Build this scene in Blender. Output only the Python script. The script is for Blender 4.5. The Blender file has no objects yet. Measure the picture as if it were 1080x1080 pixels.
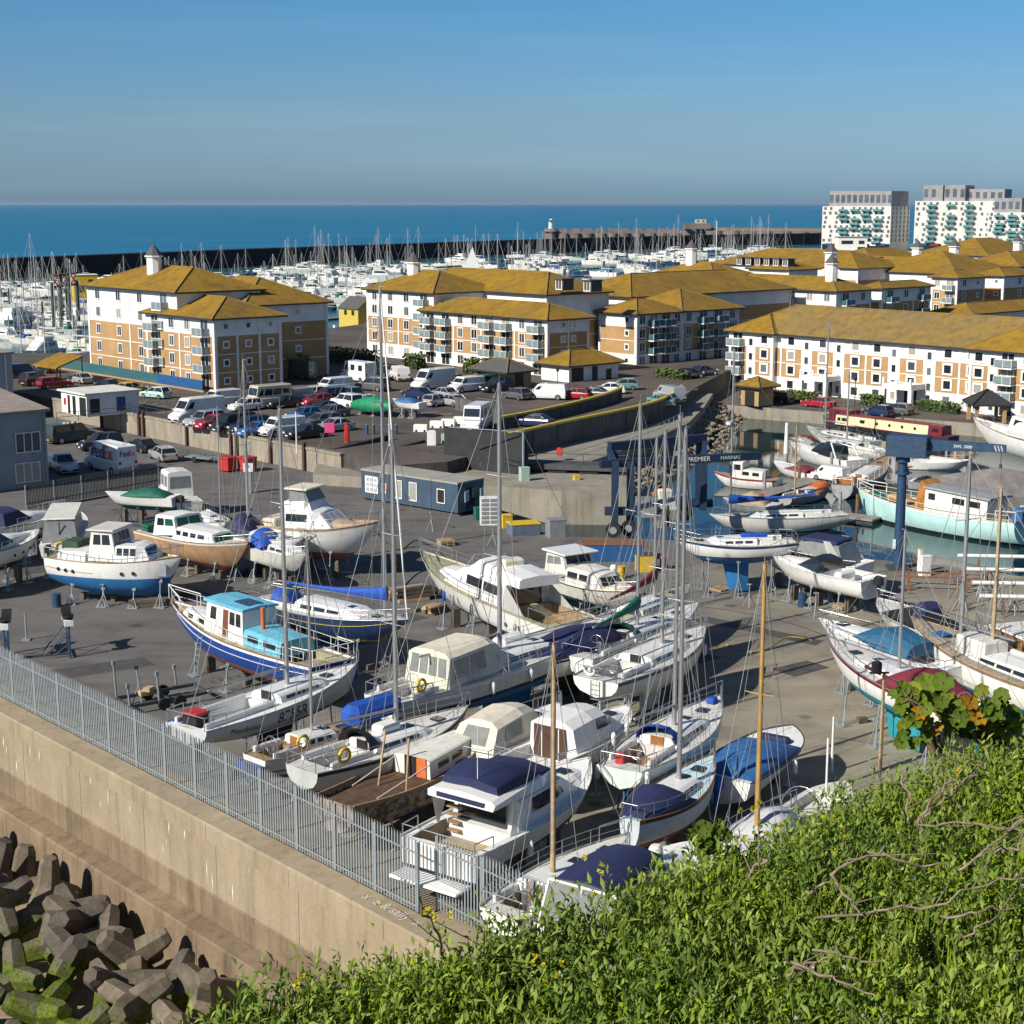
import bpy,bmesh,math,random
import numpy as np
from math import sin,cos,pi,radians,sqrt,atan2
from mathutils import Vector,Matrix,noise as mnoise
random.seed(7)
SC=bpy.context.scene
COL=SC.collection
F_PX,CAM_H=1700.0,26.0
PITCH=math.atan(325/F_PX)
cam_data=bpy.data.cameras.new('camera')
cam=bpy.data.objects.new('camera',cam_data)
COL.objects.link(cam)
cam.location=(0,0,CAM_H)
cam.rotation_euler=(pi/2-PITCH,0,0)
cam_data.sensor_width=36
cam_data.lens=36*F_PX/1080
cam_data.clip_start=0.2
cam_data.clip_end=400000
SC.camera=cam
SUN_DIR=Vector((0.775,0.632,0)).normalized()      # where the shadows go
SUN_EL=radians(34)
world=bpy.data.worlds.new("World")
SC.world=world
world.use_nodes=True
wn=world.node_tree
wn.nodes.clear()
sky=wn.nodes.new('ShaderNodeTexSky')
sky.sky_type='NISHITA'
sky.sun_disc=False
sky.sun_elevation=SUN_EL
sky.sun_rotation=atan2(-SUN_DIR.x,-SUN_DIR.y)
sky.altitude=10
sky.air_density=1.0
sky.dust_density=0.6
sky.ozone_density=2.5
bg=wn.nodes.new('ShaderNodeBackground')
bg.inputs[1].default_value=0.0705
wo=wn.nodes.new('ShaderNodeOutputWorld')
wtc=wn.nodes.new('ShaderNodeTexCoord'); wsep=wn.nodes.new('ShaderNodeSeparateXYZ'); wn.links.new(wtc.outputs['Generated'],wsep.inputs[0])
wr=wn.nodes.new('ShaderNodeValToRGB'); we=wr.color_ramp.elements
we[0].position,we[0].color=0.0,(.41,.73,1.25,1); we[1].position,we[1].color=.6,(.58,.68,.80,1)
for p_,c_ in ((.014,(.49,.755,1.25)),(.048,(.515,.735,1.08)),(.11,(.385,.745,1.07)),(.25,(.36,.60,.84))):
 e_=we.new(p_); e_.color=(*c_,1)
wn.links.new(wsep.outputs['Z'],wr.inputs['Fac'])
wm=wn.nodes.new('ShaderNodeMix'); wm.data_type='RGBA'; wm.blend_type='MULTIPLY'; wm.inputs[0].default_value=1
wmp=wn.nodes.new('ShaderNodeMapping'); wmp.inputs['Scale'].default_value=(1.4,1.4,26); wn.links.new(wtc.outputs['Generated'],wmp.inputs['Vector'])
wnz=wn.nodes.new('ShaderNodeTexNoise'); wnz.inputs['Scale'].default_value=2.2; wnz.inputs['Detail'].default_value=6; wn.links.new(wmp.outputs[0],wnz.inputs['Vector'])
wcr=wn.nodes.new('ShaderNodeValToRGB'); wcr.color_ramp.elements[0].position=.52; wcr.color_ramp.elements[0].color=(1,1,1,1); wcr.color_ramp.elements[1].position=.78; wcr.color_ramp.elements[1].color=(1.14,1.10,1.05,1)
wn.links.new(wnz.outputs['Fac'],wcr.inputs['Fac'])
wm2=wn.nodes.new('ShaderNodeMix'); wm2.data_type='RGBA'; wm2.blend_type='MULTIPLY'; wm2.inputs[0].default_value=1
wn.links.new(sky.outputs[0],wm.inputs[6]); wn.links.new(wr.outputs[0],wm.inputs[7]); wn.links.new(wm.outputs[2],wm2.inputs[6]); wn.links.new(wcr.outputs[0],wm2.inputs[7]); wn.links.new(wm2.outputs[2],bg.inputs[0])
wn.links.new(bg.outputs[0],wo.inputs[0])
SKYNODES=(wn,sky,bg)
sun_data=bpy.data.lights.new('sun','SUN')
sun_data.energy=5.0
sun_data.angle=radians(0.53)
sun_data.color=(1.0,0.935,0.835)
sun=bpy.data.objects.new('sun',sun_data)
COL.objects.link(sun)
sd=Vector((SUN_DIR.x*cos(SUN_EL),SUN_DIR.y*cos(SUN_EL),-sin(SUN_EL)))
sun.rotation_euler=sd.to_track_quat('-Z','Y').to_euler()
sun.location=(0,0,80)
SC.view_settings.view_transform='Standard'
SC.view_settings.look='None'
SC.view_settings.gamma=1
SC.view_settings.exposure=0.34
SC.cycles.max_bounces=6
SC.cycles.transparent_max_bounces=8
U=Vector((0.665,-0.747,0))     # along the sea wall,to the right and nearer
V=Vector((0.747,0.665,0))      # to the right and away
def P(px,py,z=0.0):
 """point of height z seen at photo pixel px,py (1080 grid)"""
 dx=(px-540)/F_PX; dy=(540-py)/F_PX
 d=(dx,cos(PITCH)+dy*sin(PITCH),-sin(PITCH)+dy*cos(PITCH))
 t=(z-CAM_H)/d[2]
 return Vector((d[0]*t,d[1]*t,z))
def ZT(p,py):
 dy=(540-py)/F_PX
 return CAM_H+p[1]*(-sin(PITCH)+dy*cos(PITCH))/(cos(PITCH)+dy*sin(PITCH))
def along(p,d,px):
 """length t so that p+t*d appears at pixel column px"""
 def col(t):
  q=p+d*t
  dep=q.y*cos(PITCH)-(q.z-CAM_H)*sin(PITCH)
  return 540+F_PX*q.x/dep
 a,b=0.0,0.0
 lo,hi=0.0,400.0
 s=1 if col(1) > col(0) else -1
 for _ in range(50):
  m=(lo+hi)/2
  if (col(m)-px)*s < 0: lo=m
  else: hi=m
 return lo
def bearing(a,b):
 return atan2(b[1]-a[1],b[0]-a[0])
class MB:
 """collects shapes into one mesh"""
 def __init__(self):
  self.v=[]; self.f=[]; self.m=[]; self.sm=[]
 def add(self,vs,fs,mi=0,smooth=False):
  o=len(self.v)
  self.v += [tuple(q) for q in vs]
  for f in fs:
   self.f.append([i+o for i in f]); self.m.append(mi); self.sm.append(smooth)
  return self
 def box(self,c,s,rz=0.0,mi=0,taper=1.0):
  hx,hy,hz=s[0]/2,s[1]/2,s[2]/2
  cz,sz=cos(rz),sin(rz)
  vs=[]
  for z,k in ((-hz,1.0),(hz,taper)):
   for x,y in ((-hx,-hy),(hx,-hy),(hx,hy),(-hx,hy)):
    x *= k; y *= k
    vs.append((c[0]+x*cz-y*sz,c[1]+x*sz+y*cz,c[2]+z))
  return self.add(vs,[(3,2,1,0),(4,5,6,7),(0,1,5,4),(1,2,6,5),(2,3,7,6),(3,0,4,7)],mi)
 def cbox(self,c,s,b=0.05,rz=0.0,mi=0):
  """box with chamfered top and vertical edges"""
  hx,hy,hz=s[0]/2,s[1]/2,s[2]/2
  cz,sz=cos(rz),sin(rz)
  def ring(hx,hy,b,z):
   pts=[(-hx+b,-hy),(hx-b,-hy),(hx,-hy+b),(hx,hy-b),(hx-b,hy),(-hx+b,hy),(-hx,hy-b),(-hx,-hy+b)]
   return [(c[0]+x*cz-y*sz,c[1]+x*sz+y*cz,c[2]+z) for x,y in pts]
  rs=[ring(hx,hy,b,-hz),ring(hx,hy,b,hz-b),ring(hx-b,hy-b,b*.6,hz)]
  return self.loft(rs,True,True,mi)
 def prism(self,pts,z0,z1,mi=0,side=None):
  n=len(pts)
  a=sum(pts[i][0]*pts[(i+1) % n][1]-pts[(i+1) % n][0]*pts[i][1] for i in range(n))
  if a < 0: pts=list(reversed(pts))
  vs=[(p[0],p[1],z0) for p in pts]+[(p[0],p[1],z1) for p in pts]
  self.add(vs,[list(range(n,2*n)),list(reversed(range(n)))],mi)
  self.add(vs,[(i,(i+1) % n,n+(i+1) % n,n+i) for i in range(n)],mi if side is None else side)
  return self
 def tube(self,a,b,r,r2=None,n=6,mi=0,caps=True,smooth=True):
  a=Vector(a); b=Vector(b); r2=r if r2 is None else r2
  d=b-a
  if d.length < 1e-6: return self
  d.normalize()
  x=d.orthogonal().normalized(); y=d.cross(x)
  vs=[]
  for c,q in ((a,r),(b,r2)):
   for i in range(n):
    t=2*pi*i/n
    vs.append(c+x*(q*cos(t))+y*(q*sin(t)))
  fs=[(i,(i+1) % n,n+(i+1) % n,n+i) for i in range(n)]
  self.add(vs,fs,mi,smooth)
  if caps: self.add(vs,[list(reversed(range(n))),list(range(n,2*n))],mi)
  return self
 def path(self,pts,r,n=5,mi=0):
  for a,b in zip(pts[:-1],pts[1:]): self.tube(a,b,r,n=n,mi=mi)
  return self
 def loft(self,rings,cap0=True,cap1=True,mi=0,closed=True,smooth=False):
  n=len(rings[0]); vs=[p for r in rings for p in r]; fs=[]
  for k in range(len(rings)-1):
   for i in range(n if closed else n-1):
    j=(i+1) % n
    fs.append((k*n+i,k*n+j,(k+1)*n+j,(k+1)*n+i))
  self.add(vs,fs,mi,smooth)
  if cap0: self.add(vs,[list(reversed(range(n)))],mi)
  if cap1: self.add(vs,[[(len(rings)-1)*n+i for i in range(n)]],mi)
  return self
 def ball(self,c,r,mi=0,n=8,sx=1,sy=1,sz=1):
  rs=[]
  for k in range(1,n // 2+1):
   t=pi*(k-.5)/(n // 2+0.0)
   t=pi*k/(n // 2+1)
   rs.append([(c[0]+sx*r*sin(t)*cos(2*pi*i/n),c[1]+sy*r*sin(t)*sin(2*pi*i/n),c[2]-sz*r*cos(t)) for i in range(n)])
  return self.loft(rs,True,True,mi,True,True)
 def quad(self,a,b,c,d,mi=0):
  return self.add([a,b,c,d],[(0,1,2,3)],mi)
 def wheel(self,c,r,w,ax=(0,1,0),mi=0,n=14):
  a=Vector(ax).normalized()*w/2
  return self.tube(Vector(c)-a,Vector(c)+a,r,n=n,mi=mi)
 def mesh(self,name,mats):
  me=bpy.data.meshes.new(name)
  me.from_pydata(self.v,[],self.f)
  if not isinstance(mats,(list,tuple)): mats=[mats]
  for m in mats: me.materials.append(m)
  me.polygons.foreach_set('material_index',self.m)
  me.polygons.foreach_set('use_smooth',self.sm)
  me.update()
  return me
 def build(self,name,mats,parent=None,loc=None,rz=None):
  return place(self.mesh(name,mats),name,parent,loc,rz)
def place(me,name,parent=None,loc=None,rz=None):
 o=bpy.data.objects.new(name,me)
 COL.objects.link(o)
 if parent is not None: o.parent=parent
 if loc is not None: o.location=loc
 if rz is not None: o.rotation_euler=(0,0,rz)
 return o
def tag(o,label=None,cat=None,group=None,kind=None):
 if label: o['label']=label
 if cat: o['category']=cat
 if group: o['group']=group
 if kind: o['kind']=kind
 return o
def thing(name,label,cat,loc=(0,0,0),rz=0.0,group=None):
 o=bpy.data.objects.new(name,None)
 COL.objects.link(o)
 o.empty_display_size=0.3
 o.location=loc; o.rotation_euler=(0,0,rz)
 return tag(o,label,cat,group)
def copy_tree(o,parent=None):
 c=o.copy(); COL.objects.link(c)
 if parent is not None: c.parent=parent
 for ch in o.children: copy_tree(ch,c)
 return c
MAT={}
def mat(name,col,rough=0.5,var=0.12,scale=3.0,metal=0.0,spec=0.5,bump=0.0,bscale=None,col2=None,coord='Object',detail=4.0,alpha=1.0,coat=0.0,thresh=None,sub=0):
 if name in MAT: return MAT[name]
 m=bpy.data.materials.new(name); m.use_nodes=True
 nt=m.node_tree; b=nt.nodes['Principled BSDF']
 b.inputs['Roughness'].default_value=rough
 b.inputs['Metallic'].default_value=metal
 b.inputs['Specular IOR Level'].default_value=spec
 if coat: b.inputs['Coat Weight'].default_value=coat
 if alpha < 1: b.inputs['Alpha'].default_value=alpha
 c1=(*col,1)
 if var > 0 or col2:
  tc=nt.nodes.new('ShaderNodeTexCoord')
  nz=nt.nodes.new('ShaderNodeTexNoise'); nz.inputs['Scale'].default_value=scale; nz.inputs['Detail'].default_value=detail
  nz.inputs['Roughness'].default_value=0.62
  nt.links.new(tc.outputs[coord],nz.inputs['Vector'])
  rp=nt.nodes.new('ShaderNodeValToRGB')
  lo,hi=thresh or (0.32,0.68)
  rp.color_ramp.elements[0].position=lo; rp.color_ramp.elements[1].position=hi
  if col2 is None:
   a=tuple(max(0,c*(1-var)) for c in col); d=tuple(min(1,c*(1+var*.6)) for c in col)
  else: a,d=col,col2
  rp.color_ramp.elements[0].color=(*a,1); rp.color_ramp.elements[1].color=(*d,1)
  nt.links.new(nz.outputs['Fac'],rp.inputs['Fac'])
  nt.links.new(rp.outputs['Color'],b.inputs['Base Color'])
  if bump > 0:
   n2=nt.nodes.new('ShaderNodeTexNoise'); n2.inputs['Scale'].default_value=bscale or scale*4; n2.inputs['Detail'].default_value=5
   nt.links.new(tc.outputs[coord],n2.inputs['Vector'])
   bp=nt.nodes.new('ShaderNodeBump'); bp.inputs['Strength'].default_value=bump; bp.inputs['Distance'].default_value=0.1
   nt.links.new(n2.outputs['Fac'],bp.inputs['Height']); nt.links.new(bp.outputs['Normal'],b.inputs['Normal'])
 else:
  b.inputs['Base Color'].default_value=c1
 MAT[name]=m
 return m
def N(nt,typ,**kw):
 n=nt.nodes.new(typ)
 for k,v in kw.items():
  if k.startswith('i_'):
   key=k[2:]
   n.inputs[int(key) if key.isdigit() else key.replace('_',' ')].default_value=v
  else: setattr(n,k,v)
 return n
def ramp(nt,stops,src=None):
 r=nt.nodes.new('ShaderNodeValToRGB')
 e=r.color_ramp.elements
 e[0].position,e[0].color=stops[0][0],(*stops[0][1],1)
 e[1].position,e[1].color=stops[-1][0],(*stops[-1][1],1)
 for p,c in stops[1:-1]:
  x=e.new(p); x.color=(*c,1)
 if src is not None: nt.links.new(src,r.inputs['Fac'])
 return r
def mix(nt,fac,a,b,typ='MIX'):
 m=nt.nodes.new('ShaderNodeMix'); m.data_type='RGBA'; m.blend_type=typ
 if isinstance(fac,(int,float)): m.inputs[0].default_value=fac
 else: nt.links.new(fac,m.inputs[0])
 for s,i in ((a,6),(b,7)):
  if isinstance(s,tuple): m.inputs[i].default_value=(*s,1)
  else: nt.links.new(s,m.inputs[i])
 return m.outputs[2]
def custom(name,rough=0.8,spec=0.3):
 m=bpy.data.materials.new(name); m.use_nodes=True
 MAT[name]=m
 nt=m.node_tree; b=nt.nodes['Principled BSDF']
 b.inputs['Roughness'].default_value=rough; b.inputs['Specular IOR Level'].default_value=spec
 tc=nt.nodes.new('ShaderNodeTexCoord')
 return m,nt,b,tc
def noise(nt,tc,scale,detail=5,rough=0.6,coord='Object',vec=None,dist=0.0):
 n=N(nt,'ShaderNodeTexNoise',i_Scale=scale,i_Detail=detail,i_Roughness=rough,i_Distortion=dist)
 nt.links.new(vec if vec is not None else tc.outputs[coord],n.inputs['Vector'])
 return n.outputs['Fac']
def mapping(nt,tc,scale=(1,1,1),rot=(0,0,0),coord='Object'):
 m=N(nt,'ShaderNodeMapping'); m.inputs['Scale'].default_value=scale; m.inputs['Rotation'].default_value=rot
 nt.links.new(tc.outputs[coord],m.inputs['Vector'])
 return m.outputs[0]
def bumpn(nt,b,src,strength=0.3,dist=0.1):
 bp=N(nt,'ShaderNodeBump',i_Strength=strength,i_Distance=dist)
 nt.links.new(src,bp.inputs['Height']); nt.links.new(bp.outputs['Normal'],b.inputs['Normal'])
def weathered(name,c1,c2,grime,rough=.35,coat=.15,amount=.55):
 m,nt,b,tc=custom(name,rough,.5)
 b.inputs['Coat Weight'].default_value=coat
 oi=N(nt,'ShaderNodeObjectInfo'); ad=N(nt,'ShaderNodeVectorMath',operation='ADD'); nt.links.new(tc.outputs['Object'],ad.inputs[0])
 sc_=N(nt,'ShaderNodeVectorMath',operation='SCALE'); sc_.inputs[0].default_value=(37,21,13); nt.links.new(oi.outputs['Random'],sc_.inputs['Scale']); nt.links.new(sc_.outputs[0],ad.inputs[1])
 n1=noise(nt,tc,.8,5,.65,vec=ad.outputs[0])
 mp=N(nt,'ShaderNodeMapping'); mp.inputs['Scale'].default_value=(3.2,3.2,.35); nt.links.new(ad.outputs[0],mp.inputs['Vector'])
 n2=noise(nt,tc,1.0,5,.7,vec=mp.outputs[0])
 n3=noise(nt,tc,11,3,.7,vec=ad.outputs[0])
 c=ramp(nt,[(.3,c1),(.7,c2)],n1).outputs[0]
 c=mix(nt,.5,c,ramp(nt,[(0,(.86,.86,.87)),(1,(1.06,1.05,1.02))],oi.outputs['Random']).outputs[0],'MULTIPLY')
 st=ramp(nt,[(.50,(0,0,0)),(.78,(amount,amount,amount))],n2)
 c=mix(nt,st.outputs[0],c,grime)
 c=mix(nt,ramp(nt,[(.60,(0,0,0)),(.74,(amount*.6,)*3)],n3).outputs[0],c,grime)
 nt.links.new(c,b.inputs['Base Color'])
 nt.links.new(ramp(nt,[(.3,(rough*.7,)*3),(.7,(min(1,rough*1.7),)*3)],n2).outputs[0],b.inputs['Roughness'])
 return m
WHITE=weathered('white_gelcoat',(.70,.70,.67),(.78,.78,.75),(.42,.38,.30),.3,.2,.5)
OLDWHITE=weathered('weathered_white',(.60,.59,.53),(.70,.69,.64),(.28,.24,.17),.5,.0,.7)
CREAM=mat('cream_canvas',(.62,.57,.46),.8,.15,2)
DECK=weathered('deck_grey_white',(.52,.52,.48),(.64,.63,.59),(.26,.24,.19),.65,0,.7)
TEAK=mat('teak_deck',(.30,.20,.11),.7,.3,4)
WOOD=mat('varnished_wood',(.30,.13,.04),.35,.3,4)
PALEWOOD=mat('pale_timber',(.42,.30,.17),.8,.3,3)
NAVY=mat('navy_canvas',(.014,.02,.075),.75,.25,2.5)
NAVYHULL=weathered('navy_hull',(.010,.026,.075),(.018,.04,.10),(.10,.11,.13),.22,.3,.35)
BLUECANVAS=mat('bright_blue_canvas',(.01,.07,.36),.7,.25,3)
MIDBLUE=mat('mid_blue_tarpaulin',(.03,.12,.30),.65,.3,3)
GREENCANVAS=mat('green_canvas',(.005,.11,.07),.7,.25,3)
MAROON=mat('maroon_canvas',(.17,.018,.035),.75,.2,3)
REDP=mat('red_paint',(.42,.03,.025),.45,.2,2)
ORANGE=mat('orange_paint',(.55,.14,.03),.6,.2,3)
YELLOWP=mat('yellow_paint',(.62,.40,.02),.55,.18,3)
GLASS=mat('dark_tinted_glass',(.018,.022,.026),.06,0,spec=.8)
def house_glass():
 m,nt,b,tc=custom('window_glass',.06,.9)
 oi=N(nt,'ShaderNodeObjectInfo'); r=ramp(nt,[(0,(.018,.024,.03)),(.5,(.05,.065,.08)),(.62,(.12,.15,.18)),(.72,(.03,.035,.04)),(.84,(.33,.31,.27)),(1,(.05,.06,.06))],oi.outputs['Random']); r.color_ramp.interpolation='CONSTANT'
 nt.links.new(r.outputs[0],b.inputs['Base Color']); return m
SKYGLASS=house_glass()
BLACK=mat('black_rubber',(.012,.012,.013),.6,.2,5)
STEEL=mat('stainless_steel',(.55,.56,.57),.3,.1,5,metal=.85)
ALLOY=mat('anodised_alloy_mast',(.42,.42,.42),.38,.12,3,metal=.6)
WIRE=mat('rigging_wire',(.30,.30,.29),.45,0,metal=.3)
GREYPVC=mat('grey_fabric',(.25,.26,.27),.75,.2,2.5)
ANTIBLUE=weathered('blue_antifouling',(.012,.12,.33),(.02,.18,.44),(.10,.16,.22),.75,0,.6)
ANTIRED=weathered('red_brown_antifouling',(.17,.045,.035),(.26,.08,.06),(.22,.15,.12),.8,0,.6)
ANTIBLACK=mat('black_antifouling',(.02,.022,.026),.75,.3,2)
ANTITEAL=mat('turquoise_antifouling',(.02,.28,.34),.7,.2,2)
ANTIPINK=mat('faded_pink_antifouling',(.40,.14,.13),.8,.2,2)
GALV=mat('galvanised_steel',(.30,.34,.36),.5,.22,4,metal=.35)
DARKSTEEL=mat('dark_painted_steel',(.05,.06,.065),.6,.3,4)
BLUESTEEL=mat('blue_painted_steel',(.018,.055,.115),.5,.3,2.5)
RUST=mat('rusty_steel',(.20,.085,.04),.85,.4,4)
FOAMWHITE=mat('white_plastic',(.72,.72,.70),.5,.1,4)
CLEARPVC=mat('clear_plastic_screen',(.20,.21,.20),.2,.2,2)
def text_part(name,body,size,m_,parent,loc,rot,extrude=0.005,align='CENTER'):
 """lettering turned into an ordinary mesh"""
 cu=bpy.data.curves.new(name,'FONT')
 cu.body=body; cu.size=size; cu.align_x=align; cu.align_y='CENTER'; cu.extrude=extrude
 t=bpy.data.objects.new(name+'_curve',cu); COL.objects.link(t)
 dg=bpy.context.evaluated_depsgraph_get(); dg.update()
 me=bpy.data.meshes.new_from_object(t.evaluated_get(dg))
 bpy.data.objects.remove(t); me.materials.clear(); me.materials.append(m_)
 o=place(me,name,parent,loc); o.rotation_euler=rot
 return o
# ================================================================== setting
def surface(name,polys,mats,kind='structure',**kw):
 m=MB()
 for pts,z0,z1 in polys: m.prism(pts,z0,z1,0,1)
 o=m.build(name,mats); tag(o,kind=kind,**kw); return o
def xy(*pts): return [(p[0],p[1]) for p in pts]
def make_asphalt():
 m,nt,b,tc=custom('yard_asphalt',.88,.25)
 n1=noise(nt,tc,.05,4,.55); n2=noise(nt,tc,.35,6,.65); n3=noise(nt,tc,9,3,.7)
 sep=N(nt,'ShaderNodeSeparateXYZ'); nt.links.new(tc.outputs['Object'],sep.inputs[0])
 gx=N(nt,'ShaderNodeMath',operation='MULTIPLY_ADD'); xy_=N(nt,'ShaderNodeMath',operation='MULTIPLY_ADD'); nt.links.new(sep.outputs['Y'],xy_.inputs[0]); xy_.inputs[1].default_value=-.9; nt.links.new(sep.outputs['X'],xy_.inputs[2]); x2_=N(nt,'ShaderNodeMath',operation='ADD'); nt.links.new(xy_.outputs[0],x2_.inputs[0]); x2_.inputs[1].default_value=84; nt.links.new(x2_.outputs[0],gx.inputs[0]); gx.inputs[1].default_value=.012; gx.inputs[2].default_value=.22
 add=N(nt,'ShaderNodeMath',operation='ADD'); nt.links.new(gx.outputs[0],add.inputs[0]); nt.links.new(n1,add.inputs[1])
 base=ramp(nt,[(.40,(.138,.131,.124)),(.72,(.148,.141,.130)),(.92,(.25,.228,.178)),(1.0,(.29,.26,.20))],add.outputs[0])
 c=mix(nt,.7,base.outputs[0],ramp(nt,[(.25,(.45,.44,.44)),(.5,(.95,.95,.95)),(.75,(1.2,1.18,1.1))],n2).outputs[0],'MULTIPLY')
 c=mix(nt,.55,c,ramp(nt,[(.3,(.7,.7,.7)),(.7,(1.2,1.2,1.2))],n3).outputs[0],'MULTIPLY')
 v=N(nt,'ShaderNodeTexVoronoi',i_Scale=.23); nt.links.new(tc.outputs['Object'],v.inputs['Vector'])
 c=mix(nt,.8,c,ramp(nt,[(.0,(.35,.34,.33)),(.07,(.5,.49,.48)),(.12,(1,1,1))],v.outputs['Distance']).outputs[0],'MULTIPLY')
 n4=noise(nt,tc,1.0,4,.6,vec=mapping(nt,tc,(.04,.5,1),(0,0,-.75)))
 c=mix(nt,.5,c,ramp(nt,[(.36,(.72,.71,.70)),(.5,(1,1,1)),(.66,(1.1,1.1,1.1))],n4).outputs[0],'MULTIPLY')
 nt.links.new(c,b.inputs['Base Color']); bumpn(nt,b,n3,.25,.03)
 return m
ASPHALT=make_asphalt()
def make_carpark():
 m,nt,b,tc=custom('car_park_paving',.9,.2)
 n1=noise(nt,tc,.09,4,.6); n2=noise(nt,tc,1.2,6,.65)
 base=ramp(nt,[(.35,(.085,.072,.062)),(.65,(.135,.112,.094))],n1)
 c=mix(nt,.6,base.outputs[0],ramp(nt,[(.25,(.6,.6,.6)),(.75,(1.15,1.15,1.15))],n2).outputs[0],'MULTIPLY')
 nt.links.new(c,b.inputs['Base Color'])
 return m
PAVING=make_carpark()
def make_concrete(name,c1,c2,sc=.4,streak=.5,moss=None):
 m,nt,b,tc=custom(name,.9,.2)
 n1=noise(nt,tc,sc,6,.65)
 vs=mapping(nt,tc,(1.6,1.6,.12))
 n2=noise(nt,tc,1.0,6,.7,vec=vs)
 n3=noise(nt,tc,6,4,.7)
 base=ramp(nt,[(.3,c1),(.7,c2)],n1)
 c=mix(nt,streak,base.outputs[0],ramp(nt,[(.3,(.45,.42,.38)),(.5,(1,1,1)),(.72,(1.2,1.18,1.12))],n2).outputs[0],'MULTIPLY')
 c=mix(nt,.5,c,ramp(nt,[(.3,(.78,.78,.78)),(.7,(1.14,1.14,1.14))],n3).outputs[0],'MULTIPLY')
 if moss:
  sep=N(nt,'ShaderNodeSeparateXYZ'); nt.links.new(tc.outputs['Object'],sep.inputs[0])
  ad=N(nt,'ShaderNodeMath',operation='MULTIPLY_ADD',); nt.links.new(n1,ad.inputs[0]); ad.inputs[1].default_value=2.6; nt.links.new(sep.outputs['Z'],ad.inputs[2])
  c=mix(nt,ramp(nt,[(moss[0],(1,1,1)),(moss[1],(0,0,0))],None).outputs[0],c,(0.06,.095,.012)) if False else c
 nt.links.new(c,b.inputs['Base Color']); bumpn(nt,b,n3,.35,.05)
 return m
CONC=make_concrete('quay_concrete',(.20,.185,.15),(.30,.28,.23))
DARKCONC=make_concrete('stained_dark_concrete',(.055,.053,.05),(.12,.11,.10),.5,.7)
SEAWALL=make_concrete('sea_wall_concrete',(.25,.20,.132),(.34,.28,.192),.3,.42)
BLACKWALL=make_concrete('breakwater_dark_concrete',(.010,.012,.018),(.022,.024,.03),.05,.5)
def water(name,c1,c2,sc,rough,spec,bump,stretch=(1,1,1),bands=None,dist=.1):
 m,nt,b,tc=custom(name,rough,spec)
 n=noise(nt,tc,sc,5,.6,vec=mapping(nt,tc,stretch))
 col=ramp(nt,[(.35,c1),(.65,c2)],n).outputs[0]
 if bands:
  for vec_s,nsc,lo,hi,bright in bands:
   nb=noise(nt,tc,nsc,3,.5,vec=mapping(nt,tc,vec_s))
   col=mix(nt,ramp(nt,[(lo,(0,0,0)),(hi,(1,1,1))],nb).outputs[0],col,bright)
 nt.links.new(col,b.inputs['Base Color'])
 b.inputs['IOR'].default_value=1.33
 nb=noise(nt,tc,bump[0],4,.6)
 bumpn(nt,b,nb,bump[1],dist)
 return m
SEAMAT=water('open_sea_water',(.016,.130,.25),(.026,.165,.29),.004,.55,.12,(.5,.2),(1,3,1),
    bands=[((.00016,.0016,1),1.0,.60,.70,(.09,.27,.36)),((.0007,.009,1),1.0,.57,.75,(.032,.21,.31))])
HARBOUR=water('harbour_water',(.006,.024,.030),(.010,.034,.038),.08,.03,.5,(1.3,.06),(1,1,1),dist=.05)
BASIN=water('marina_basin_water',(.02,.075,.085),(.03,.10,.11),.05,.2,.4,(.8,.3))
surface('sea',[([(-150000,60),(150000,60),(150000,220000),(-150000,220000)],-8.4,-8.0)],[SEAMAT,SEAMAT])
BZ=-3.0
def bw_pt(px,py,z=5.0): return P(px,py,z)
bwl=[Vector((-330,400,0)),bw_pt(0,273),bw_pt(270,262.5),bw_pt(540,253.5),bw_pt(640,250.5),bw_pt(760,247.5),bw_pt(900,245.5)]
surface('marina_water',[([(-340,215),(-75,215),(-20,150),(10,150),(420,230),(420,1230)]+[(p.x,p.y+3) for p in reversed(bwl)],-3.3,BZ)],[BASIN,BASIN])
WZ=-2.0
hb=[P(505,560,WZ),P(740,600,WZ),P(1000,640,WZ),Vector((110,110,0)),Vector((150,200,0)),Vector((60,235,0)),Vector((28,250,0)),Vector((10,200,0)),Vector((-4,150,0))]
surface('harbour_water',[(xy(*hb),WZ-.3,WZ)],[HARBOUR,HARBOUR])
FB=Vector((-27.23,82.3,0))          # a point of the fence foot
yard=[FB-U*66+V*1.0,FB-U*110+V*30,Vector((-75,215,0)),Vector((-10,160,0)),P(516,548),P(592,566),P(668,568),P(735,571),P(840,580),P(900,588),P(1000,597),P(1100,611),P(1350,640),Vector((95,60,0)),Vector((40,20,0)),FB+U*62+V*0.4,FB+V*.4]
surface('yard_ground',[(xy(*yard),-8,0.0)],[ASPHALT,CONC])
RW=Vector((-30.2,169.2,0))         # foot of the retaining wall
ramp_out=[P(472,487,2.2),P(545,468,2.2),P(600,455.5,2.2),P(650,445,2.2),P(688,436,2.2),P(708,428,2.2),P(718,420,2.2)]
carpark=[RW-U*62,RW+U*22,P(400,492,2.2)]+ramp_out+[P(735,408,2.2),P(765,392,2.2),Vector((60,300,0)),Vector((150,400,0)),Vector((-10,370,0)),Vector((-60,262,0)),Vector((-90,262,0))]
surface('car_park_ground',[(xy(*carpark),-6,2.2)],[PAVING,DARKCONC])
LZ=1.0
lowq=[P(330,500,LZ),P(515,512,LZ),P(592,518,LZ),P(662,519,LZ),P(664,499,LZ),P(612,490,LZ),P(650,477,LZ),P(690,462.5,LZ),P(726,446,LZ),P(742,430,LZ),P(752,415,LZ),Vector((10,215,0)),Vector((-20,170,0))]
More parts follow.
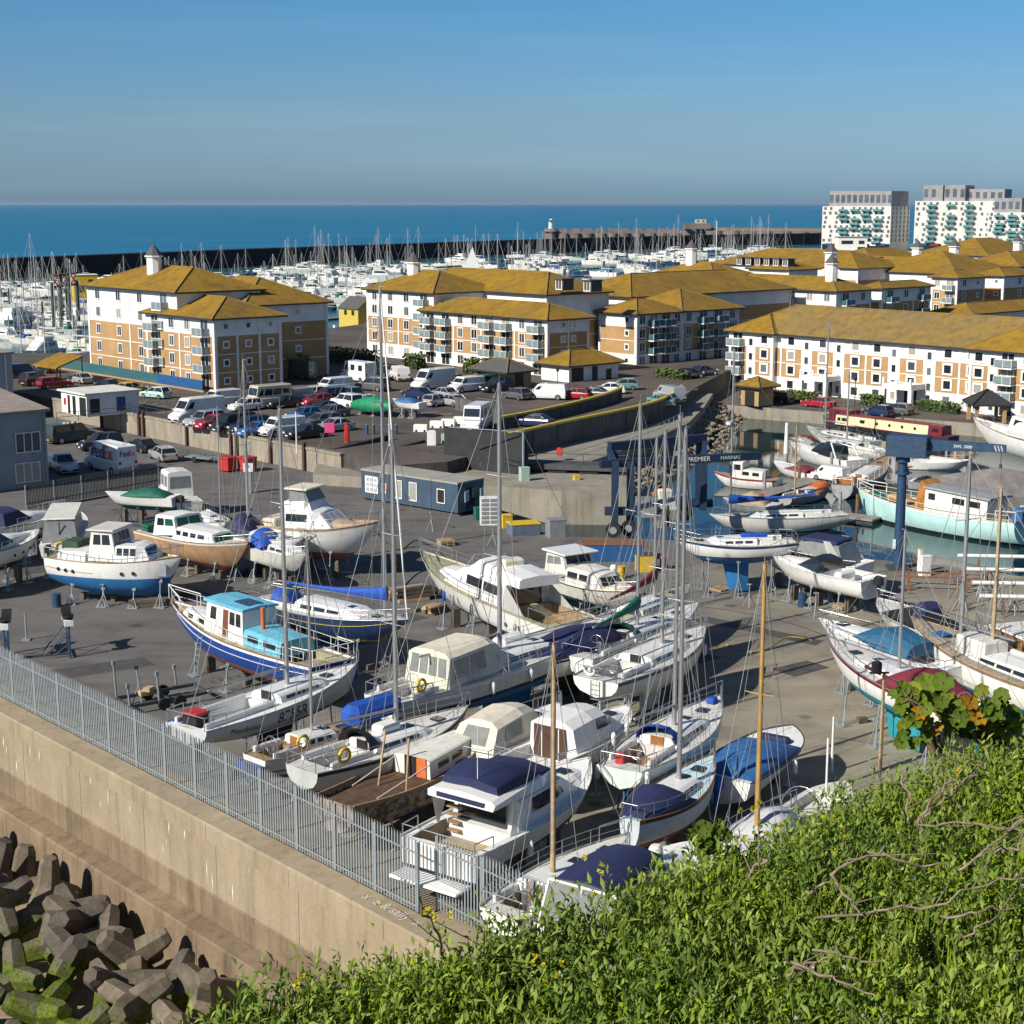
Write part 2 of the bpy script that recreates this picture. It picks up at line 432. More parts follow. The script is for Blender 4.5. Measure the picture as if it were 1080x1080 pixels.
surface('quay_ground',[(xy(*lowq),-6,LZ)],[CONC,CONC])
QZ=-0.4
rq=[P(735,436,QZ),P(766,427,QZ),P(870,434.5,QZ),P(1010,445,QZ),P(1150,457,QZ),P(1400,480,QZ),Vector((250,330,0)),Vector((170,450,0)),Vector((40,330,0)),Vector((20,235,0))]
surface('promenade_ground',[(xy(*rq),-6,QZ)],[PAVING,CONC])
MARK=mat('white_road_paint',(.62,.62,.58),.8,.3,3)
mk=MB()
def line(a,b,w,z):
 d=(b-a).normalized(); n=Vector((-d.y,d.x,0))*w/2
 mk.add([(a-n).to_tuple()[:2]+(z,),(b-n).to_tuple()[:2]+(z,),(b+n).to_tuple()[:2]+(z,),(a+n).to_tuple()[:2]+(z,)],[(0,1,2,3)])
for k in range(14):
 a=P(250,452,2.2)+U*(-2.6*k+6); line(a,a+V*4.6,.1,2.204)
for k in range(15):
 a=P(395,432,2.2)+U*(-2.6*k+14); line(a,a+V*4.6,.1,2.204)
for k in range(8):
 a=P(520,424,2.2)+V*(2.6*k-4); line(a,a-U*4.6,.1,2.204)
tag(mk.build('road_markings',MARK),kind='structure')
mk=MB()
for k in range(9):
 a=P(660+k*9,432-k*2.6,2.2); b=P(664+k*9,431-k*2.6,2.2); line(a,b,.12,2.206)
tag(mk.build('road_markings',MARK),kind='structure')
TYRE=mat('tyre_rubber_mark',(.045,.044,.043),.9,.4,2)
mk=MB()
c0=P(640,690)
for r,a0,a1 in ((17,.1,1.2),(18.7,.15,1.3),(21,.3,1.1),(22.8,.28,1.0),(13,.2,1.4)):
 pts=[c0+Vector((r*1.1*cos(t),r*sin(t),0)) for t in np.linspace(a0,a1,22)]
 for a,b in zip(pts[:-1],pts[1:]): line(a,b,.11,.004)
tag(mk.build('tyre_marks',TYRE),kind='structure')
def extr(m,prof,a,b,mi=0):
 """profile of (out, z) extruded from a to b; out is towards -V"""
 A=[(a.x-V.x*o,a.y-V.y*o,z) for o,z in prof]; B=[(b.x-V.x*o,b.y-V.y*o,z) for o,z in prof]
 m.loft([A,B],True,True,mi)
a,b=FB-U*110,FB+U*60
sw=thing('sea_wall','long buff concrete sea wall with a stepped ledge below the steel fence','wall')
m=MB(); extr(m,[(-1.2,-8),(-1.2,.12),(-.05,.12),(-.05,.06),(.75,.06),(.75,-8)],a,b); 
for k in range(18):
 pass
m.build('wall_face',SEAWALL,sw)
m=MB(); extr(m,[(.05,.062),(.05,.34),(1.12,.28),(1.2,.2),(1.2,-.55),(.752,-.8)],a,b); m.build('coping',SEAWALL,sw)
m=MB(); extr(m,[(.753,-3.15),(.80,-3.22),(.80,-4.42),(1.75,-4.52),(1.83,-4.6),(1.98,-8),(.753,-8)],a,b); m.build('ledge',make_concrete('lower_sea_wall',(.13,.095,.065),(.26,.195,.125),.3,.7),sw)
JOINT=mat('dark_joint',(.13,.10,.065),.95,0)
m=MB()
for k in range(26):
 q=FB-U*(95-k*6.2)
 for (o0,z0,o1,z1) in ((1.205,.2,1.205,-.55),(.757,-.8,.757,-3.15),(.805,-3.26,.805,-4.42),(1.845,-4.7,1.97,-7.5)):
  w=U*.015
  p0,p1=q-V*o0,q-V*o1
  m.quad((p0.x-w.x,p0.y-w.y,z0),(p0.x+w.x,p0.y+w.y,z0),(p1.x+w.x,p1.y+w.y,z1),(p1.x-w.x,p1.y-w.y,z1))
m.build('joint',JOINT,sw)
m=MB(); extr(m,[(.02,.061),(.02,.345),(.055,.345),(.055,.061)],a,b); m.build('joint',mat('black_joint',(.03,.026,.02),.95,0),sw)  # thin dark strip, the coping's shadow line put in as colour
LIME=mat('lime_streak',(.66,.62,.52),.9,.2,4)
m=MB(); rr=random.Random(3)
for k in range(46):
 q=FB+U*rr.uniform(-30,26)-V*.758
 z1=rr.choice([-.85,-1.2,-1.7,-2.1]); z0=z1-rr.uniform(.3,1.1); w=U*rr.uniform(.015,.05)
 m.add([(q.x,q.y,z1),(q.x+w.x,q.y+w.y,(z0+z1)/2+.1),(q.x+w.x*.2,q.y+w.y*.2,z0),(q.x-w.x,q.y-w.y,(z0+z1)/2)],[(0,1,2,3)])
m.build('lime_streak',LIME,sw)
WHITEPAINT=mat('white_paint',(.50,.48,.43),.7,.15,5)
q=P(414,959.5,.33)
o=text_part('lettering','x  a & sally  x',.62,WHITEPAINT,sw,(q.x,q.y,.33),(.056,0,math.atan2(U.y,U.x)),.004)
m=MB(); m.prism(xy(FB-U*110-V*60,FB+U*60-V*60,FB+U*60-V*2,FB-U*110-V*2),-9,-7.5)
SHINGLE=make_concrete('shingle_beach',(.24,.18,.12),(.40,.31,.23),3,.2)
tag(m.build('beach',SHINGLE),kind='structure')
def armour_material():
 m,nt,b,tc=custom('mossy_armour_concrete',.9,.2)
 geo=N(nt,'ShaderNodeNewGeometry')
 sep=N(nt,'ShaderNodeSeparateXYZ'); nt.links.new(geo.outputs['Position'],sep.inputs[0])
 n1=noise(nt,tc,.9,5,.65); n3=noise(nt,tc,7,4,.7)
 oi=N(nt,'ShaderNodeObjectInfo')
 base=ramp(nt,[(.3,(.075,.067,.056)),(.7,(.18,.155,.12))],n1).outputs[0]
 base=mix(nt,.6,base,ramp(nt,[(0,(.55,.55,.58)),(1,(1.45,1.3,1.1))],oi.outputs['Random']).outputs[0],'MULTIPLY')
 base=mix(nt,.5,base,ramp(nt,[(.3,(.7,.7,.7)),(.7,(1.2,1.2,1.2))],n3).outputs[0],'MULTIPLY')
 h=N(nt,'ShaderNodeMath',operation='MULTIPLY_ADD'); nt.links.new(n1,h.inputs[0]); h.inputs[1].default_value=3.8; nt.links.new(sep.outputs['Z'],h.inputs[2])
 mr=N(nt,'ShaderNodeMapRange'); mr.inputs[1].default_value=-4.1; mr.inputs[2].default_value=-3.4; mr.inputs[3].default_value=1; mr.inputs[4].default_value=0
 nt.links.new(h.outputs[0],mr.inputs[0])
 weed=ramp(nt,[(.35,(.035,.055,.008)),(.7,(.15,.19,.015))],n3).outputs[0]
 nt.links.new(mix(nt,mr.outputs[0],base,weed),b.inputs['Base Color'])
 bumpn(nt,b,n3,.5,.06)
 return m
ARMOUR=armour_material()
def tetra_mesh(seed,sc):
 rr=random.Random(seed); m=MB()
 dirs=[Vector((0,0,1))]+[Vector((cos(t)*.943,sin(t)*.943,-.333)) for t in (0,2.094,4.189)]
 for d in dirs:
  x=d.orthogonal().normalized(); y=d.cross(x); rs=[]
  L=1.72*sc
  for t,r in ((-.12,.66),(.45,.60),(1.42,.50),(1.72,.36)):
   rs.append([d*(t*sc)+x*(r*sc*cos(2*pi*(i+.5)/6))+y*(r*sc*sin(2*pi*(i+.5)/6)) for i in range(6)])
  m.loft(rs,True,True)
 return m.mesh('concrete_tetrapod',ARMOUR)
TET=[tetra_mesh(1,1.0),tetra_mesh(2,.92)]
rr=random.Random(11)
spots=[]
for row in range(4):
 for k in range(15):
  t=-12+k*2.75+rr.uniform(-.5,.5)+(row % 2)*1.2
  o=3.8+row*2.2+rr.uniform(-.4,.4)
  if row < 1 and k > 15: continue
  q=FB+U*t-V*o
  spots.append((q.x,q.y,-6.9+(3-row)*.42+rr.uniform(-.3,.5)))
for k in range(9):
 q=FB+U*(-10+k*3.4+rr.uniform(-.6,.6))-V*(5.2+rr.uniform(-.6,2.5))
 spots.append((q.x,q.y,-5.0+rr.uniform(-.4,.3)))
for i,(x,y,z) in enumerate(spots):
 o=place(TET[i % 2],'concrete_tetrapod',None,(x,y,z))
 o.rotation_euler=(rr.uniform(0,6.28),rr.uniform(0,6.28),rr.uniform(0,6.28))
 tag(o,'weathered concrete armour tetrapod tipped in the mossy heap below the sea wall','tetrapod','armour tetrapods heaped below the sea wall')
bt=thing('breakwater','long dark breakwater wall behind the crowded marina masts','breakwater')
m=MB()
for a,b in zip(bwl[:-1],bwl[1:]):
 d=(b-a); d.z=0; d.normalize(); n=Vector((-d.y,d.x,0))
 m.prism(xy(a,b+d*.3,b+d*.3+n*9,a+n*9),-9,5.0)
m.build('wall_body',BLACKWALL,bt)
m=MB()
for a,b in zip(bwl[:-1],bwl[1:]):
 L=(b-a).length; d=(b-a); d.z=0; d.normalize(); n=Vector((-d.y,d.x,0)); k=0
 while k < L:
  q=a+d*k-n*.6
  m.prism(xy(q,q+d*.8,q+d*.8+n,q+n),-6,4.4); k += 16
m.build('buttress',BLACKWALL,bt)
BREAK=make_concrete('breakwater_concrete',(.13,.10,.08),(.23,.18,.15),.08,.4)
BREAK2=make_concrete('breakwater_caisson',(.10,.08,.065),(.20,.16,.13),.06,.5)
bt=thing('breakwater','paler far breakwater arm of round caissons ending at the small white lighthouse','breakwater')
w0,w1,w2=P(571,256,-3),P(742,251,-3),P(905,251,-3)
yy=1230
def at_d(px,D,z): # a point at depth D in pixel column px
 return Vector(((px-540)/F_PX*(D*cos(PITCH)+(CAM_H-z)*sin(PITCH)),D,z))
A,B,C=at_d(574,1400,0),at_d(745,1400,0),at_d(910,1330,0)
m=MB(); m.prism(xy(A,B,B+Vector((0,12,0)),A+Vector((0,12,0))),-9,3.2); m.prism(xy(B+Vector((.2,0,0)),C,C+Vector((0,12,0)),B+Vector((.2,12,0))),-9,6.0); m.build('deck_wall',BREAK,bt)
m=MB()
for k in range(13):
 q=A.lerp(B,(k+.5)/13); m.tube(q+Vector((0,-1,-9)),q+Vector((0,-1,1.2)),4.6,n=10)
for k in range(9):
 q=B.lerp(C,(k+.5)/9); m.tube(q+Vector((0,-7,-9)),q+Vector((0,-7,3.6)),8.6,n=12)
m.build('caisson',BREAK2,bt)
m=MB()
for k in range(13):
 q=A.lerp(B,(k+.5)/13); m.box((q.x,q.y+3,4.2),(7.2,6,2.0))
m.build('parapet',BREAK,bt)
b2=thing('pump_house','small pale blockhouse on the far end of the breakwater arm','building',at_d(735,1395,5.0))
m=MB(); m.box((0,0,2.4),(22,9,4.8)); m.build('base_wall',BREAK,b2)
m=MB(); m.box((3,0,6.4),(9,6,3.2)); m.build('upper_room',make_concrete('pale_render',(.40,.36,.30),(.5,.46,.4)),b2)
m=MB(); m.box((.5,-3.1,6.6),(1.2,.3,1.3)); m.box((5,-3.1,6.6),(1.2,.3,1.3)); m.build('window',GLASS,b2)
lh=thing('lighthouse','tiny white lighthouse at the tip of the far breakwater','lighthouse',at_d(581,1398,3.2))
m=MB(); m.tube((0,0,-.3),(0,0,2.0),6.5,5.0,n=12); m.build('base',BREAK,lh)
m=MB(); m.tube((0,0,2),(0,0,7.2),2.2,1.9,n=12); m.build('tower',WHITE,lh)
m=MB(); m.tube((0,0,7.2),(0,0,7.6),2.5,n=12); m.build('gallery',WHITE,lh)
m=MB(); m.tube((0,0,7.6),(0,0,9.2),1.4,n=10); m.build('lantern',GLASS,lh)
m=MB(); m.tube((0,0,9.2),(0,0,10.4),1.7,.2,n=10); m.build('cap',WHITE,lh)
# ================================================================== buildings
def brick_mat(name,c1,c2):
 m,nt,b,tc=custom(name,.9,.2)
 n1=noise(nt,tc,.35,5,.65); n2=noise(nt,tc,5,4,.7)
 base=ramp(nt,[(.3,c1),(.7,c2)],n1).outputs[0]
 c=mix(nt,.55,base,ramp(nt,[(.3,(.75,.73,.7)),(.7,(1.15,1.13,1.1))],n2).outputs[0],'MULTIPLY')
 nt.links.new(c,b.inputs['Base Color']); return m
BRICK=brick_mat('buff_orange_brick',(.35,.215,.10),(.45,.285,.14))
RENDER=mat('white_render',(.76,.75,.72),.8,.13,.5)
TRIM=mat('white_window_frame',(.74,.73,.70),.5,.08,2)
def roof_mat(name,lichen,slate,lo,hi):
 m,nt,b,tc=custom(name,.95,.12)
 n1=noise(nt,tc,.16,6,.68); n2=noise(nt,tc,2.2,5,.72); n3=noise(nt,tc,9,3,.7)
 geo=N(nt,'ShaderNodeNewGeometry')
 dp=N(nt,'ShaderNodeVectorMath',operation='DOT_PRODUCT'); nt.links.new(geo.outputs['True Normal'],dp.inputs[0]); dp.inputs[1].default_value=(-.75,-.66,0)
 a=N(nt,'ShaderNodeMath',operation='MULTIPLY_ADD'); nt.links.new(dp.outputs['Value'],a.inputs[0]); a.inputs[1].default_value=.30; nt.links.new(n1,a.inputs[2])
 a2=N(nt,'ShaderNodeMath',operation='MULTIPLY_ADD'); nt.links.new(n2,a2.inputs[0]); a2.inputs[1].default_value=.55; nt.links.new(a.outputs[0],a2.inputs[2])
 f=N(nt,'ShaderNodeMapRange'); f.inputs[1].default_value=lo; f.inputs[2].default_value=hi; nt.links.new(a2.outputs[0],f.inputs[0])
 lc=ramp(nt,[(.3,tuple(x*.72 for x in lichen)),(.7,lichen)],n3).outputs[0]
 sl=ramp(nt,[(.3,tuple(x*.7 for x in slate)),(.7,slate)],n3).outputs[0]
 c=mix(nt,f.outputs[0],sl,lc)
 n4=noise(nt,tc,.75,4,.7)
 c=mix(nt,.65,c,ramp(nt,[(.34,(.60,.55,.52)),(.52,(1,1,1)),(.70,(1.22,1.14,.95))],n4).outputs[0],'MULTIPLY')
 nt.links.new(c,b.inputs['Base Color']); bumpn(nt,b,n3,.5,.06)
 return m
ROOF=roof_mat('lichen_covered_slate',(.325,.195,.026),(.14,.10,.05),.38,1.0)
ROOFGREY=roof_mat('half_bare_slate',(.33,.205,.032),(.20,.16,.10),.66,1.22)
SLATE=mat('bare_grey_slate',(.085,.082,.082),.85,.3,3)
TEALGLASS=mat('teal_balcony_glass',(.045,.13,.155),.12,.15,2,spec=.7)
BLUEBOARD=mat('blue_hoarding',(.012,.08,.22),.6,.15,1)
GUTTER=mat('dark_gutter',(.03,.03,.032),.5,0)
CURTAIN=mat('pale_curtain',(.30,.30,.27),.8,.3,6)
def window_meshes(w,h,mull=1,surround=.13,curtain=False):
 """frame lies in XZ with the outside towards -Y"""
 f=MB(); s=surround
 f.box((-w/2-s/2,-.035,0),(s,.07,h+2*s)); f.box((w/2+s/2,-.035,0),(s,.07,h+2*s))
 f.box((0,-.035,h/2+s/2),(w,.07,s)); f.box((0,-.05,-h/2-s/2),(w,.10,s))
 for k in range(mull): f.box((-w/2+w*(k+1)/(mull+1),-.03,0),(.085,.06,h))
 p=MB(); p.box((0,-.012,0),(w,.024,h),mi=0)
 if curtain:
  p.box((-w*.42,-.014,0),(w*.16,.028,h),mi=1); p.box((w*.42,-.014,0),(w*.16,.028,h),mi=1)
 return f.mesh('window',TRIM),p.mesh('pane',[SKYGLASS,CURTAIN])
WM={'w': window_meshes(1.15,1.25,1),'W': window_meshes(1.15,1.25,1,curtain=True),'s': window_meshes(.62,.95,0,.10),'q': window_meshes(1.05,1.05,0,.26),'d': window_meshes(1.7,2.0,1,.1),'m': window_meshes(.62,.62,0,.2)}
NWIN={}
def add_window(root,kind,pos,rz):
 NWIN[root.name]=NWIN.get(root.name,0)+1
 if kind == 'w' and random.random() < .35: kind='W'
 fm,pm=WM[kind]
 f=place(fm,'glass_door' if kind == 'd' else 'window',root,pos,rz)
 place(pm,'pane',f)
def balcony_mesh(w,d,glassmat):
 b=MB(); b.box((0,-d/2,-.09),(w,d,.18))
 r=MB(); r.box((0,-d+.03,.52),(w-.04,.04,.85)); r.box((-w/2+.03,-d/2,.52),(.04,d-.1,.85)); r.box((w/2-.03,-d/2,.52),(.04,d-.1,.85))
 r.box((0,-d+.03,1.0),(w,.07,.06),mi=1)
 for x in (-w/2+.04,w/2-.04,0): r.box((x,-d+.03,.5),(.06,.07,1.0),mi=1)
 return b.mesh('balcony',TRIM),r.mesh('railing',[glassmat,TRIM])
BAL=balcony_mesh(2.5,1.25,TEALGLASS)
RAILGLASS=mat('pale_balcony_glass',(.20,.255,.265),.15,.15,2,spec=.6)
BAL2=balcony_mesh(2.5,1.25,RAILGLASS)
def add_balcony(root,pos,rz,dark=False):
 b=place((BAL if dark else BAL2)[0],'balcony',root,pos,rz)
 place((BAL if dark else BAL2)[1],'railing',b)
def hip_roof(m,c,ax,ay,hx,hy,z,pitch,over=.7,mi=0,mg=1):
 """c centre, ax, ay unit axes, hx>=hy half sizes; ridge along ax"""
 hx += over; hy += over
 if hx < hy: ax,ay,hx,hy=ay,-ax,hy,hx
 h=hy*math.tan(pitch)
 pt=lambda x,y,zz: (c.x+ax.x*x+ay.x*y,c.y+ax.y*x+ay.y*y,zz)
 e=[pt(-hx,-hy,z),pt(hx,-hy,z),pt(hx,hy,z),pt(-hx,hy,z)]
 r0,r1=pt(-(hx-hy),0,z+h),pt(hx-hy,0,z+h)
 if hx-hy < .05: m.add(e+[r0],[(0,1,4),(1,2,4),(2,3,4),(3,0,4)],mi)
 else: m.add(e+[r0,r1],[(0,1,5,4),(1,2,5),(2,3,4,5),(3,0,4)],mi)
 el=[(q[0],q[1],z-.22) for q in e]
 m.add(e+el,[(i,(i+1) % 4,4+(i+1) % 4,4+i)[::-1] for i in range(4)],mg)
 m.add(el,[(3,2,1,0)],mg)
 for a,b in ((e[0],r0),(e[3],r0),(e[1],r1),(e[2],r1),(r0,r1)):
  if (Vector(a)-Vector(b)).length > .1: m.tube((a[0],a[1],a[2]+.03),(b[0],b[1],b[2]+.03),.11,n=4,mi=2)
 return z+h
def wing(root,q,La,Lb,z0,ze,pat_a=None,pat_b=None,storeys=4,white_top=1,white_base=0,roofm=None,pitch=radians(22),over=.7,zr=None,dark_b=True,roof=True,base_rail=False):
 """block with its near corner q; faces: a runs from q along -U (sunlit), b runs from q along +V"""
 A=-U; B=V; sh=(ze-z0)/storeys
 q=Vector((q.x,q.y,0))
 m=MB()
 cor=[q,q+B*Lb,q+B*Lb+A*La,q+A*La]
 for s in range(storeys):
  white=s >= storeys-white_top or s < white_base
  g=.0 if not white else .0
  m.prism(xy(*cor),z0+s*sh,z0+(s+1)*sh,1 if white else 0)
  if not white and s:
   for o,d,L,n in ((q,A,La,-B),(q,B,Lb,-A)):
    c=o+d*(L/2)+n*.02
    m.box((c.x,c.y,z0+s*sh),(L,.06,.10),math.atan2(d.y,d.x),1)
 for o,d,L,n,pat,dk in ((q,A,La,-B,pat_a,False),(q,B,Lb,-A,pat_b,dark_b)):
  rz=math.atan2(n.y,n.x)+pi/2
  for t in (.16,L-.16):
   c=o+d*t+n*.03
   m.box((c.x,c.y,(z0+ze)/2),(.42,.12,ze-z0),math.atan2(d.y,d.x),1)
  if not pat: continue
  wts={'S': .62,'q': 1.12,'b': 1.15}; tot=sum(wts.get(ch,1.0) for ch in pat if ch != '|'); k=0.0
  for ch in pat:
   if ch == '|':
    c=o+d*k+n*.03
    m.box((c.x,c.y,(z0+ze)/2),(.28,.10,ze-z0-.02),math.atan2(d.y,d.x),1)
    continue
   bw=L*wts.get(ch,1.0)/tot; t=k+bw/2
   for s in range(storeys):
    zc=z0+s*sh+sh*.54
    c=o+d*t
    if ch in 'wsqm': add_window(root,ch,(c.x+n.x*.02,c.y+n.y*.02,zc),rz)
    elif ch == 'S':
     if s == 0 or True:
      add_window(root,'s',(c.x+n.x*.05,c.y+n.y*.05,zc-(.5 if s else 0)),rz)
    elif ch in 'bB':
     add_window(root,'d',(c.x+n.x*.02,c.y+n.y*.02,z0+s*sh+1.12),rz)
     if s: add_balcony(root,(c.x,c.y,z0+s*sh+.05),rz,dk)
   if ch == 'S':
    c=o+d*t+n*.02
    m.box((c.x,c.y,(z0+ze)/2),(bw*.94,.05,ze-z0-.03),math.atan2(d.y,d.x),1)
   k += bw
 m.build('wall',[BRICK,RENDER],root)
 top=ze
 if roof:
  m=MB(); c=q+A*(La/2)+B*(Lb/2)
  top=hip_roof(m,c,A,B,La/2,Lb/2,ze,pitch,over)
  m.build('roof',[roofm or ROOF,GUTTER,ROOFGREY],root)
 return top
def turret(root,pos,z,s=1.0):
 m=MB(); m.tube((pos.x,pos.y,z-1.2),(pos.x,pos.y,z+2.2*s),1.05*s,n=8,smooth=False)
 m.tube((pos.x,pos.y,z+2.2*s),(pos.x,pos.y,z+2.4*s),1.3*s,n=8,smooth=False)
 t=m.build('turret',RENDER,root)
 m=MB(); m.tube((pos.x,pos.y,z+2.4*s),(pos.x,pos.y,z+3.9*s),1.3*s,.12,n=8,smooth=False); m.tube((pos.x,pos.y,z+3.8*s),(pos.x,pos.y,z+4.8*s),.06,n=4)
 m.build('turret_cap',SLATE,t)
def dormer(root,pos,d,z):
 """small slate dormer facing n"""
 rz=math.atan2(d.y,d.x)+pi/2
 m=MB(); m.box((0,1.1,.8),(1.7,2.2,1.6)); m.box((0,.95,1.66),(2.0,2.6,.12))
 o=m.build('dormer',SLATE,root,(pos.x,pos.y,z),rz)
 f=place(WM['w'][0],'window',o,(0,-.02,.8)); 
GZ=2.2
r=thing('apartment_building','brick and white apartment block with a white cupola at the left','building')
qB=P(228,413,GZ); zeB=ZT(qB,336)
LaB=along(qB,-U,157); LbB=along(qB,V,298)
wing(r,qB,LaB,LbB,GZ,zeB,'bw|wb|','m|m|m',storeys=4)
qA=qB-U*10.6+V*.9; zeA=zeB+2.9
LaA=along(Vector((qA.x,qA.y,zeA)),-U,92)
tA=wing(r,qA,LaA,13,GZ,zeA,'bw|ww',None,storeys=5,white_top=2)
turret(r,qA-U*(LaA*.55)+V*4.6,tA-.9)
qe=P(345,318,zeB+.9); qC=Vector((qe.x,qe.y,0))-V*13.5
wing(r,qC,19,13.5,GZ,zeB+.9,None,'.mm.',storeys=4,pitch=radians(24))
NB=r
h=thing('hoarding','teal and blue glazed fence along the foot of the left apartment block','fence')
m=MB(); a=qB-V*1.6-U*.2; b=a-U*(LaB+LaA+1)
d=(b-a); L=d.length; d.normalize()
c=a+d*(L*.62); m.box((c.x,c.y,GZ+.85),(L*.70,.06,1.3),math.atan2(d.y,d.x),0)
c=a+d*(L*.14); m.box((c.x,c.y,GZ+.85),(L*.26,.07,1.3),math.atan2(d.y,d.x),1); m.build('panel',[TEALGLASS,BLUEBOARD],h)
m=MB(); c=a+d*(L*.5); m.box((c.x,c.y,GZ+.1),(L,.3,.2),math.atan2(d.y,d.x)); m.build('plinth',BRICK,h)
r=thing('apartment_building','long brick and white apartment block with a cupola behind the middle of the car park','building')
q2=P(577,397,GZ); ze2=ZT(q2,337)
La2=along(Vector((q2.x,q2.y,ze2)),-U,446); Lb2=along(Vector((q2.x,q2.y,ze2)),V,621)
wing(r,q2,La2,Lb2,GZ,ze2,'bw|bb|ww|bb','.m|m.',storeys=4,white_base=1,dark_b=False)
q2a=q2-U*(La2-1.5)+V*.9; ze2a=ze2+2.6
La2a=along(Vector((q2a.x,q2a.y,ze2a)),-U,387)
t2=wing(r,q2a,La2a,13,GZ,ze2a,'bw|ww',None,storeys=5,white_top=2,white_base=1)
turret(r,q2a-U*(La2a*.7)+V*5.5,t2-1.1)
tw=wing(r,q2-U*12+V*11,36,13,GZ,ze2+2.6,None,None,storeys=5,white_top=2)
c=q2+V*11-U*5; dormer(r,c+V*1.6,-V,ze2+3.2); dormer(r,c-U*6+V*1.6,-V,ze2+3.2)
r=thing('apartment_building','apartment block with a shaded balcony side right of the hip roofed store','building')
q3=P(671,389,GZ-.6); ze3=ZT(q3,331)
La3=along(Vector((q3.x,q3.y,ze3)),-U,632); Lb3=along(Vector((q3.x,q3.y,ze3)),V,779)
wing(r,q3,La3,Lb3*.43,GZ-.6,ze3,'m.','wbbw|',storeys=4,white_base=1)
wing(r,q3+V*(Lb3*.43),13,Lb3*.57,GZ-.6,ze3,None,'wbb|w|',storeys=4,white_base=1)
q3b=q3-U*(La3+.0)+V*3.2
wing(r,q3b,along(Vector((q3b.x,q3b.y,ze3)),-U,617),9,GZ-.6,ze3+.2,'m.',None,storeys=4,white_base=1,over=.3,pitch=radians(6))
wing(r,q3-U*11+V*10,16,40,GZ-.6,ze3+1.7,None,None,storeys=4,pitch=radians(20))
r=thing('apartment_building','near brick and white apartment block facing the narrowboat, with white entrance porches','building')
q4=P(1104,443,QZ); l4=P(770,404,QZ)
La4=along(Vector((q4.x,q4.y,QZ)),-U,771); ze4=ZT(l4,346)
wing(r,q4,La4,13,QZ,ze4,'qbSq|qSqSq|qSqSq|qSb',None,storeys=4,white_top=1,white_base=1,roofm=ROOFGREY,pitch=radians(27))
qq=q4-U*(La4-8.4)-V*.9
wing(r,qq,8.1,12,QZ,ze4+.02,'qSb',None,storeys=4,white_base=1,pitch=radians(26))
qq=q4-U*1.2-V*1.0
wing(r,qq,9.5,12,QZ,ze4+.03,'qbSq',None,storeys=4,white_base=1,pitch=radians(28))
for px in (872,960):
 t=along(Vector((q4.x,q4.y,QZ)),-U,px); c=q4-U*t-V*1.7; a4=math.atan2(U.y,U.x)
 m=MB(); m.box((c.x,c.y,QZ+2.5),(4.6,3.3,.3),a4); m.box((c.x,c.y,QZ+2.85),(4.6,3.3,.4),a4)
 for sx in (-2.1,2.1):
  k=c+U*sx-V*1.4; m.box((k.x,k.y,QZ+1.2),(.55,.5,2.4),a4)
 for sx in (-2.1,0,2.1):
  k=c+U*sx-V*1.55; m.box((k.x,k.y,QZ+3.4),(.3,.2,.9),a4)
 p=m.build('porch',RENDER,r)
 m=MB(); k=c+V*1.6; m.box((k.x,k.y,QZ+1.1),(1.8,.16,2.1),a4); m.build('door',GLASS,p)
cl=[
 ('apartment_building','orange roofed block with a cupola directly behind the near right apartment block',882,392,307,752,910,'w|wb|bw|wb|','bw',4,1,(862,286),0),
 ('apartment_building','narrow apartment block with a pyramid roof and a blank brick end behind the cupola block',930,382,304,910,981,'.','bw|b',4,0,None,0),
 ('apartment_building','brick block with corner balconies standing left of the twin gable block in the right cluster',1010,372,293,983,1027,'bw','wm',4,0,None,0),
 ('apartment_building','brick block with two small square windows and a wide orange roof at the far right',1059,368,291,1029,1092,'mm','w',4,0,None,0),
 ('apartment_building','white topped block with a cupola seen over the roofs beside the yellow beach huts',752,362,290,694,775,'.w.w',None,5,0,(714,277),3),
]
for nm,lab,px,pb,pe,pl,pr,pa,pbb,st,wb,tu,wt in cl:
 r=thing(nm,lab,'building')
 z0=1.0
 ze=z0+(10.2 if st == 4 else 12.2)
 q=P(px,pe,ze); q=Vector((q.x,q.y,z0))
 La=along(Vector((q.x,q.y,ze)),-U,pl); Lb=along(Vector((q.x,q.y,ze)),V,pr)
 t=wing(r,q,La,max(Lb,10),z0,ze,pa,pbb,storeys=st,white_top=max(1,wt),pitch=radians(20))
 if tu:
  c=q-U*along(Vector((q.x,q.y,ze+3)),-U,tu[0])+V*4; turret(r,c,ze+2.2)
back=[(905,283,11.5,752,958,'long lichened roof running back from the cupola block on the right'),
  (832,284.5,12,790,862,'dark slate mansard roof with a row of dormers behind the cupola block'),
  (1010,289,10.5,905,1075,'wide orange roofed block behind the narrow pyramid roofed block'),
  (920,277.5,11,858,990,'far orange roofed block with a white eave strip before the left tower'),
  (1042,270,11,962,1110,'farthest orange roofed block below the right hand tower'),
  (1075,281,11,1010,1130,'far right orange roofed block behind the cupola roofs'),
  (1025,331,6.0,985,1125,'low block with a broad brown hipped roof tucked behind the near right apartment block'),
  (980,283.5,11,862,1010,'orange roof with one pale dormer between the far cupolas')]
for px,pe,ze,pl,pr,lab in back:
 r=thing('apartment_building',lab,'building')
 q=P(px,pe,ze); q=Vector((q.x,q.y,.5))
 La=along(Vector((q.x,q.y,ze)),-U,pl); Lb=along(Vector((q.x,q.y,ze)),V,pr)
 wing(r,q,La,min(Lb,60),.5,ze,None,None,storeys=4,white_top=1,pitch=radians(19))
 if 'dormer' in lab:
  n=6 if 'row' in lab else 1
  for k in range(n): dormer(r,q-U*(2+k*2.6 if n > 1 else La*.5)+V*1.2,-V,ze+.6)
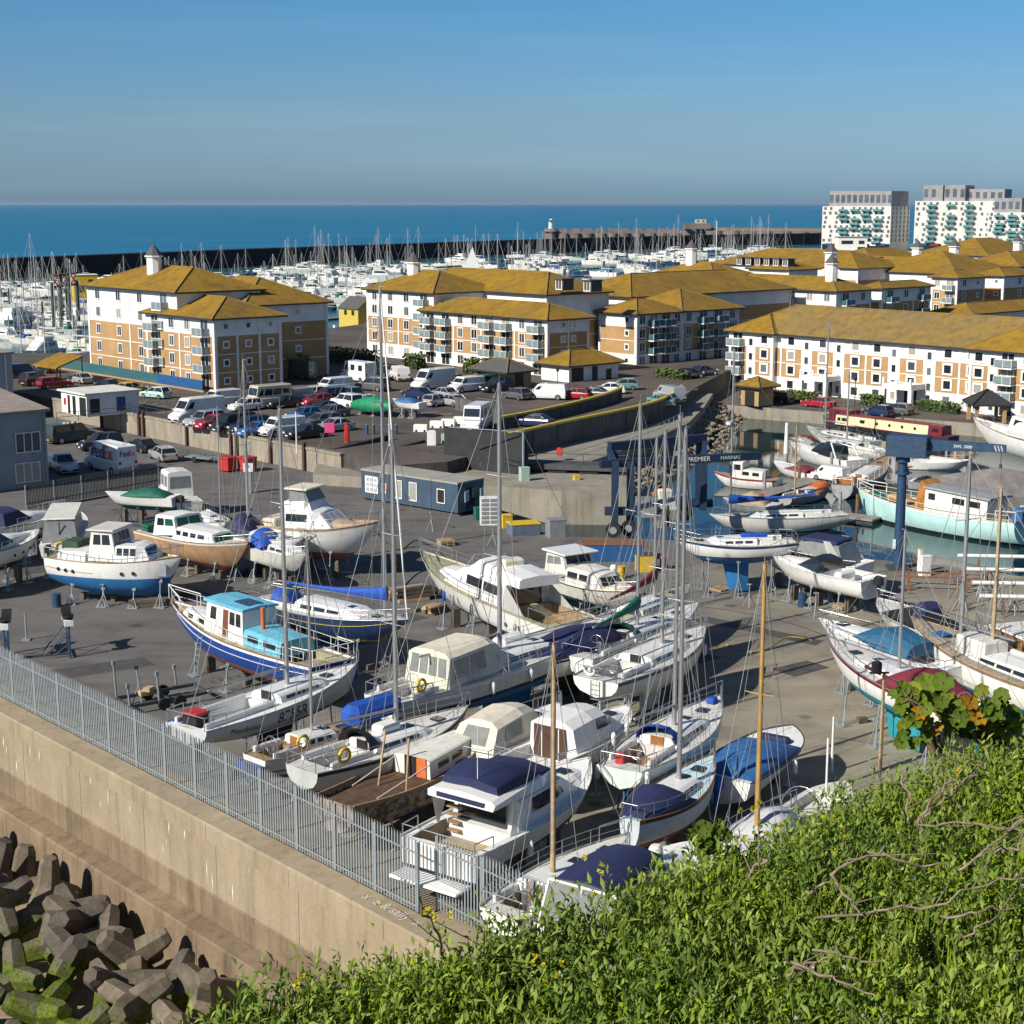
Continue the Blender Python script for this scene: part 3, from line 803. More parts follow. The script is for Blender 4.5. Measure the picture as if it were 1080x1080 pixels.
for px,py in ((967,266),(1006,264),(876,272),(1073,258)):
 t=thing('roof_cupola',{967: 'white cupola in front of the left hand tower block',1006: 'white cupola below the right hand tower block',876: 'white cupola left of the far orange roofs',1073: 'white cupola at the right edge below the tower'}[px],'cupola')
 q=P(px,py+8,12.5); turret(t,q,12.5,1.25)
 m=MB(); m.box((q.x,q.y,6),(3.4,3.4,11.4)); m.build('stair_tower',RENDER,t)
TWHITE=mat('tower_white_cladding',(.74,.71,.66),.7,.08,.2)
TGREY=mat('tower_grey_storey',(.34,.33,.33),.7,.15,.3)
TGLASS=mat('turquoise_glass_balcony',(.14,.34,.32),.25,.15,.6,spec=.6)
TWIN=mat('tower_window_glass',(.13,.15,.17),.2,.4,.15)
def tower(label,px0,px1,px2,pyt,pyb,cols,balc,D,pent,z0=1.0):
 r=thing('apartment_tower',label,'building')
 a=at_d(px0,D+6,0); b=at_d(px1,D,0); c=at_d(px2,D+20,0)
 H=ZT(Vector((b.x,D,0)),pyt)
 m=MB(); dep=Vector((c.x-b.x,20,0))
 m.prism(xy(a,b,b+dep,a+dep),0,H,0); m.build('wall',[TWHITE,TWHITE],r)
 f=(b-a); L=f.length; f.normalize(); n=Vector((f.y,-f.x,0)); rz=math.atan2(n.y,n.x)+pi/2
 ns=8; sh=(H-5)/ns
 wmsh=MB(); wmsh.box((0,-.06,0),(1.25,.12,1.55)); wm=wmsh.mesh('window',TWIN)
 bl=MB(); bl.box((0,-1.0,0),(4.4,2.0,.25),mi=0); bl.box((0,-1.98,.55),(4.4,.08,.85),mi=0); bl.box((-2.16,-1,.55),(.08,1.9,.85),mi=0); bl.box((2.16,-1,.55),(.08,1.9,.85),mi=0)
 blm=bl.mesh('balcony',TGLASS)
 cnt=0; extra=MB()
 for s in range(ns):
  for k in range(cols):
   q=a+f*(L*(k+.5+.14*((s*7+k*3) % 3-1))/cols); z=5+s*sh+sh/2
   if k in balc:
    if (s+k) % 4 != 3 or s % 2: place(blm,'balcony',r,(q.x,q.y,z-1.2),rz)
    place(wm,'window',r,(q.x,q.y,z),rz); cnt += 1; continue
   if (s*3+k*5) % 7 in (3,6): continue
   if cnt < 96: place(wm,'window',r,(q.x,q.y,z),rz); cnt += 1
   else: extra.box((q.x+n.x*.06,q.y+n.y*.06,z),(1.5,.12,1.9),rz)
 g=dep.normalized(); n2=Vector((g.y,-g.x,0)); rz2=math.atan2(n2.y,n2.x)+pi/2
 for s in range(ns):
  for k in range(5):
   q=b+dep*((k+.5)/5); z=5+s*sh+sh/2
   extra.box((q.x+n2.x*.06,q.y+n2.y*.06,z),(1.5,.12,1.9),rz2)
 e=extra.build('window',TWIN,r); e['kind']='stuff'
 m=MB()
 for (t0,t1,hh,in_) in pent:
  p0=a+f*(L*t0)+dep*in_; p1=a+f*(L*t1)+dep*in_
  m.prism(xy(p0,p1,p1+dep*(.95-in_),p0+dep*(.95-in_)),H+.002,H+hh)
 pw=m.build('penthouse',TGREY,r)
 m=MB()
 for (t0,t1,hh,in_) in pent:
  k=t0+.03
  while k < t1-.02:
   q=a+f*(L*k)+dep*in_; m.box((q.x+n.x*.08,q.y+n.y*.08,H+hh*.5),(2.0,.16,hh*.5),rz); k += .085
 m.build('window_band',TWIN,pw)
 m=MB(); q=a.lerp(b,.5); m.box((q.x+n.x*.3,q.y+n.y*.3,2.4),(L*.98,.6,3.8),rz); m.build('shopfront',GLASS,r)
 m=MB()
 for k in range(7):
  q=a+f*(L*(.1+.13*k)); m.box((q.x+n.x*.7,q.y+n.y*.7,3.9),(L*.09,.3,1.3),rz,k % 3)
 m.build('shop_sign',[MAT['blue_hoarding'],REDP,TRIM],r)
tower('white tower block with turquoise balconies, left of the two by the sea',866,938,958,217.5,262,12,(3,5,7,9),900,[(.08,.98,8.2,.05)])
tower('wider white tower block with a stepped grey top storey by the sea',963,1056,1066,212,262,14,(2,5,8),900,[(.08,.30,8.6,.05),(.32,.55,8.6,.05),(.56,.98,6.5,.2)])
tower('lower white wing of flats with turquoise balconies at the right edge beside the towers',1040,1125,1140,224,263,12,(1,3,5,8),872,[(.06,.40,7.5,.05),(.45,.9,8,.1)])
m=MB(); a=at_d(826,880,0); m.prism(xy(at_d(826,860,0),at_d(1160,838,0),at_d(1160,940,0),at_d(826,960,0)),-4,.4)
tag(m.build('seafront_ground',[CONC,CONC]),kind='structure')
p=thing('pavilion','low white flat roofed pavilion at the foot of the left tower','building',at_d(897,862,.4))
m=MB(); m.box((0,0,4.2),(15,10,8.4)); m.build('wall',TWHITE,p)
m=MB(); m.box((-3,-5.05,5.8),(6,.1,1.8)); m.box((4.5,-5.05,5.8),(3,.1,1.8)); m.box((4.5,-5.05,2.2),(4,.1,2.4)); m.build('window',GLASS,p)
m=MB(); m.box((0,0,8.55),(16,11,.3)); m.build('roof',TGREY,p)
m=MB()
for k in range(40):
 q=at_d(824+k*7.2,856,.4); m.box((q.x,q.y,-1.5),(.35,.35,4))
q=at_d(960,856,.4); 
b_=thing('jetty_railing','pale walkway with posts along the seafront below the towers','walkway')
m.build('post',TWHITE,b_)
m=MB(); q0,q1=at_d(822,855,.4),at_d(1110,855,.4); m.prism(xy(q0,q1,q1+Vector((0,2.4,0)),q0+Vector((0,2.4,0))),.9,1.3); m.build('deck',TWHITE,b_)
for k in range(10):
 px=754+k*8.6
 yel=k in (0,2,4,6,9)
 t=thing('marina_house',('small yellow' if yel else 'small white')+' boat house in the row among the far masts, %s from the left' % ('first','second','third','fourth','fifth','sixth','seventh','eighth','ninth','last')[k],'boat house',at_d(px+4,588-k*1.5,-2.6))
 m=MB(); m.box((0,0,3.3),(2.9,5,6.6)); m.build('wall',YELLOWP if yel else RENDER,t)
 m=MB(); m.box((-.6,-2.52,4.6),(.7,.08,1.0)); m.box((.7,-2.52,4.6),(.6,.08,1.0)); m.build('window',GLASS,t)
 m=MB(); m.box((0,-2.52,1.4),(1.6,.08,1.8)); m.build('door',GLASS,t)
 m=MB(); m.box((0,0,6.72),(2.92,5.3,.24)); m.build('roof',TRIM,t)
t=thing('boat_house','tall yellow gabled house with a grey blue side between the two apartment blocks','house',P(380,345,.5),math.atan2(U.y,U.x))
m=MB(); m.add([(-3.4,-3,0),(3.4,-3,0),(3.4,3,0),(-3.4,3,0),(-3.4,-3,4.2),(3.4,-3,4.2),(3.4,3,4.2),(-3.4,3,4.2),(-3.4,0,6.3),(3.4,0,6.3)],
 [(0,3,7,8,4)[::-1],(1,2,6,9,5),(0,1,5,4),(2,3,7,6)],0)
m.build('wall',mat('faded_yellow_wall',(.50,.38,.07),.8,.15),t)
m=MB(); m.add([(-3.6,-3.4,4.0),(3.6,-3.4,4.0),(3.6,0,6.42),(-3.6,0,6.42),(-3.6,3.4,4.0),(3.6,3.4,4.0)],[(0,1,2,3),(3,2,5,4)]); m.build('roof',SLATE,t)
m=MB(); m.box((-1,-3.04,3.2),(.9,.08,1.0)); m.box((1.6,-3.04,3.2),(.9,.08,1.0)); m.build('window',GLASS,t)
m=MB(); m.box((0,0,-1.8),(14,9,.4)); m.box((-5,-3,-1.2),(.5,.5,3)); m.build('deck',RENDER,t)
def small_hip(label,q,a,La,Lb,h,z0,doors,wallm,roofm,name='store_building'):
 r=thing(name,label,'building',(q.x,q.y,z0),math.atan2(U.y,U.x))
 m=MB(); m.box((-La/2,Lb/2,h/2),(La,Lb,h)); m.build('wall',wallm,r)
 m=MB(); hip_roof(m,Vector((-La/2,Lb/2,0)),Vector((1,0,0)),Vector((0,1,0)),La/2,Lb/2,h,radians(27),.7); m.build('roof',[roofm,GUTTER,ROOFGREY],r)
 for kind,face,t,w,hh in doors:
  m=MB()
  if face == 'a': m.box((-t,-.03,hh/2),(w,.06,hh))
  else: m.box((.03,t,hh/2),(.06,w,hh))
  m.build(kind,GLASS if kind == 'window' else BLACK,r)
 return r
q=P(600,405,GZ-.2); 
small_hip('low white walled store with a brown hipped roof and dark doors beside the middle block',q,0,5.5,9.5,2.5,GZ-.2,[('door','b',1.6,2.2,2.1),('door','b',4.9,1.0,2.1),('window','b',7.6,1.0,1.6)],RENDER,ROOF)
q=P(535,411,GZ)
small_hip('brick kiosk with a brown hipped roof in the car park',q,0,6.5,4.2,2.3,GZ,[('door','b',2.1,1.4,2.0),('door','a',4.0,3.6,1.9)],BRICK,SLATE)
q=P(800,424,.4)
r=small_hip('tiny stone gatehouse with a gabled roof at the end of the ramp',q,0,3.0,3.0,2.6,-.2,[('door','a',1.5,1.6,1.9)],make_concrete('honey_stone',(.33,.23,.11),(.45,.33,.18),.6,.3),ROOF)
CLAD=mat('pale_grey_ribbed_cladding',(.33,.33,.34),.55,.1,.6)
CLADROOF=mat('brown_grey_sheet_roof',(.28,.24,.20),.7,.2,.8)
qf=P(52,512,0); zt=ZT(qf,431); LW=24; q=qf-V*LW
r=thing('warehouse','pale grey ribbed warehouse at the left edge beside the parked white pickup','building')
aw=math.atan2(U.y,U.x); av_=math.atan2(V.y,V.x); L1=11
m=MB(); c=q-U*(L1/2)+V*(LW/2); m.box((c.x,c.y,zt/2),(L1,LW,zt),aw)
for k in range(int(LW/.4)):
 p=q+V*(.2+k*.4)+U*.02; m.box((p.x,p.y,zt/2-.05),(.12,.06,zt-.12),av_)
m.build('wall',CLAD,r)
m=MB(); A4=[q-V*.4+U*.35,q+V*(LW+.35)+U*.35,q+V*(LW+.35)-U*L1,q-V*.4-U*L1]
m.add([(x.x,x.y,zt+.02+(1.1 if i in (2,3) else 0)) for i,x in enumerate(A4)]+[(x.x,x.y,zt-.25) for x in A4],[(0,1,2,3),(4,5,1,0),(5,6,2,1),(6,7,3,2),(7,4,0,3)]); m.build('roof',CLADROOF,r)
wf,wp=window_meshes(2.3,1.7,2,.09)
for zz,py in ((1.5,503),(4.3,466)):
 t=along(Vector((q.x,q.y,zz)),V,29); p=q+V*t+U*.09
 f=place(wf,'window',r,(p.x,p.y,zz),av_); place(wp,'pane',f)
m=MB(); p=q+V*(LW-.2)+U*.16; m.tube((p.x,p.y,0),(p.x,p.y,zt),.07); m.build('downpipe',CLAD,r)
r=thing('warehouse','taller blue grey block behind the ribbed warehouse at the left edge','building')
qf=P(15,424,GZ); zt2=ZT(qf,373); c=qf-V*6-U*6
m=MB(); m.box((c.x,c.y,zt2/2),(12,12,zt2),aw); m.build('wall',CLAD,r)
m=MB(); m.box((c.x,c.y,zt2+.1),(12.5,12.5,.25),aw); m.build('roof',CLADROOF,r)
m=MB(); p=qf-V*.9+U*.1; m.tube((p.x,p.y,GZ),(p.x,p.y,zt2),.09); m.build('downpipe',TRIM,r)
q=P(92,440,GZ)
r=thing('site_hut','white flat roofed hut with dark doors on the car park edge','hut',(q.x,q.y,GZ),aw)
La,Lb,h=6.2,6.5,2.5
m=MB(); m.box((-La/2,Lb/2,h/2),(La,Lb,h)); m.build('wall',RENDER,r)
m=MB(); m.box((-La/2,Lb/2,h+.1),(La+.7,Lb+.7,.2)); m.build('roof',mat('white_felt_roof',(.62,.60,.55),.8,.15,1),r)
for x,w,mt in ((-.9,1.5,BLACK),(-3.0,.7,BLACK),(-4.3,.5,BLACK)):
 m=MB(); m.box((x,-.03,1.1),(w,.06,2.1)); m.build('door',mt,r)
for y,w,mt in ((2.6,.8,RENDER),(1.0,1.2,BLACK),(4.3,1.1,BLUEBOARD)):
 m=MB(); m.box((.03,y,1.2),(.06,w,1.6)); m.build('door',mt,r)
m=MB(); m.box((-5.3,-.03,1.35),(.5,.05,.8)); m.build('sign',REDP,r)
q=P(483,545,0)
CABIN=mat('dark_blue_cabin_paint',(.045,.078,.12),.5,.2,.8)
r=thing('portable_cabin','long dark blue portable cabin with a pale flat roof at the back of the yard','cabin',(q.x,q.y,0),math.atan2(.66,-.75)-pi)
r.rotation_euler=(0,0,bearing(P(375,496,2.7),P(481,512,2.7)))
La,Lb,h=11.6,3.3,2.75
m=MB(); 
for x0,x1 in ((-La,-8.1),(-8.06,-3.1),(-3.06,0)): m.box(((x0+x1)/2,Lb/2,h/2+.15),(x1-x0,Lb,h-.3))
m.build('wall',CABIN,r)
m=MB()
for x0,x1 in ((-La,-8.12),(-8.04,-3.12),(-3.04,0)): m.box(((x0+x1)/2,Lb/2,h+.08),(x1-x0+.02,Lb+.1,.16))
m.build('roof',mat('grey_cabin_roof',(.30,.29,.25),.8,.15,.8),r)
for x in (-7.0,-5.2,-1.9):
 f=place(window_meshes(.8,1.5 if x < -3 else 1.1,0,.07)[0],'window',r,(x,-.01,1.55)); mm=MB(); mm.box((0,-.01,0),(.8,.03,1.5 if x < -3 else 1.1)); mm.build('pane',CURTAIN if x < -3 else GLASS,f)
m=MB(); m.box((-10.3,-.03,1.6),(1.6,.05,1.5)); nb=m.build('notice_board',FOAMWHITE,r)
m=MB()
for i in range(3):
 for j in range(3): m.box((-10.75+i*.46,-.06,1.15+j*.45),(.34,.02,.32))
m.build('notice',mat('printed_notice',(.40,.42,.45),.7,.5,9),nb)
m=MB(); m.box((-8.75,-.03,1.75),(.62,.05,.38),mi=0); m.box((-8.75,-.031,1.4),(.62,.05,.3),mi=1); m.box((-8.75,-.032,1.12),(.62,.05,.24),mi=2); m.build('safety_sign',[mat('pink_sign',(.6,.25,.3),.6,0),YELLOWP,TRIM],r)
m=MB(); m.box((.03,1.6,1.3),(.06,1.0,2.0)); m.build('door',GLASS,r)
m=MB(); m.box((.4,.7,1.7),(.06,.9,.9),.35); m.box((.4,2.6,1.7),(.06,.7,.9),.35); m.build('shutter',mat('pale_blue_panel',(.30,.42,.50),.5,.1),r)
m=MB(); m.box((-La/2,0.4,.08),(La,.3,.16)); m.box((-La/2,2.8,.08),(La,.3,.16)); m.build('plinth',DARKCONC,r)
GREYWOOD=mat('grey_weathered_timber',(.13,.105,.08),.9,.3,3)
# ================================================================== boats
class Boat:
 """local frame: bow towards +X, z=0 at the lowest point of the hull"""
 def __init__(self,name,label,cat,stern,bow,zdeck,B,H,group=None,base=None,form='yacht',tw=.62,ms=.45,p=2.1,
     rb=.35,rs=.05,hullm=WHITE,stripe=NAVYHULL,anti=ANTIBLUE,sheer=None,wl=.42,stripe_h=.10,trk=0.0,stem=.42,bul=.03,
     z0=None,rail=None):
  a=P(*stern,zdeck); b=P(*bow,zdeck)
  if form == 'chine' and p == 2.1: p=2.9
  self.L=L=(b-a).length; self.B,self.H=B,H
  self.form,self.tw,self.ms,self.p,self.rb,self.rs,self.stem,self.trk,self.bul=form,tw,ms,p,rb,rs,stem,trk,bul
  c=(a+b)/2
  self.z=zdeck-H if z0 is None else z0
  self.rz=bearing(a,b)
  self.root=thing(name,label,cat,(c.x,c.y,self.z),self.rz,group)
  self.wlz=wl*H
  NS=22
  S=[1-(1-k/NS) ** 1.25 for k in range(NS+1)]
  self.S=S
  m=MB(); R,Lf=[],[]
  sm_=sheer or hullm
  for s in S:
   zs,zb=self.zs(s),self.zb(s)
   zw=min(max(zb,self.wlz),zs-.05 if zs-.05 > zb else zb); zt=min(max(zw,self.wlz+stripe_h),max(zb,zs-.04))
   zq=max(zt,zs-.16*(1 if sheer else .5))
   rows=[zb,zb+(zw-zb)*.3,zb+(zw-zb)*.65,zw,zt,zt+(zq-zt)*.33,zt+(zq-zt)*.68,zq,zs]
   R.append([(self.x(s,z),-self.y(s,z),z) for z in rows]); Lf.append([(self.x(s,z),self.y(s,z),z) for z in rows])
  mi=[1,1,1,2,0,0,0,3]
  nr=9
  for side,rr_ in ((0,R),(1,Lf)):
   vs=[q for r in rr_ for q in r]; 
   for k in range(NS):
    for j in range(nr-1):
     f=(k*nr+j,(k+1)*nr+j,(k+1)*nr+j+1,k*nr+j+1)
     if side: f=f[::-1]
     m.add([vs[i] for i in f],[(0,1,2,3)],mi[j],False)
  ring=R[0]+Lf[0][::-1]
  for j in range(nr-1):
   m.add([R[0][j],R[0][j+1],Lf[0][j+1],Lf[0][j]],[(0,1,2,3)],mi[j] if j < 3 else 0)
  me=m.mesh('hull',[hullm,anti,stripe,sm_])
  bm=bmesh.new(); bm.from_mesh(me); bmesh.ops.remove_doubles(bm,verts=bm.verts,dist=.002); bm.to_mesh(me); bm.free()
  for pl in me.polygons: pl.use_smooth=True
  me.set_sharp_from_angle(angle=radians(38))
  self.hull=place(me,'hull',self.root)
  if rail:
   m=MB(); pts=[self.edge(s,1,0.02) for s in S]; m.path(pts,.035,4); pts=[self.edge(s,-1,0.02) for s in S]; m.path(pts,.035,4)
   m.build('rub_rail',rail,self.root)
 def b(self,s):
  h=self.B/2
  if s < self.ms: return h*(self.tw+(1-self.tw)*sin(pi/2*s/self.ms))
  return h*max(0.0,1-((s-self.ms)/(1-self.ms)) ** self.p)
 def zs(self,s):
  k=.38
  return self.H+(self.rb*((s-k)/(1-k)) ** 2 if s > k else self.rs*((k-s)/k) ** 2)
 def zb(self,s):
  H=self.H; st=self.stem
  if self.form == 'yacht': z=.50*H*max(0,(.45-s)/.45) ** 1.8
  elif self.form == 'long': z=.30*H*max(0,(.4-s)/.4) ** 2.2
  else: z=.04*H*max(0,(.45-s)/.45)
  if s > 1-st: z += (self.zs(1)-.02)*((s-1+st)/st) ** (2.3 if self.form != 'plumb' else 6)
  return min(z,self.zs(s)-.01)
 def y(self,s,z):
  zb,zs=self.zb(s),self.zs(s); t=max(0,min(1,(z-zb)/max(1e-4,zs-zb))); b=self.b(s)
  if self.form in ('yacht','long'):
   return b*(1-(1-t) ** 2.6) ** .62
  c=.30+.25*s
  if t < c: return b*(.86-.22*s)*(t/c) ** .85
  return b*((.86-.22*s)+(.14+.22*s)*((t-c)/(1-c)) ** .9)
 def x(self,s,z):
  t=(z-self.zb(s))/max(1e-4,self.zs(s)-self.zb(s))
  return -self.L/2+s*self.L+self.trk*t*max(0,1-s/.12)
 def edge(self,s,side=1,dz=0.0,inset=0.0):
  return Vector((-self.L/2+s*self.L+self.trk*max(0,1-s/.12),side*max(0,self.b(s)-inset),self.zs(s)+dz))
 def X(self,s): return -self.L/2+s*self.L
 def deck(self,m_=None,cock=None,cw=.55,cd=.55,cm=None,camber=.06):
  """deck with an optional sunk cockpit from cock[0] to cock[1]; cw is its share of the half beam"""
  m=MB(); st=sorted(set(list(self.S)+([cock[0],cock[1],cock[0]+.001,cock[1]-.001] if cock else [])))
  pr=None
  for s in st:
   z=self.zs(s)-self.bul; b=self.b(s)*.985; x=self.X(s)+self.trk*max(0,1-s/.12)
   inn=bool(cock) and cock[0] < s < cock[1]
   w=b*cw if not cock else min(b*cw,self.B*.5*cw)
   zc=z-cd if inn else z+camber*min(1,b)
   zi=z-cd if inn else z+camber*.6*min(1,b)
   cur=[(x,-b,z),(x,-w,z+camber*.5),(x,-w,zi),(x,0,zc),(x,w,zi),(x,w,z+camber*.5),(x,b,z)]
   if pr:
    for j in range(6):
     ci=1 if (inn and pin and 1 <= j <= 4) else 0
     m.add([pr[j],cur[j],cur[j+1],pr[j+1]],[(3,2,1,0)],ci)
   pr,pin=cur,inn
  return m.build('deck',[m_ or DECK,cm or m_ or DECK],self.root)
 def house(self,name,sts,m_,r=.09,parent=None,build=True):
  """sts: (x or (xb,xt), wb, wt, zb, zt) in metres from the boat's centre, z from the deck line"""
  m=MB(); rs=[]
  for st in sts:
   xb,xt=st[0] if isinstance(st[0],tuple) else (st[0],st[0])
   wb,wt,zb,zt=st[1:]
   rr_=min(r,max(.01,(zt-zb)*.4),wt*.5)
   xr=xb+(xt-xb)*(1-rr_/max(.05,zt-zb))
   rs.append([(xb,-wb,zb),(xr,-wt-(wb-wt)*.1,zt-rr_),(xt,-wt+rr_*1.6,zt),(xt,0,zt+wt*.07),(xt,wt-rr_*1.6,zt),(xr,wt+(wb-wt)*.1,zt-rr_),(xb,wb,zb)])
  m.loft(rs,True,True,0)
  return m.build(name,m_,parent or self.root)
 @staticmethod
 def at(sts,x,f,rake=True):
  """outer side point at station x, height share f: (x, half width, z)"""
  X=[(s[0][0] if isinstance(s[0],tuple) else s[0]) for s in sts]
  for k in range(len(sts)-1):
   if min(X[k],X[k+1])-1e-6 <= x <= max(X[k],X[k+1])+1e-6:
    t=(x-X[k])/(X[k+1]-X[k]) if X[k+1] != X[k] else 0
    a,b=sts[k],sts[k+1]
    L=lambda i: a[i]+(b[i]-a[i])*t
    def sh(s): return (s[0][1]-s[0][0]) if isinstance(s[0],tuple) else 0
    dx=sh(a)+(sh(b)-sh(a))*t
    return (x+dx*f,L(1)+(L(2)-L(1))*f,L(3)+(L(4)-L(3))*f)
  return (x,sts[0][1],sts[0][3])
 def side_windows(self,sts,spans,f0=.42,f1=.82,m_=None,parent=None,name='window',off=.014,sides=(-1,1),slant=0.0):
  for x0,x1 in spans:
   for sd_ in sides:
    m=MB(); n=4; o=[]
    for k in range(n+1):
     x=x0+(x1-x0)*k/n
     a,c=self.at(sts,x,f0),self.at(sts,x+slant*(1 if x == x1 else 1 if k == n else 0),f1)
     o.append((a,c))
    vs=[]
    for a,c in o:
     for q in (a,c): vs.append((q[0],sd_*(q[1]+off),q[2]))
     for q in (a,c): vs.append((q[0],sd_*(q[1]-.03),q[2]))
    fs=[]
    for k in range(n):
     i,j=4*k,4*k+4
     fs += [(i,j,j+1,i+1),(i+1,j+1,j+3,i+3),(i,i+2,j+2,j)]
    fs += [(0,1,3,2),(4*n,4*n+2,4*n+3,4*n+1)]
    m.add(vs,fs)
    m.build(name,m_ or GLASS,parent or self.root)
 def end_windows(self,st,dirx,cols=3,f0=.4,f1=.85,m_=None,parent=None,name='windscreen',frac=.86,gap=.07):
  xb,xt=st[0] if isinstance(st[0],tuple) else (st[0],st[0])
  wb,wt,zb,zt=st[1:]
  for k in range(cols):
   u0,u1=-frac+2*frac*k/cols+gap*.5,-frac+2*frac*(k+1)/cols-gap*.5
   vs=[]
   for o in (.02,-.03):
    for u,f in ((u0,f0),(u1,f0),(u1,f1),(u0,f1)):
     w=wb+(wt-wb)*f
     vs.append((xb+(xt-xb)*f+dirx*o,u*w,zb+(zt-zb)*f))
   m=MB(); m.add(vs,[(0,1,2,3),(7,6,5,4),(0,4,5,1),(1,5,6,2),(2,6,7,3),(3,7,4,0)])
   m.build(name,m_ or GLASS,parent or self.root)
 def rails(self,s0=.04,s1=.97,h=.62,n=7,r=.016,m_=None,inset=.07,lines=2,pulpit=True):
  for sd_ in (-1,1):
   m=MB(); pts=[]
   for k in range(n):
    s=s0+(s1-s0)*k/(n-1); q=self.edge(s,sd_,-self.bul,inset); t=q+Vector((0,0,h))
    m.tube(q,t,r,n=4); pts.append(t)
   m.path(pts,r*.8,4)
   if lines > 1: m.path([q-Vector((0,0,h*.45)) for q in pts],r*.6,4)
   m.build('guard_rail',m_ or STEEL,self.root)
  if pulpit:
   m=MB(); a=self.edge(.86,1,h,.05); b=self.edge(1,1,h*1.05)+Vector((.12,0,0)); c=self.edge(.86,-1,h,.05)
   m.path([a,self.edge(.95,1,h,.0),b,self.edge(.95,-1,h,.0),c],r*1.5,5)
   for q in (a,c,b): m.tube(q,q-Vector((.02,0,h)),r*1.3,n=4)
   m.build('pulpit',m_ or STEEL,self.root)
   m=MB(); a=self.edge(.1,1,h,.05); c=self.edge(.1,-1,h,.05); d=self.edge(.0,1,h,.1); e=self.edge(.0,-1,h,.1)
   m.path([a,d,e,c],r*1.5,5)
   for q in (a,d,e,c): m.tube(q,q-Vector((0,0,h)),r*1.3,n=4)
   m.build('pushpit',m_ or STEEL,self.root)
 def s_at_px(self,px,z):
  a=self.root.location+Vector((cos(self.rz)*-self.L/2,sin(self.rz)*-self.L/2,0)); a.z=z
  return along(a,Vector((cos(self.rz),sin(self.rz),0)),px)/self.L
 def mast(self,s,top,m_=None,r=.11,spreaders=1,boom=0.0,boom_cover=None,boom_z=1.1,rig=True,radar=False,z=None,jib=None,wire=.012,boom_up=0.0):
  """top is the height above the local zero"""
  m_=m_ or ALLOY
  x=self.X(s); z0=self.zs(s) if z is None else z
  m=MB(); m.tube((x,0,z0-.1),(x,0,top),r,r*.72,n=8)
  m.tube((x,0,top),(x-.02,0,top+.45),.012,n=4); m.box((x+.1,0,top+.05),(.34,.05,.04))
  mo=m.build('mast',m_,self.root)
  hh=top-z0
  sp=[]
  for k in range(spreaders):
   zz=z0+hh*(.52 if spreaders == 1 else (.36+.30*k)); w=self.B*(.24-.05*k)
   for sd_ in (-1,1):
    m=MB(); m.tube((x,0,zz),(x-.1,sd_*w,zz+.06),.03,.02,n=5); m.build('spreader',m_,mo)
   sp.append((zz,w))
  if rig:
   for sd_ in (-1,1):
    m=MB(); ch=self.edge(max(0,s-.02),sd_,0,.06); pts=[(x,0,top-.05)]+[(x-.1,sd_*w,zz+.06) for zz,w in reversed(sp)]+[ch]
    m.path(pts,wire,4)
    if sp: m.path([(x,0,sp[0][0]),self.edge(s+.05,sd_,0,.06)],wire,4); m.path([(x,0,sp[0][0]),self.edge(s-.08,sd_,0,.06)],wire,4)
    m.build('shroud',WIRE,self.root)
   m=MB(); m.path([(x,0,top-.1),self.edge(.985,1,.0)],(wire if not jib else .05),5); m.build('forestay',jib or WIRE,self.root)
   m=MB(); m.path([(x,0,top),self.edge(0.0,1,.0,self.b(0))],wire,4); m.build('backstay',WIRE,self.root)
   m=MB(); m.path([(x-.11,.03,z0+.8),(x-.09,.05,top-.1)],wire*.8,4); m.build('halyard',WIRE,self.root)
  if boom:
   zb=z0+boom_z
   bo=MB(); bo.tube((x-.08,0,zb),(x-boom,0,zb+boom_up),.06,n=6); b_=bo.build('boom',m_,self.root)
   if boom_cover:
    m=MB(); rs=[]
    for k in range(9):
     t=k/8; xx=x+.12-t*(boom*.97); w=.17*(1-.55*t)+.02*sin(k*2.1); hgt=.62*(1-t) ** 3+.30*(1-.5*t)
     zc=zb+boom_up*t
     rs.append([(xx,w*cos(a) ,zc+.02+hgt*.5*(1+sin(a))-.08) for a in np.linspace(0,2*pi,8,endpoint=False)])
    m.loft(rs,True,True,0,True,True); m.build('sail_cover',boom_cover,b_)
  if radar:
   m=MB(); m.tube((x+.3,0,z0+hh*.55),(x+.3,0,z0+hh*.55+.22),.28,n=10); m.box((x+.15,0,z0+hh*.55-.04),(.4,.1,.05)); m.build('radar_dome',WHITE,mo)
  return mo
 def keel(self,depth,s0=.38,s1=.60,m_=None,w=.2,rudder=True):
  m=MB(); zt=self.zb(.5)+.15
  A=[(self.X(s0),-w*.3,0),(self.X(s1),-w*.3,0),(self.X(s1),w*.3,0),(self.X(s0),w*.3,0)]
  rs=[]
  for z,k in ((zt,0),(-depth,1)):
   xa,xb=self.X(s0)+.25*k*0,self.X(s1)-.5*k
   rs.append([(xa,0,z),((xa+xb)/2,-w,z),(xb,0,z),((xa+xb)/2,w,z)])
  m.loft(rs,True,True); m.build('keel',m_ or ANTIBLUE,self.root)
  if rudder:
   m=MB(); x=self.X(.05); m.box((x+.1,0,self.zb(.05)-depth*.25),(.5,.07,depth*.9)); m.build('rudder',m_ or ANTIBLUE,self.root)
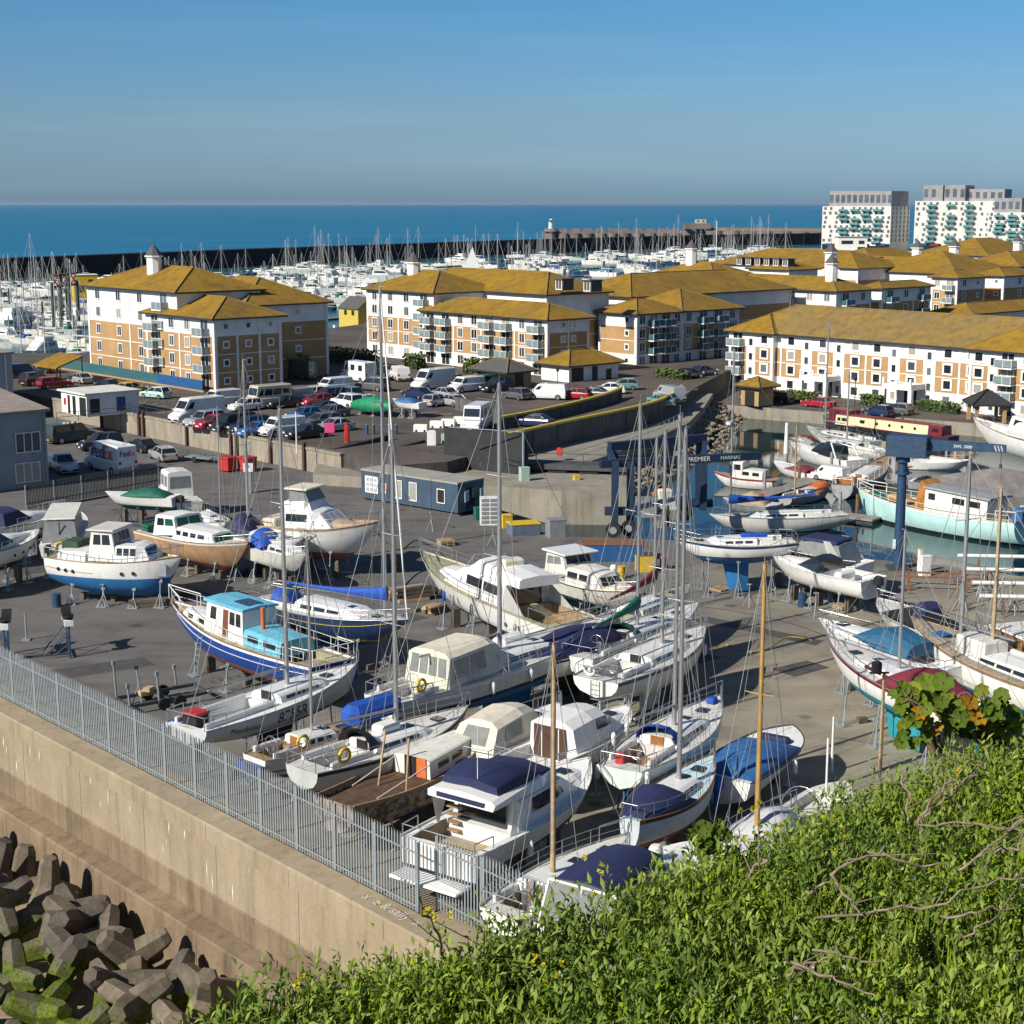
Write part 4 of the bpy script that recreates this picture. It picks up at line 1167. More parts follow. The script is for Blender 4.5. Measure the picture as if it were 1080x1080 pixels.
 def sprayhood(self,s,w,h,m_,l=1.1,z=None,win=True):
  x=self.X(s); z0=self.zs(s) if z is None else z
  m=MB(); rs=[]
  for k in range(6):
   t=k/5; xx=x+l*.9-t*l; hh=h*sin(min(1,t*1.15+.12)*pi/2); ww=w*(.86+.14*t)
   rs.append([(xx,ww*cos(a),z0+hh*sin(a) ** .8) for a in np.linspace(.001,pi-.001,9)])
  m.loft(rs,True,False,0,False,True); 
  o=m.build('sprayhood',m_,self.root)
  if win:
   m=MB(); m.add([(x+l*.72,-w*.5,z0+h*.42),(x+l*.72,w*.5,z0+h*.42),(x+l*.50,w*.4,z0+h*.80),(x+l*.50,-w*.4,z0+h*.80)],[(0,1,2,3)]); m.build('window',CLEARPVC,o)
  return o
 def cover(self,s0,s1,h,m_,wf=1.02,peak=.5,name='cover',n=10,ridge=True,drop=.12,zb=None):
  """tent like canvas over the deck between s0 and s1"""
  m=MB(); rs=[]
  for k in range(n+1):
   t=k/n; s=s0+(s1-s0)*t; b=self.b(s)*wf; x=self.X(s); z=(self.zs(s) if zb is None else zb)
   e=min(1,t/max(.01,peak)) if t < peak else min(1,(1-t)/max(.01,1-peak))
   hh=h*(e ** .55)+.04+.04*sin(k*2.7)
   rs.append([(x,-b,z-drop),(x,-b*.96,z+hh*.35),(x,-b*.55,z+hh*.82),(x,0,z+hh),(x,b*.55,z+hh*.82),(x,b*.96,z+hh*.35),(x,b,z-drop)])
  m.loft(rs,True,True,0,True,True)
  return m.build(name,m_,self.root)
 def box_part(self,name,c,s,m_,parent=None,cb=.04,rz=0):
  m=MB(); m.cbox(c,s,cb,rz); return m.build(name,m_,parent or self.root)
 def hatch(self,s,y=0,m_=None,w=.55,z=None,l=None):
  zz=(self.zs(s)+.07 if z is None else z); m=MB(); m.cbox((self.X(s),y,zz),(l or w,w,.07),.03); m.build('hatch',m_ or GLASS,self.root)
 def fender(self,s,side,m_=None,dz=-.45):
  q=self.edge(s,side,dz); m=MB(); rs=[]
  for t,r in ((-.32,.04),(-.24,.11),(.24,.11),(.32,.04)): rs.append([(q.x+r*cos(a),q.y+side*.12+r*sin(a),q.z+t) for a in np.linspace(0,2*pi,8,endpoint=False)])
  m.loft(rs,True,True,0,True,True); m.tube((q.x,q.y+side*.12,q.z+.3),(q.x,q.y+side*.02,q.z-dz),.012,n=3); m.build('fender',m_ or FOAMWHITE,self.root)
 def ring(self,s,y,z,m_=None,ax=(1,0,0)):
  m=MB(); c=Vector((self.X(s),y,z)); a=Vector(ax).normalized(); u=a.orthogonal().normalized(); v=a.cross(u); R_,r_=.3,.075
  rs=[[c+(u*cos(t)+v*sin(t))*(R_+r_*cos(q))+a*(r_*sin(q)) for q in np.linspace(0,2*pi,6,endpoint=False)] for t in np.linspace(0,2*pi,14)]
  m.loft(rs,False,False,0,True,True); m.build('lifebuoy',m_ or YELLOWP,self.root)
 def stands(self,label,pos=(.22,.5,.74),m_=None,ground=0.0,w=.92):
  """steel props under the hull and blocks under the keel: one cradle standing on the yard"""
  r=thing('boat_cradle',label,'boat cradle',(self.root.location.x,self.root.location.y,ground),self.rz,'cradles propping the boats in the yard')
  dz=self.z-ground
  for s in pos:
   for sd_ in (-1,1):
    m=MB(); y=self.b(s)*w; zt=dz+self.zb(s)+(self.zs(s)-self.zb(s))*.30; x=self.X(s)
    yt=self.y(s,self.zb(s)+(self.zs(s)-self.zb(s))*.30)
    m.tube((x,sd_*(yt+.22),.02),(x,sd_*yt,zt),.045,n=6)
    for dx in (-.32,.32): m.tube((x+dx,sd_*(yt+.35),.02),(x,sd_*(yt+.12),zt*.55),.03,n=4)
    m.box((x,sd_*(yt+.2),.03),(.75,.5,.05))
    m.box((x,sd_*(yt-.02),zt),(.26,.08,.22))
    m.build('prop',m_ or GALV,r)
   m=MB(); zb_=max(.15,min(dz+self.zb(s)-.01,dz+.0 if self.form != 'yacht' else .3)); m.box((self.X(s),0,zb_/2),(.3,.5,zb_)); m.build('keel_block',GREYWOOD,r)
  return r
 def outboard(self,y=0,z=None,x=None,m_=BLACK):
  z=self.zs(0) if z is None else z; x=self.X(0)-.35 if x is None else x
  m=MB(); m.cbox((x,y,z+.15),(.62,.42,.55),.1); m.box((x,y,z-.45),(.26,.16,.8)); m.box((x-.08,y,z-.85),(.5,.06,.3)); m.tube((x-.3,y,z-.8),(x+.1,y,z-.8),.09,.05,n=6); m.build('outboard_motor',m_,self.root)
 def person(self): pass
def low_cabin(b,s0,s1,w=.62,h=.42,wf=.4,fwd=None,m_=WHITE,r=.1,wins=3,win_m=None,f0=.35,f1=.75,z_off=-.02):
 """coach roof from station s0 (aft) to s1 (forward), following the sheer"""
 n=6; sts=[]
 for k in range(n+1):
  t=k/n; s=s0+(s1-s0)*t; bb=min(b.b(s)*.80,b.B*.5*w); z=b.zs(s)+z_off
  hh=h*(1-.45*t ** 2) if k < n else .05
  sts.append((b.X(s),bb*(1 if k < n else .8),bb*(.86 if k < n else .7),z,z+hh))
 o=b.house('cabin',sts,m_,r)
 if wins:
  x0,x1=b.X(s0+(s1-s0)*.08),b.X(s0+(s1-s0)*.72); g=(x1-x0)/wins
  b.side_windows(sts,[(x0+g*i+.08,x0+g*(i+1)-.08) for i in range(wins)],f0,f1,win_m,parent=o)
 return o,sts
def yacht(label,stern,bow,zd=2.9,B=3.2,H=1.75,ground=0.0,mast=None,spread=1,boom=None,cover=None,hood=None,tent=None,stand=True,keel=True,group='sailing yachts laid up in the yard',
   cab=(.34,.72),wins=3,dm=None,cm=None,cock=(.08,.32),rails=True,boom_up=0,name='sailing_yacht',radar=False,jib=None,winm=None,cabh=.42,standlabel=None,mast_m=None,mast_r=.11,hatches=True,wire=.012,teak=None,**kw):
 b=Boat(name,label,'yacht',stern,bow,zd,B,H,group,rail=kw.pop('rail',ALLOY),**kw)
 b.deck(dm or DECK,cock,.52,.5,cm or teak or DECK)
 c,sts=low_cabin(b,*cab,wins=wins,h=cabh,win_m=winm)
 if cock:   # coaming and companionway
  for sd_ in (-1,1):
   m=MB(); m.cbox((b.X((cock[0]+cock[1])/2),sd_*B*.5*.56,b.zs(.2)+.12),(b.L*(cock[1]-cock[0]),.16,.3),.05); m.build('coaming',WHITE,b.root)
  m=MB(); m.box((b.X(cab[0])-.02,0,b.zs(cab[0])+.05),(.05,.62,.75)); m.build('companionway',WOOD if teak else BLACK,b.root)
  m=MB(); wx,wz=b.X(cock[0]+.07),b.zs(.1)+.35; m.path([(wx,.42*cos(t),wz+.42*sin(t)) for t in np.linspace(0,2*pi,13)],.02,4); m.tube((wx,-.42,wz),(wx,.42,wz),.012,n=4); m.tube((wx,0,wz-.42),(wx,0,wz+.42),.012,n=4); m.tube((b.X(cock[0]+.09),0,b.zs(.1)-.5),(b.X(cock[0]+.09),0,b.zs(.1)+.35),.1,n=6); m.build('steering_wheel',STEEL,b.root)
 if hatches:
  b.hatch(.80); b.hatch(cab[0]+(cab[1]-cab[0])*.75,z=b.zs(.6)+cabh*.8,w=.5)
 if rails: b.rails()
 if keel: b.keel(b.z-ground-.15 if b.z-ground > .5 else .3,m_=kw.get('anti',ANTIBLUE))
 if mast:
  px,py,ty=mast          # column and row of the mast foot,row of its top
  s=b.s_at_px(px,zd+.2); s=min(.85,max(.2,s))
  w=b.root.matrix_world if False else None
  g=Vector((b.root.location.x+cos(b.rz)*b.X(s),b.root.location.y+sin(b.rz)*b.X(s),0))
  top=ZT(g,ty)-b.z
  zc=b.zs(s)+(cabh*.8 if cab[0] < s < cab[1] else 0)
  bl=boom if boom is not None else b.L*(s-.12)
  b.mast(s,top,mast_m,mast_r,spread,bl,cover,1.0,True,radar,zc,jib,wire,boom_up)
 if hood: b.sprayhood(cab[0]-.01,B*.30,.72,hood,1.15,b.zs(cab[0])+.2)
 if tent: b.cover(tent[0],tent[1],tent[2],tent[3],peak=.6,name='canvas_cover')
 if stand: b.stands(standlabel or ('galvanised props under the '+label.split(' with ')[0].split(' in the')[0]),ground=ground)
 return b
# ================================================================== the boats in the yard
SILVER=mat('pale_grey_hull',(.50,.51,.52),.3,.1,1.2,coat=.2)
GREYHULL=mat('pale_grey_green_hull',(.44,.47,.45),.4,.14,1.5)
BLUEHULL=mat('royal_blue_hull',(.012,.05,.24),.4,.2,1.5)
LIGHTBLUE=mat('light_blue_paint',(.14,.44,.58),.55,.2,2)
TURQ=mat('pale_turquoise_hull',(.42,.66,.64),.45,.14,1.0)
WOODHULL=mat('bare_wood_hull',(.42,.26,.14),.7,.25,1.5)
DERELICT=mat('peeling_brown_hull',(.10,.06,.035),.9,.6,3,col2=(.34,.28,.22),thresh=(.42,.58))
OLIVE=mat('mossy_deck',(.33,.31,.20),.9,.35,3)
DARKHULL=mat('dark_navy_topside',(.016,.018,.04),.12,.1,1,coat=.4)
MAROONHULL=mat('maroon_paint',(.16,.015,.03),.35,.15,2)
b=yacht('pale grey racing yacht numbered 8755R beside the steel fence',(196,768),(377,704),3.0,3.3,1.45,mast=(303,712,430),spread=2,boom=None,hullm=SILVER,sheer=SILVER,stripe=SILVER,anti=ANTIBLACK,
   dm=FOAMWHITE,cm=FOAMWHITE,cab=(.44,.76),cabh=.38,wins=1,tw=.78,ms=.40,stem=.15,rb=.25,wl=.36,cock=(.02,.40),boom_up=.05)
b.root.name='racing_yacht'
def on_side(b,s0,side,zf,off=.02):
 z=b.zb(s0)+(b.zs(s0)-b.zb(s0))*zf
 return Vector((b.X(s0),side*(b.y(s0,z)+off),z))
def side_text(b,txt,s,size,m_,side=-1,zf=.72,name='lettering',lean=None):
 w=size*len(txt)*.27/b.L+.001
 qa,qb,qm=on_side(b,s-w,side,zf,.025),on_side(b,s+w,side,zf,.025),on_side(b,s,side,zf,.025); d=qb-qa
 q=qm+Vector((0,side*.015,0))
 up=on_side(b,s,side,min(.98,zf+.15),.03)-on_side(b,s,side,zf-.15,.03)
 X=d.normalized(); 
 if side > 0: X=-X
 Z=X.cross(up).normalized(); Y=Z.cross(X)
 M=Matrix((X,Y,Z)).transposed()
 o=text_part(name,txt,size,m_,b.root,q,M.to_euler(),0)
 for v in o.data.vertices:       # laid on the curve of the hull
  w_=M @ v.co+q; s_=max(0,min(1,(w_.x+b.L/2)/b.L)); w_.y=side*(b.y(s_,w_.z)+.012); v.co=M.inverted() @ (w_-q)
 return o
side_text(b,'8755R',.45,.80,BLACK,zf=.70)
side_text(b,'Mojobijoux',.20,.42,BLACK,zf=.66)
b.box_part('locker',(b.X(.06),.1,b.zs(0)+.1),(.8,.9,.7),BLACK); b.box_part('locker_lid',(b.X(.06),.1,b.zs(0)+.5),(.9,1.0,.12),REDP)
b.box_part('bag',(b.X(.05),1.0,b.zs(0)-.1),(.6,.5,.3),BLUECANVAS)
b=Boat('fishing_boat','royal blue wooden motor boat with a white and light blue wheelhouse','fishing boat',(352,702),(180,642),2.9,3.5,1.95,form='long',tw=.80,p=1.8,rb=.55,rs=.15,hullm=BLUEHULL,sheer=WHITE,stripe=BLUEHULL,anti=ANTIRED,wl=.42,stem=.45,rail=RUST,bul=.12)
b.deck(OLIVE,(.06,.30),.7,.4,OLIVE)
L=b.L
ws=[((-L*.08-.1,-L*.08),1.15,1.05,b.H-.1,b.H+1.75),((L*.14+.35,L*.14+.05),1.1,.98,b.H-.1,b.H+1.7)]
h=b.house('wheelhouse',ws,WHITE,.06)
b.house('wheelhouse_roof',[(-L*.09,1.15,1.15,b.H+1.74,b.H+1.86),(L*.16,1.1,1.1,b.H+1.70,b.H+1.82)],LIGHTBLUE,.03,h)
x0,x1=-L*.08,L*.14
b.side_windows(ws,[(x0+.12,x0+.62),(x0+.75,x0+1.3),(x1-.75,x1-.12)],.50,.88,parent=h)
b.side_windows(ws,[(x0+1.42,x0+2.0)],.06,.9,mat('brown_door',(.17,.06,.03),.5,.2),parent=h,name='door')
b.end_windows(ws[1],1,3,.5,.88,parent=h)
tr=[(L*.14+.2,1.0,.9,b.H-.05,b.H+.62),(L*.34,.7,.55,b.H+.05,b.H+.6),(L*.37,.6,.4,b.H+.1,b.H+.15)]
t=b.house('fore_cabin',tr,WHITE); b.side_windows(tr,[(L*.18,L*.23),(L*.27,L*.31)],.35,.75,parent=t)
tr=[(-L*.30,1.12,1.0,b.H-.1,b.H+.72),(-L*.085,1.15,1.05,b.H-.1,b.H+.78)]
t=b.house('aft_cabin',tr,LIGHTBLUE); b.side_windows(tr,[(-L*.27,-L*.2),(-L*.17,-L*.11)],.4,.75,parent=t)
b.box_part('solar_panel',(-L*.02,0,b.H+1.92),(1.5,1.0,.05),NAVYHULL)
m=MB(); m.tube((-L*.13,.3,b.H+.8),(-L*.13,.3,b.H+2.0),.12,n=8); m.build('exhaust_stack',ORANGE,b.root)
b.rails(.04,.98,.85,10,.022,WHITE,.05,2)
side_text(b,'',.5,.3,WHITE)
m=MB(); 
for sd_ in (-1,1): m.path([b.edge(s,sd_,-.42,-.015)-Vector((0,sd_*.10,0)) if False else on_side(b,s,sd_,.74,.012) for s in np.linspace(.03,.9,16)],.022,4)
m.build('white_stripe',WHITE,b.root)
m=MB(); q=on_side(b,.62,1,.9,.1); m.path([q,q+Vector((0,.45,-2.4))],.025,4); m.path([q+Vector((.4,0,0)),q+Vector((.4,.45,-2.4))],.025,4)
for k in range(7): m.path([q+Vector((0,.06*k+.03,-.33*k-.1)),q+Vector((.4,.06*k+.03,-.33*k-.1))],.02,4)
tag(m.build('ladder',GALV,b.root),'steel ladder leaning on the hull')
b.stands('galvanised props under the royal blue wooden motor boat')
o=b.box_part('tarpaulin',(b.X(.02)-.3,-.9,b.zs(0)-.6),(.7,.8,.8),BLUECANVAS)
b=yacht('dark navy yacht with a yellow waterline and bright blue sail cover',(276,630),(431,660),3.0,3.5,1.8,mast=(368,640,303),spread=2,cover=BLUECANVAS,hullm=NAVYHULL,sheer=NAVYHULL,stripe=YELLOWP,stripe_h=.13,wl=.34,anti=ANTIBLUE,cab=(.32,.74),cabh=.55,hood=None,boom_up=.02,jib=FOAMWHITE)
b.sprayhood(.16,1.05,1.0,BLUECANVAS,1.0)
m=MB(); 
for sd_ in (-1,1): m.path([on_side(b,s,sd_,.80,.01) for s in np.linspace(.02,.93,18)],.02,4)
m.build('gold_line',YELLOWP,b.root)
b=yacht('long white motor sailer with a cream canvas wheelhouse and navy hull line',(404,738),(652,652),3.1,3.9,2.0,mast=(527,690,404),spread=2,hullm=OLDWHITE,sheer=WHITE,stripe=NAVYHULL,stripe_h=.22,wl=.48,cab=(.40,.66),cabh=.5,cock=(.04,.14),anti=ANTIBLUE,mast_r=.13,boom_up=.1,wins=4,boom=6.2,wire=.016)
L=b.L
ws=[((-L*.34,-L*.34+.25),1.45,1.3,b.H,b.H+1.65),((-L*.16,-L*.17),1.45,1.25,b.H,b.H+1.75),((-L*.10+.5,-L*.14),1.2,1.05,b.H+.1,b.H+1.6)]
h=b.house('canvas_wheelhouse',ws,CREAM,.2)
b.side_windows(ws,[(-L*.32,-L*.26),(-L*.25,-L*.19)],.25,.78,CLEARPVC,h); b.end_windows(ws[0],-1,4,.3,.85,CLEARPVC,h,'window'); b.end_windows(ws[2],1,3,.45,.88,parent=h)
b.ring(.07,-1.2,b.H+.6,YELLOWP,(0,1,0)); b.fender(.3,-1); b.fender(.45,-1); b.box_part('dinghy',(b.X(.55),.9,b.H+.55),(2.0,.9,.35),FOAMWHITE,cb=.14)
m=MB(); m.path([b.edge(.36,-1,0),Vector((b.X(.36),-1.1,b.H+1.0)),Vector((b.X(.36),0,b.H+1.15)),Vector((b.X(.36),1.1,b.H+1.0)),b.edge(.36,1,0)],.03,5); m.build('grab_arch',STEEL,b.root)
b=yacht('white yacht under a long navy boom tent beyond the motor sailer',(520,706),(690,655),2.8,3.2,1.7,tent=(.08,.80,.95,NAVY),mast=None,cab=(.3,.7),rails=False,wins=0,anti=ANTIBLACK,stripe=WHITE)
b=Boat('motor_cruiser','large mould stained white flybridge cruiser with a blue boot line and open bow rail','motor cruiser',(606,658),(443,592),3.3,4.1,2.1,form='chine',tw=.9,p=2.2,rb=.75,rs=0,hullm=WHITE,stripe=ANTIBLUE,stripe_h=.2,anti=ANTIBLACK,wl=.30,stem=.38,rail=OLIVE,bul=.05)
L=b.L
b.deck(OLIVE,(.04,.26),.78,.75,TEAK)
c1=[(-L*.22,1.62,1.4,b.H-.05,b.H+1.35),(L*.05,1.6,1.35,b.H-.05,b.H+1.38),((L*.19,L*.07),1.45,1.1,b.H+.05,b.H+1.36)]
h=b.house('saloon',c1,WHITE,.15); b.side_windows(c1,[(-L*.18,-L*.09),(-L*.08,L*.02)],.42,.80,parent=h); b.side_windows(c1,[(L*.055,L*.10)],.42,.72,parent=h)
b.end_windows(c1[-1],1,3,.25,.9,WHITE,h,'windscreen_cover')
c2=[(L*.08,1.35,1.1,b.H+.02,b.H+.75),(L*.26,1.0,.75,b.H+.12,b.H+.55),(L*.30,.8,.5,b.H+.15,b.H+.2)]
b.house('fore_cabin',c2,WHITE)
f=[(-L*.30,1.35,1.3,b.H+1.36,b.H+1.9),(-L*.06,1.35,1.2,b.H+1.36,b.H+2.05),((L*.04,-L*.02),1.1,.9,b.H+1.36,b.H+2.1)]
h2=b.house('flybridge',f,WHITE,.1); b.box_part('helm_seat',(-L*.13,0,b.H+2.1),(.8,1.4,.6),CREAM,h2,.1)
b.box_part('flybridge_floor',(-L*.17,0,b.H+1.94),(1.9,2.0,.06),TEAK,h2)
m=MB(); m.path([(L*.05,-1.2,b.H+1.4),(L*.0,-1.15,b.H+2.3),(L*.0,1.15,b.H+2.3),(L*.05,1.2,b.H+1.4)],.03,5); m.build('grab_arch',STEEL,h2)
m=MB(); m.add([(-L*.22,-1.62,b.H-.05),(-L*.36,-1.66,b.H+.0),(-L*.22,-1.42,b.H+1.35)],[(0,1,2),(2,1,0)]); m.add([(-L*.22,1.62,b.H-.05),(-L*.36,1.66,b.H+.0),(-L*.22,1.42,b.H+1.35)],[(0,1,2),(2,1,0)]); m.build('side_wing',WHITE,h)
m=MB(); m.box((-L*.221-.03,0,b.H+.6),(.05,2.0,1.2)); m.build('saloon_door',GLASS,h)
b.rails(.30,.99,.75,10,.02,STEEL,.05,2)
for s in (.42,.55): b.fender(s,1,GREYPVC,-.6)
b.fender(.62,1,BLUECANVAS,-.7); b.fender(.16,1,GREYPVC,-.7)
for s in (.60,.70,.24): 
 q=on_side(b,s,1,.62,.02); m=MB(); m.wheel(q,.14,.06,(0,1,0),n=10); m.build('porthole',GLASS,b.root)
b.stands('timber blocks and props under the large mould stained flybridge cruiser')
b=Boat('motor_cruiser','white cabin cruiser with a raised hardtop and green bottom beside the hoist dock','motor cruiser',(578,600),(676,632),2.5,3.3,1.6,form='chine',tw=.9,rb=.5,hullm=OLDWHITE,stripe=mat('green_boot_line',(.01,.10,.05),.5,.1),anti=mat('green_antifouling',(.01,.10,.06),.7,.2),wl=.45,stem=.4,rail=DARKSTEEL)
L=b.L; b.deck(DECK,(.04,.24),.75,.5)
c1=[(-L*.12,1.35,1.2,b.H-.05,b.H+.95),(L*.10,1.3,1.1,b.H,b.H+1.0),((L*.24,L*.16),1.05,.8,b.H+.1,b.H+.9)]
h=b.house('cabin',c1,OLDWHITE,.12); b.side_windows(c1,[(-L*.1,-L*.0),(L*.02,L*.1)],.45,.82,parent=h); b.end_windows(c1[-1],1,3,.3,.85,parent=h)
c1=[((-L*.36,-L*.34),1.25,1.2,b.H+.1,b.H+1.6),((-L*.12,-L*.18),1.2,1.1,b.H+.5,b.H+1.65)]
h=b.house('wheelhouse',c1,OLDWHITE,.1); b.side_windows(c1,[(-L*.34,-L*.26),(-L*.25,-L*.16)],.5,.86,CLEARPVC,h); b.end_windows(c1[-1],1,2,.5,.9,parent=h); b.end_windows(c1[0],-1,2,.5,.9,parent=h)
b.box_part('hardtop',(-L*.25,0,b.H+1.72),(L*.26,2.7,.1),WHITE,h)
b.cover(.72,.9,.28,CREAM,.8,.3)
m=MB(); m.ball((L*.18,.3,b.H+1.3),.25); m.build('radar_dome',FOAMWHITE,b.root)
b.rails(.3,.98,.6,7,.018); b.stands('props under the green bottomed cabin cruiser')
yacht('white yacht with a dark green sail cover and green sprayhood nearer the hoist',(608,694),(737,640),2.9,3.2,1.7,mast=(672,650,425),cover=GREENCANVAS,hood=GREENCANVAS,anti=ANTIBLACK,stripe=mat('green_boot_line',(.01,.10,.05),.5,.1),boom_up=-.05)
yacht('white yacht with a maroon sail cover behind the green covered yacht',(628,664),(728,620),2.8,3.0,1.6,mast=(690,640,462),cover=MAROON,anti=ANTIRED,stripe=REDP,dm=OLIVE)
b=yacht('white yacht with a horseshoe lifebuoy on its stern and a broad blunt transom',(628,718),(744,666),2.95,3.5,1.75,mast=(698,676,455),spread=2,hullm=WHITE,stripe=DECK,anti=OLDWHITE,tw=.74,sheer=NAVYHULL,dm=DECK,rb=.4)
b.ring(.02,.5,b.H+.45,FOAMWHITE,(1,0,.2)); b.fender(.45,-1); b.fender(.8,-1,dz=-.5)
m=MB()
for k in range(4): m.path([(b.X(0)-.03,-.25,b.H-.2-k*.25),(b.X(0)-.03,.25,b.H-.2-k*.25)],.02,4)
m.path([(b.X(0)-.03,-.25,b.H),(b.X(0)-.03,-.25,b.H-1.0)],.02,4); m.path([(b.X(0)-.03,.25,b.H),(b.X(0)-.03,.25,b.H-1.0)],.02,4); m.build('boarding_ladder',STEEL,b.root)
b=yacht('small scruffy white yacht with worn wooden decks and a yellow horseshoe buoy',(268,800),(384,764),2.2,2.5,1.3,mast=(329,765,568),spread=0,boom=0.0,hullm=OLDWHITE,stripe=BLUEHULL,anti=OLDWHITE,dm=TEAK,cm=TEAK,teak=TEAK,cab=(.36,.7),wl=.5,cabh=.5,mast_r=.075)
b.box_part('outboard_bracket',(b.X(0)-.2,0,b.H-.4),(.3,1.6,.5),BLUEHULL); b.ring(.30,-1.0,b.H+.5,YELLOWP,(0,1,0))
b=yacht('pale grey yacht with a black rubbing strake and a long white coachroof',(318,812),(494,752),2.8,3.2,1.75,mast=(418,770,455),spread=2,hullm=GREYHULL,sheer=BLACK,stripe=GREYHULL,anti=GREYHULL,cab=(.34,.70),wins=2,mast_r=.11,boom_up=.25,wire=.014)
b.sprayhood(.30,1.0,.75,BLACK,.9,b.H+.25); b.box_part('liferaft',(b.X(.50),.2,b.H+.62),(1.2,.8,.3),FOAMWHITE,cb=.12)
b.ring(.14,-1.1,b.H+.5,YELLOWP,(0,1,0)); b.fender(.28,1)
q=b.box_part('dinghy_cover',(b.X(.62),2.4,b.H+.7),(3.2,1.2,.8),BLUECANVAS,cb=.3)
q.name='covered_dinghy'
b=Boat('derelict_boat','derelict brown wooden boat with peeling painted sides behind the navy and white flybridge cruiser','wooden boat',(352,850),(520,775),2.3,3.0,1.7,form='long',tw=.7,rb=.6,rs=.2,hullm=DERELICT,stripe=DERELICT,anti=BLUEHULL,wl=.35,sheer=TEAK,rail=PALEWOOD,bul=.25)
L=b.L; b.deck(mat('rotten_brown_deck',(.10,.055,.03),.95,.4,3),None)
c1=[(L*-.04,1.0,.95,b.H-.2,b.H+.62),(L*.3,.75,.65,b.H,b.H+.72)]
h=b.house('cabin',c1,OLDWHITE,.05); b.side_windows(c1,[(0.2,1.0),(1.3,2.1)],.35,.7,parent=h)
m=MB(); m.box((-L*.04-.04,-.55,b.H+.25),(.06,.5,.85)); m.build('orange_door',ORANGE,h); m=MB(); m.box((-L*.04-.04,.05,b.H+.25),(.05,.62,.85)); m.build('doorway',BLACK,h)
for (y,lean) in ((-1.1,.2),(.4,.5)):
 m=MB(); m.tube((-L*.2,y,b.H-.2),(-L*.2+lean,y,b.H+2.1),.05,n=5); m.build('post',PALEWOOD,b.root)
m=MB(); m.path([(-L*.35,-.9,b.H),(-L*.04,-1.0,b.H+.5)],.03,4); m.path([(-L*.3,.9,b.H),(-L*.04,.9,b.H+.5)],.03,4); m.build('rope',CREAM,b.root)
b.stands('timber shores under the derelict brown wooden boat',m_=PALEWOOD)
b=yacht('pale green white yacht with a bright blue sprayhood and wooden companionway',(654,812),(760,742),2.9,3.2,1.7,mast=(711,756,438),spread=2,hullm=mat('pale_mint_hull',(.60,.68,.62),.4,.1,1.5),sheer=WHITE,stripe=GREYHULL,hood=BLUECANVAS,anti=ANTIBLUE,teak=WOOD,boom_up=.5,rb=.45)
b.box_part('gas_bottle',(b.X(.06),.3,b.H+.3),(.4,.4,.5),REDP,cb=.1); b.box_part('cool_box',(b.X(.9),0,b.zs(.9)+.15),(.5,.4,.25),BLUECANVAS)
for k in range(3): b.fender(.02,1 if k % 2 else -1,dz=-.3-.1*k)
b=yacht('slim wooden folk boat with a navy cockpit cover and varnished coachroof',(664,868),(753,806),2.3,2.5,1.6,mast=(716,815,452),spread=1,form='long',hullm=mat('chalky_blue_white_hull',(.50,.56,.58),.6,.2,2.5),sheer=WOOD,stripe=OLDWHITE,anti=ANTIRED,tent=(.04,.46,.85,NAVY),cab=(.42,.68),dm=mat('pale_blue_deck',(.42,.56,.60),.7,.2,3),rail=WOOD,keel=False,tw=.35,rb=.5,rs=.15,boom=0.0,cock=None)
b=Boat('motor_cruiser','white flybridge cruiser with navy topsides and a navy bimini, nearest to the fence','motor cruiser',(462,893),(622,812),2.5,3.9,1.75,form='chine',tw=.93,p=2.5,rb=.55,rs=0,hullm=DARKHULL,sheer=WHITE,stripe=DARKHULL,anti=ANTIBLACK,wl=.22,stem=.30,bul=.04,rail=WHITE,z0=.75)
L=b.L
b.deck(FOAMWHITE,(.02,.24),.82,.62,mat('synthetic_teak',(.34,.27,.17),.8,.2,3))
m=MB()   # white upper topsides band
for sd_ in (-1,1):
 vs=[]; 
 for s in b.S:
  for f in (.42+.28*min(1,s*1.4),1.0): z=b.zb(s)+(b.zs(s)-b.zb(s))*f; vs.append((b.x(s,z),sd_*(b.y(s,z)+.012),z))
 fs=[(2*k,2*k+2,2*k+3,2*k+1) for k in range(len(b.S)-1)]
 m.add(vs,fs if sd_ < 0 else [f[::-1] for f in fs],0,True)
z=b.H*.42; m.add([(b.X(0)-.015,-b.b(0)*.99,b.H),(b.X(0)-.015,-b.b(0)*.97,z),(b.X(0)-.015,b.b(0)*.97,z),(b.X(0)-.015,b.b(0)*.99,b.H)],[(0,1,2,3)])
m.build('white_topside_band',WHITE,b.root)
c1=[((-L*.22,-L*.20),1.62,1.45,b.H-.3,b.H+1.30),(L*.04,1.6,1.38,b.H-.05,b.H+1.32),((L*.27,L*.10),1.15,1.15,b.H+.1,b.H+1.25)]
h=b.house('saloon',c1,WHITE,.2)
b.side_windows(c1,[(-L*.12,L*.02),(L*.025,L*.15)],.42,.80,parent=h,slant=0); b.end_windows(c1[-1],1,3,.22,.86,parent=h); 
m=MB(); m.box((-L*.222-.02,0.1,b.H+.4),(.05,2.3,1.3)); m.build('saloon_door',GLASS,h)
f=[((-L*.37,-L*.36),1.55,1.62,b.H+1.28,b.H+1.62),(-L*.05,1.58,1.45,b.H+1.30,b.H+1.8),((L*.11,L*.05),1.1,.95,b.H+1.26,b.H+1.6)]
h2=b.house('flybridge',f,WHITE,.12)
m=MB(); rs=[]
for k in range(7):
 t=k/6; x=-L*.31+t*L*.34; w=1.42*(1-.12*abs(t-.5)); zt=b.H+1.78+.42*sin(pi*min(1,t*1.2+.1)) ** .6
 rs.append([(x,-w,b.H+1.70),(x,-w*.94,zt),(x,0,zt+.12),(x,w*.94,zt),(x,w,b.H+1.70)])
m.loft(rs,True,True,0,True,True); m.build('bimini_cover',NAVY,h2)
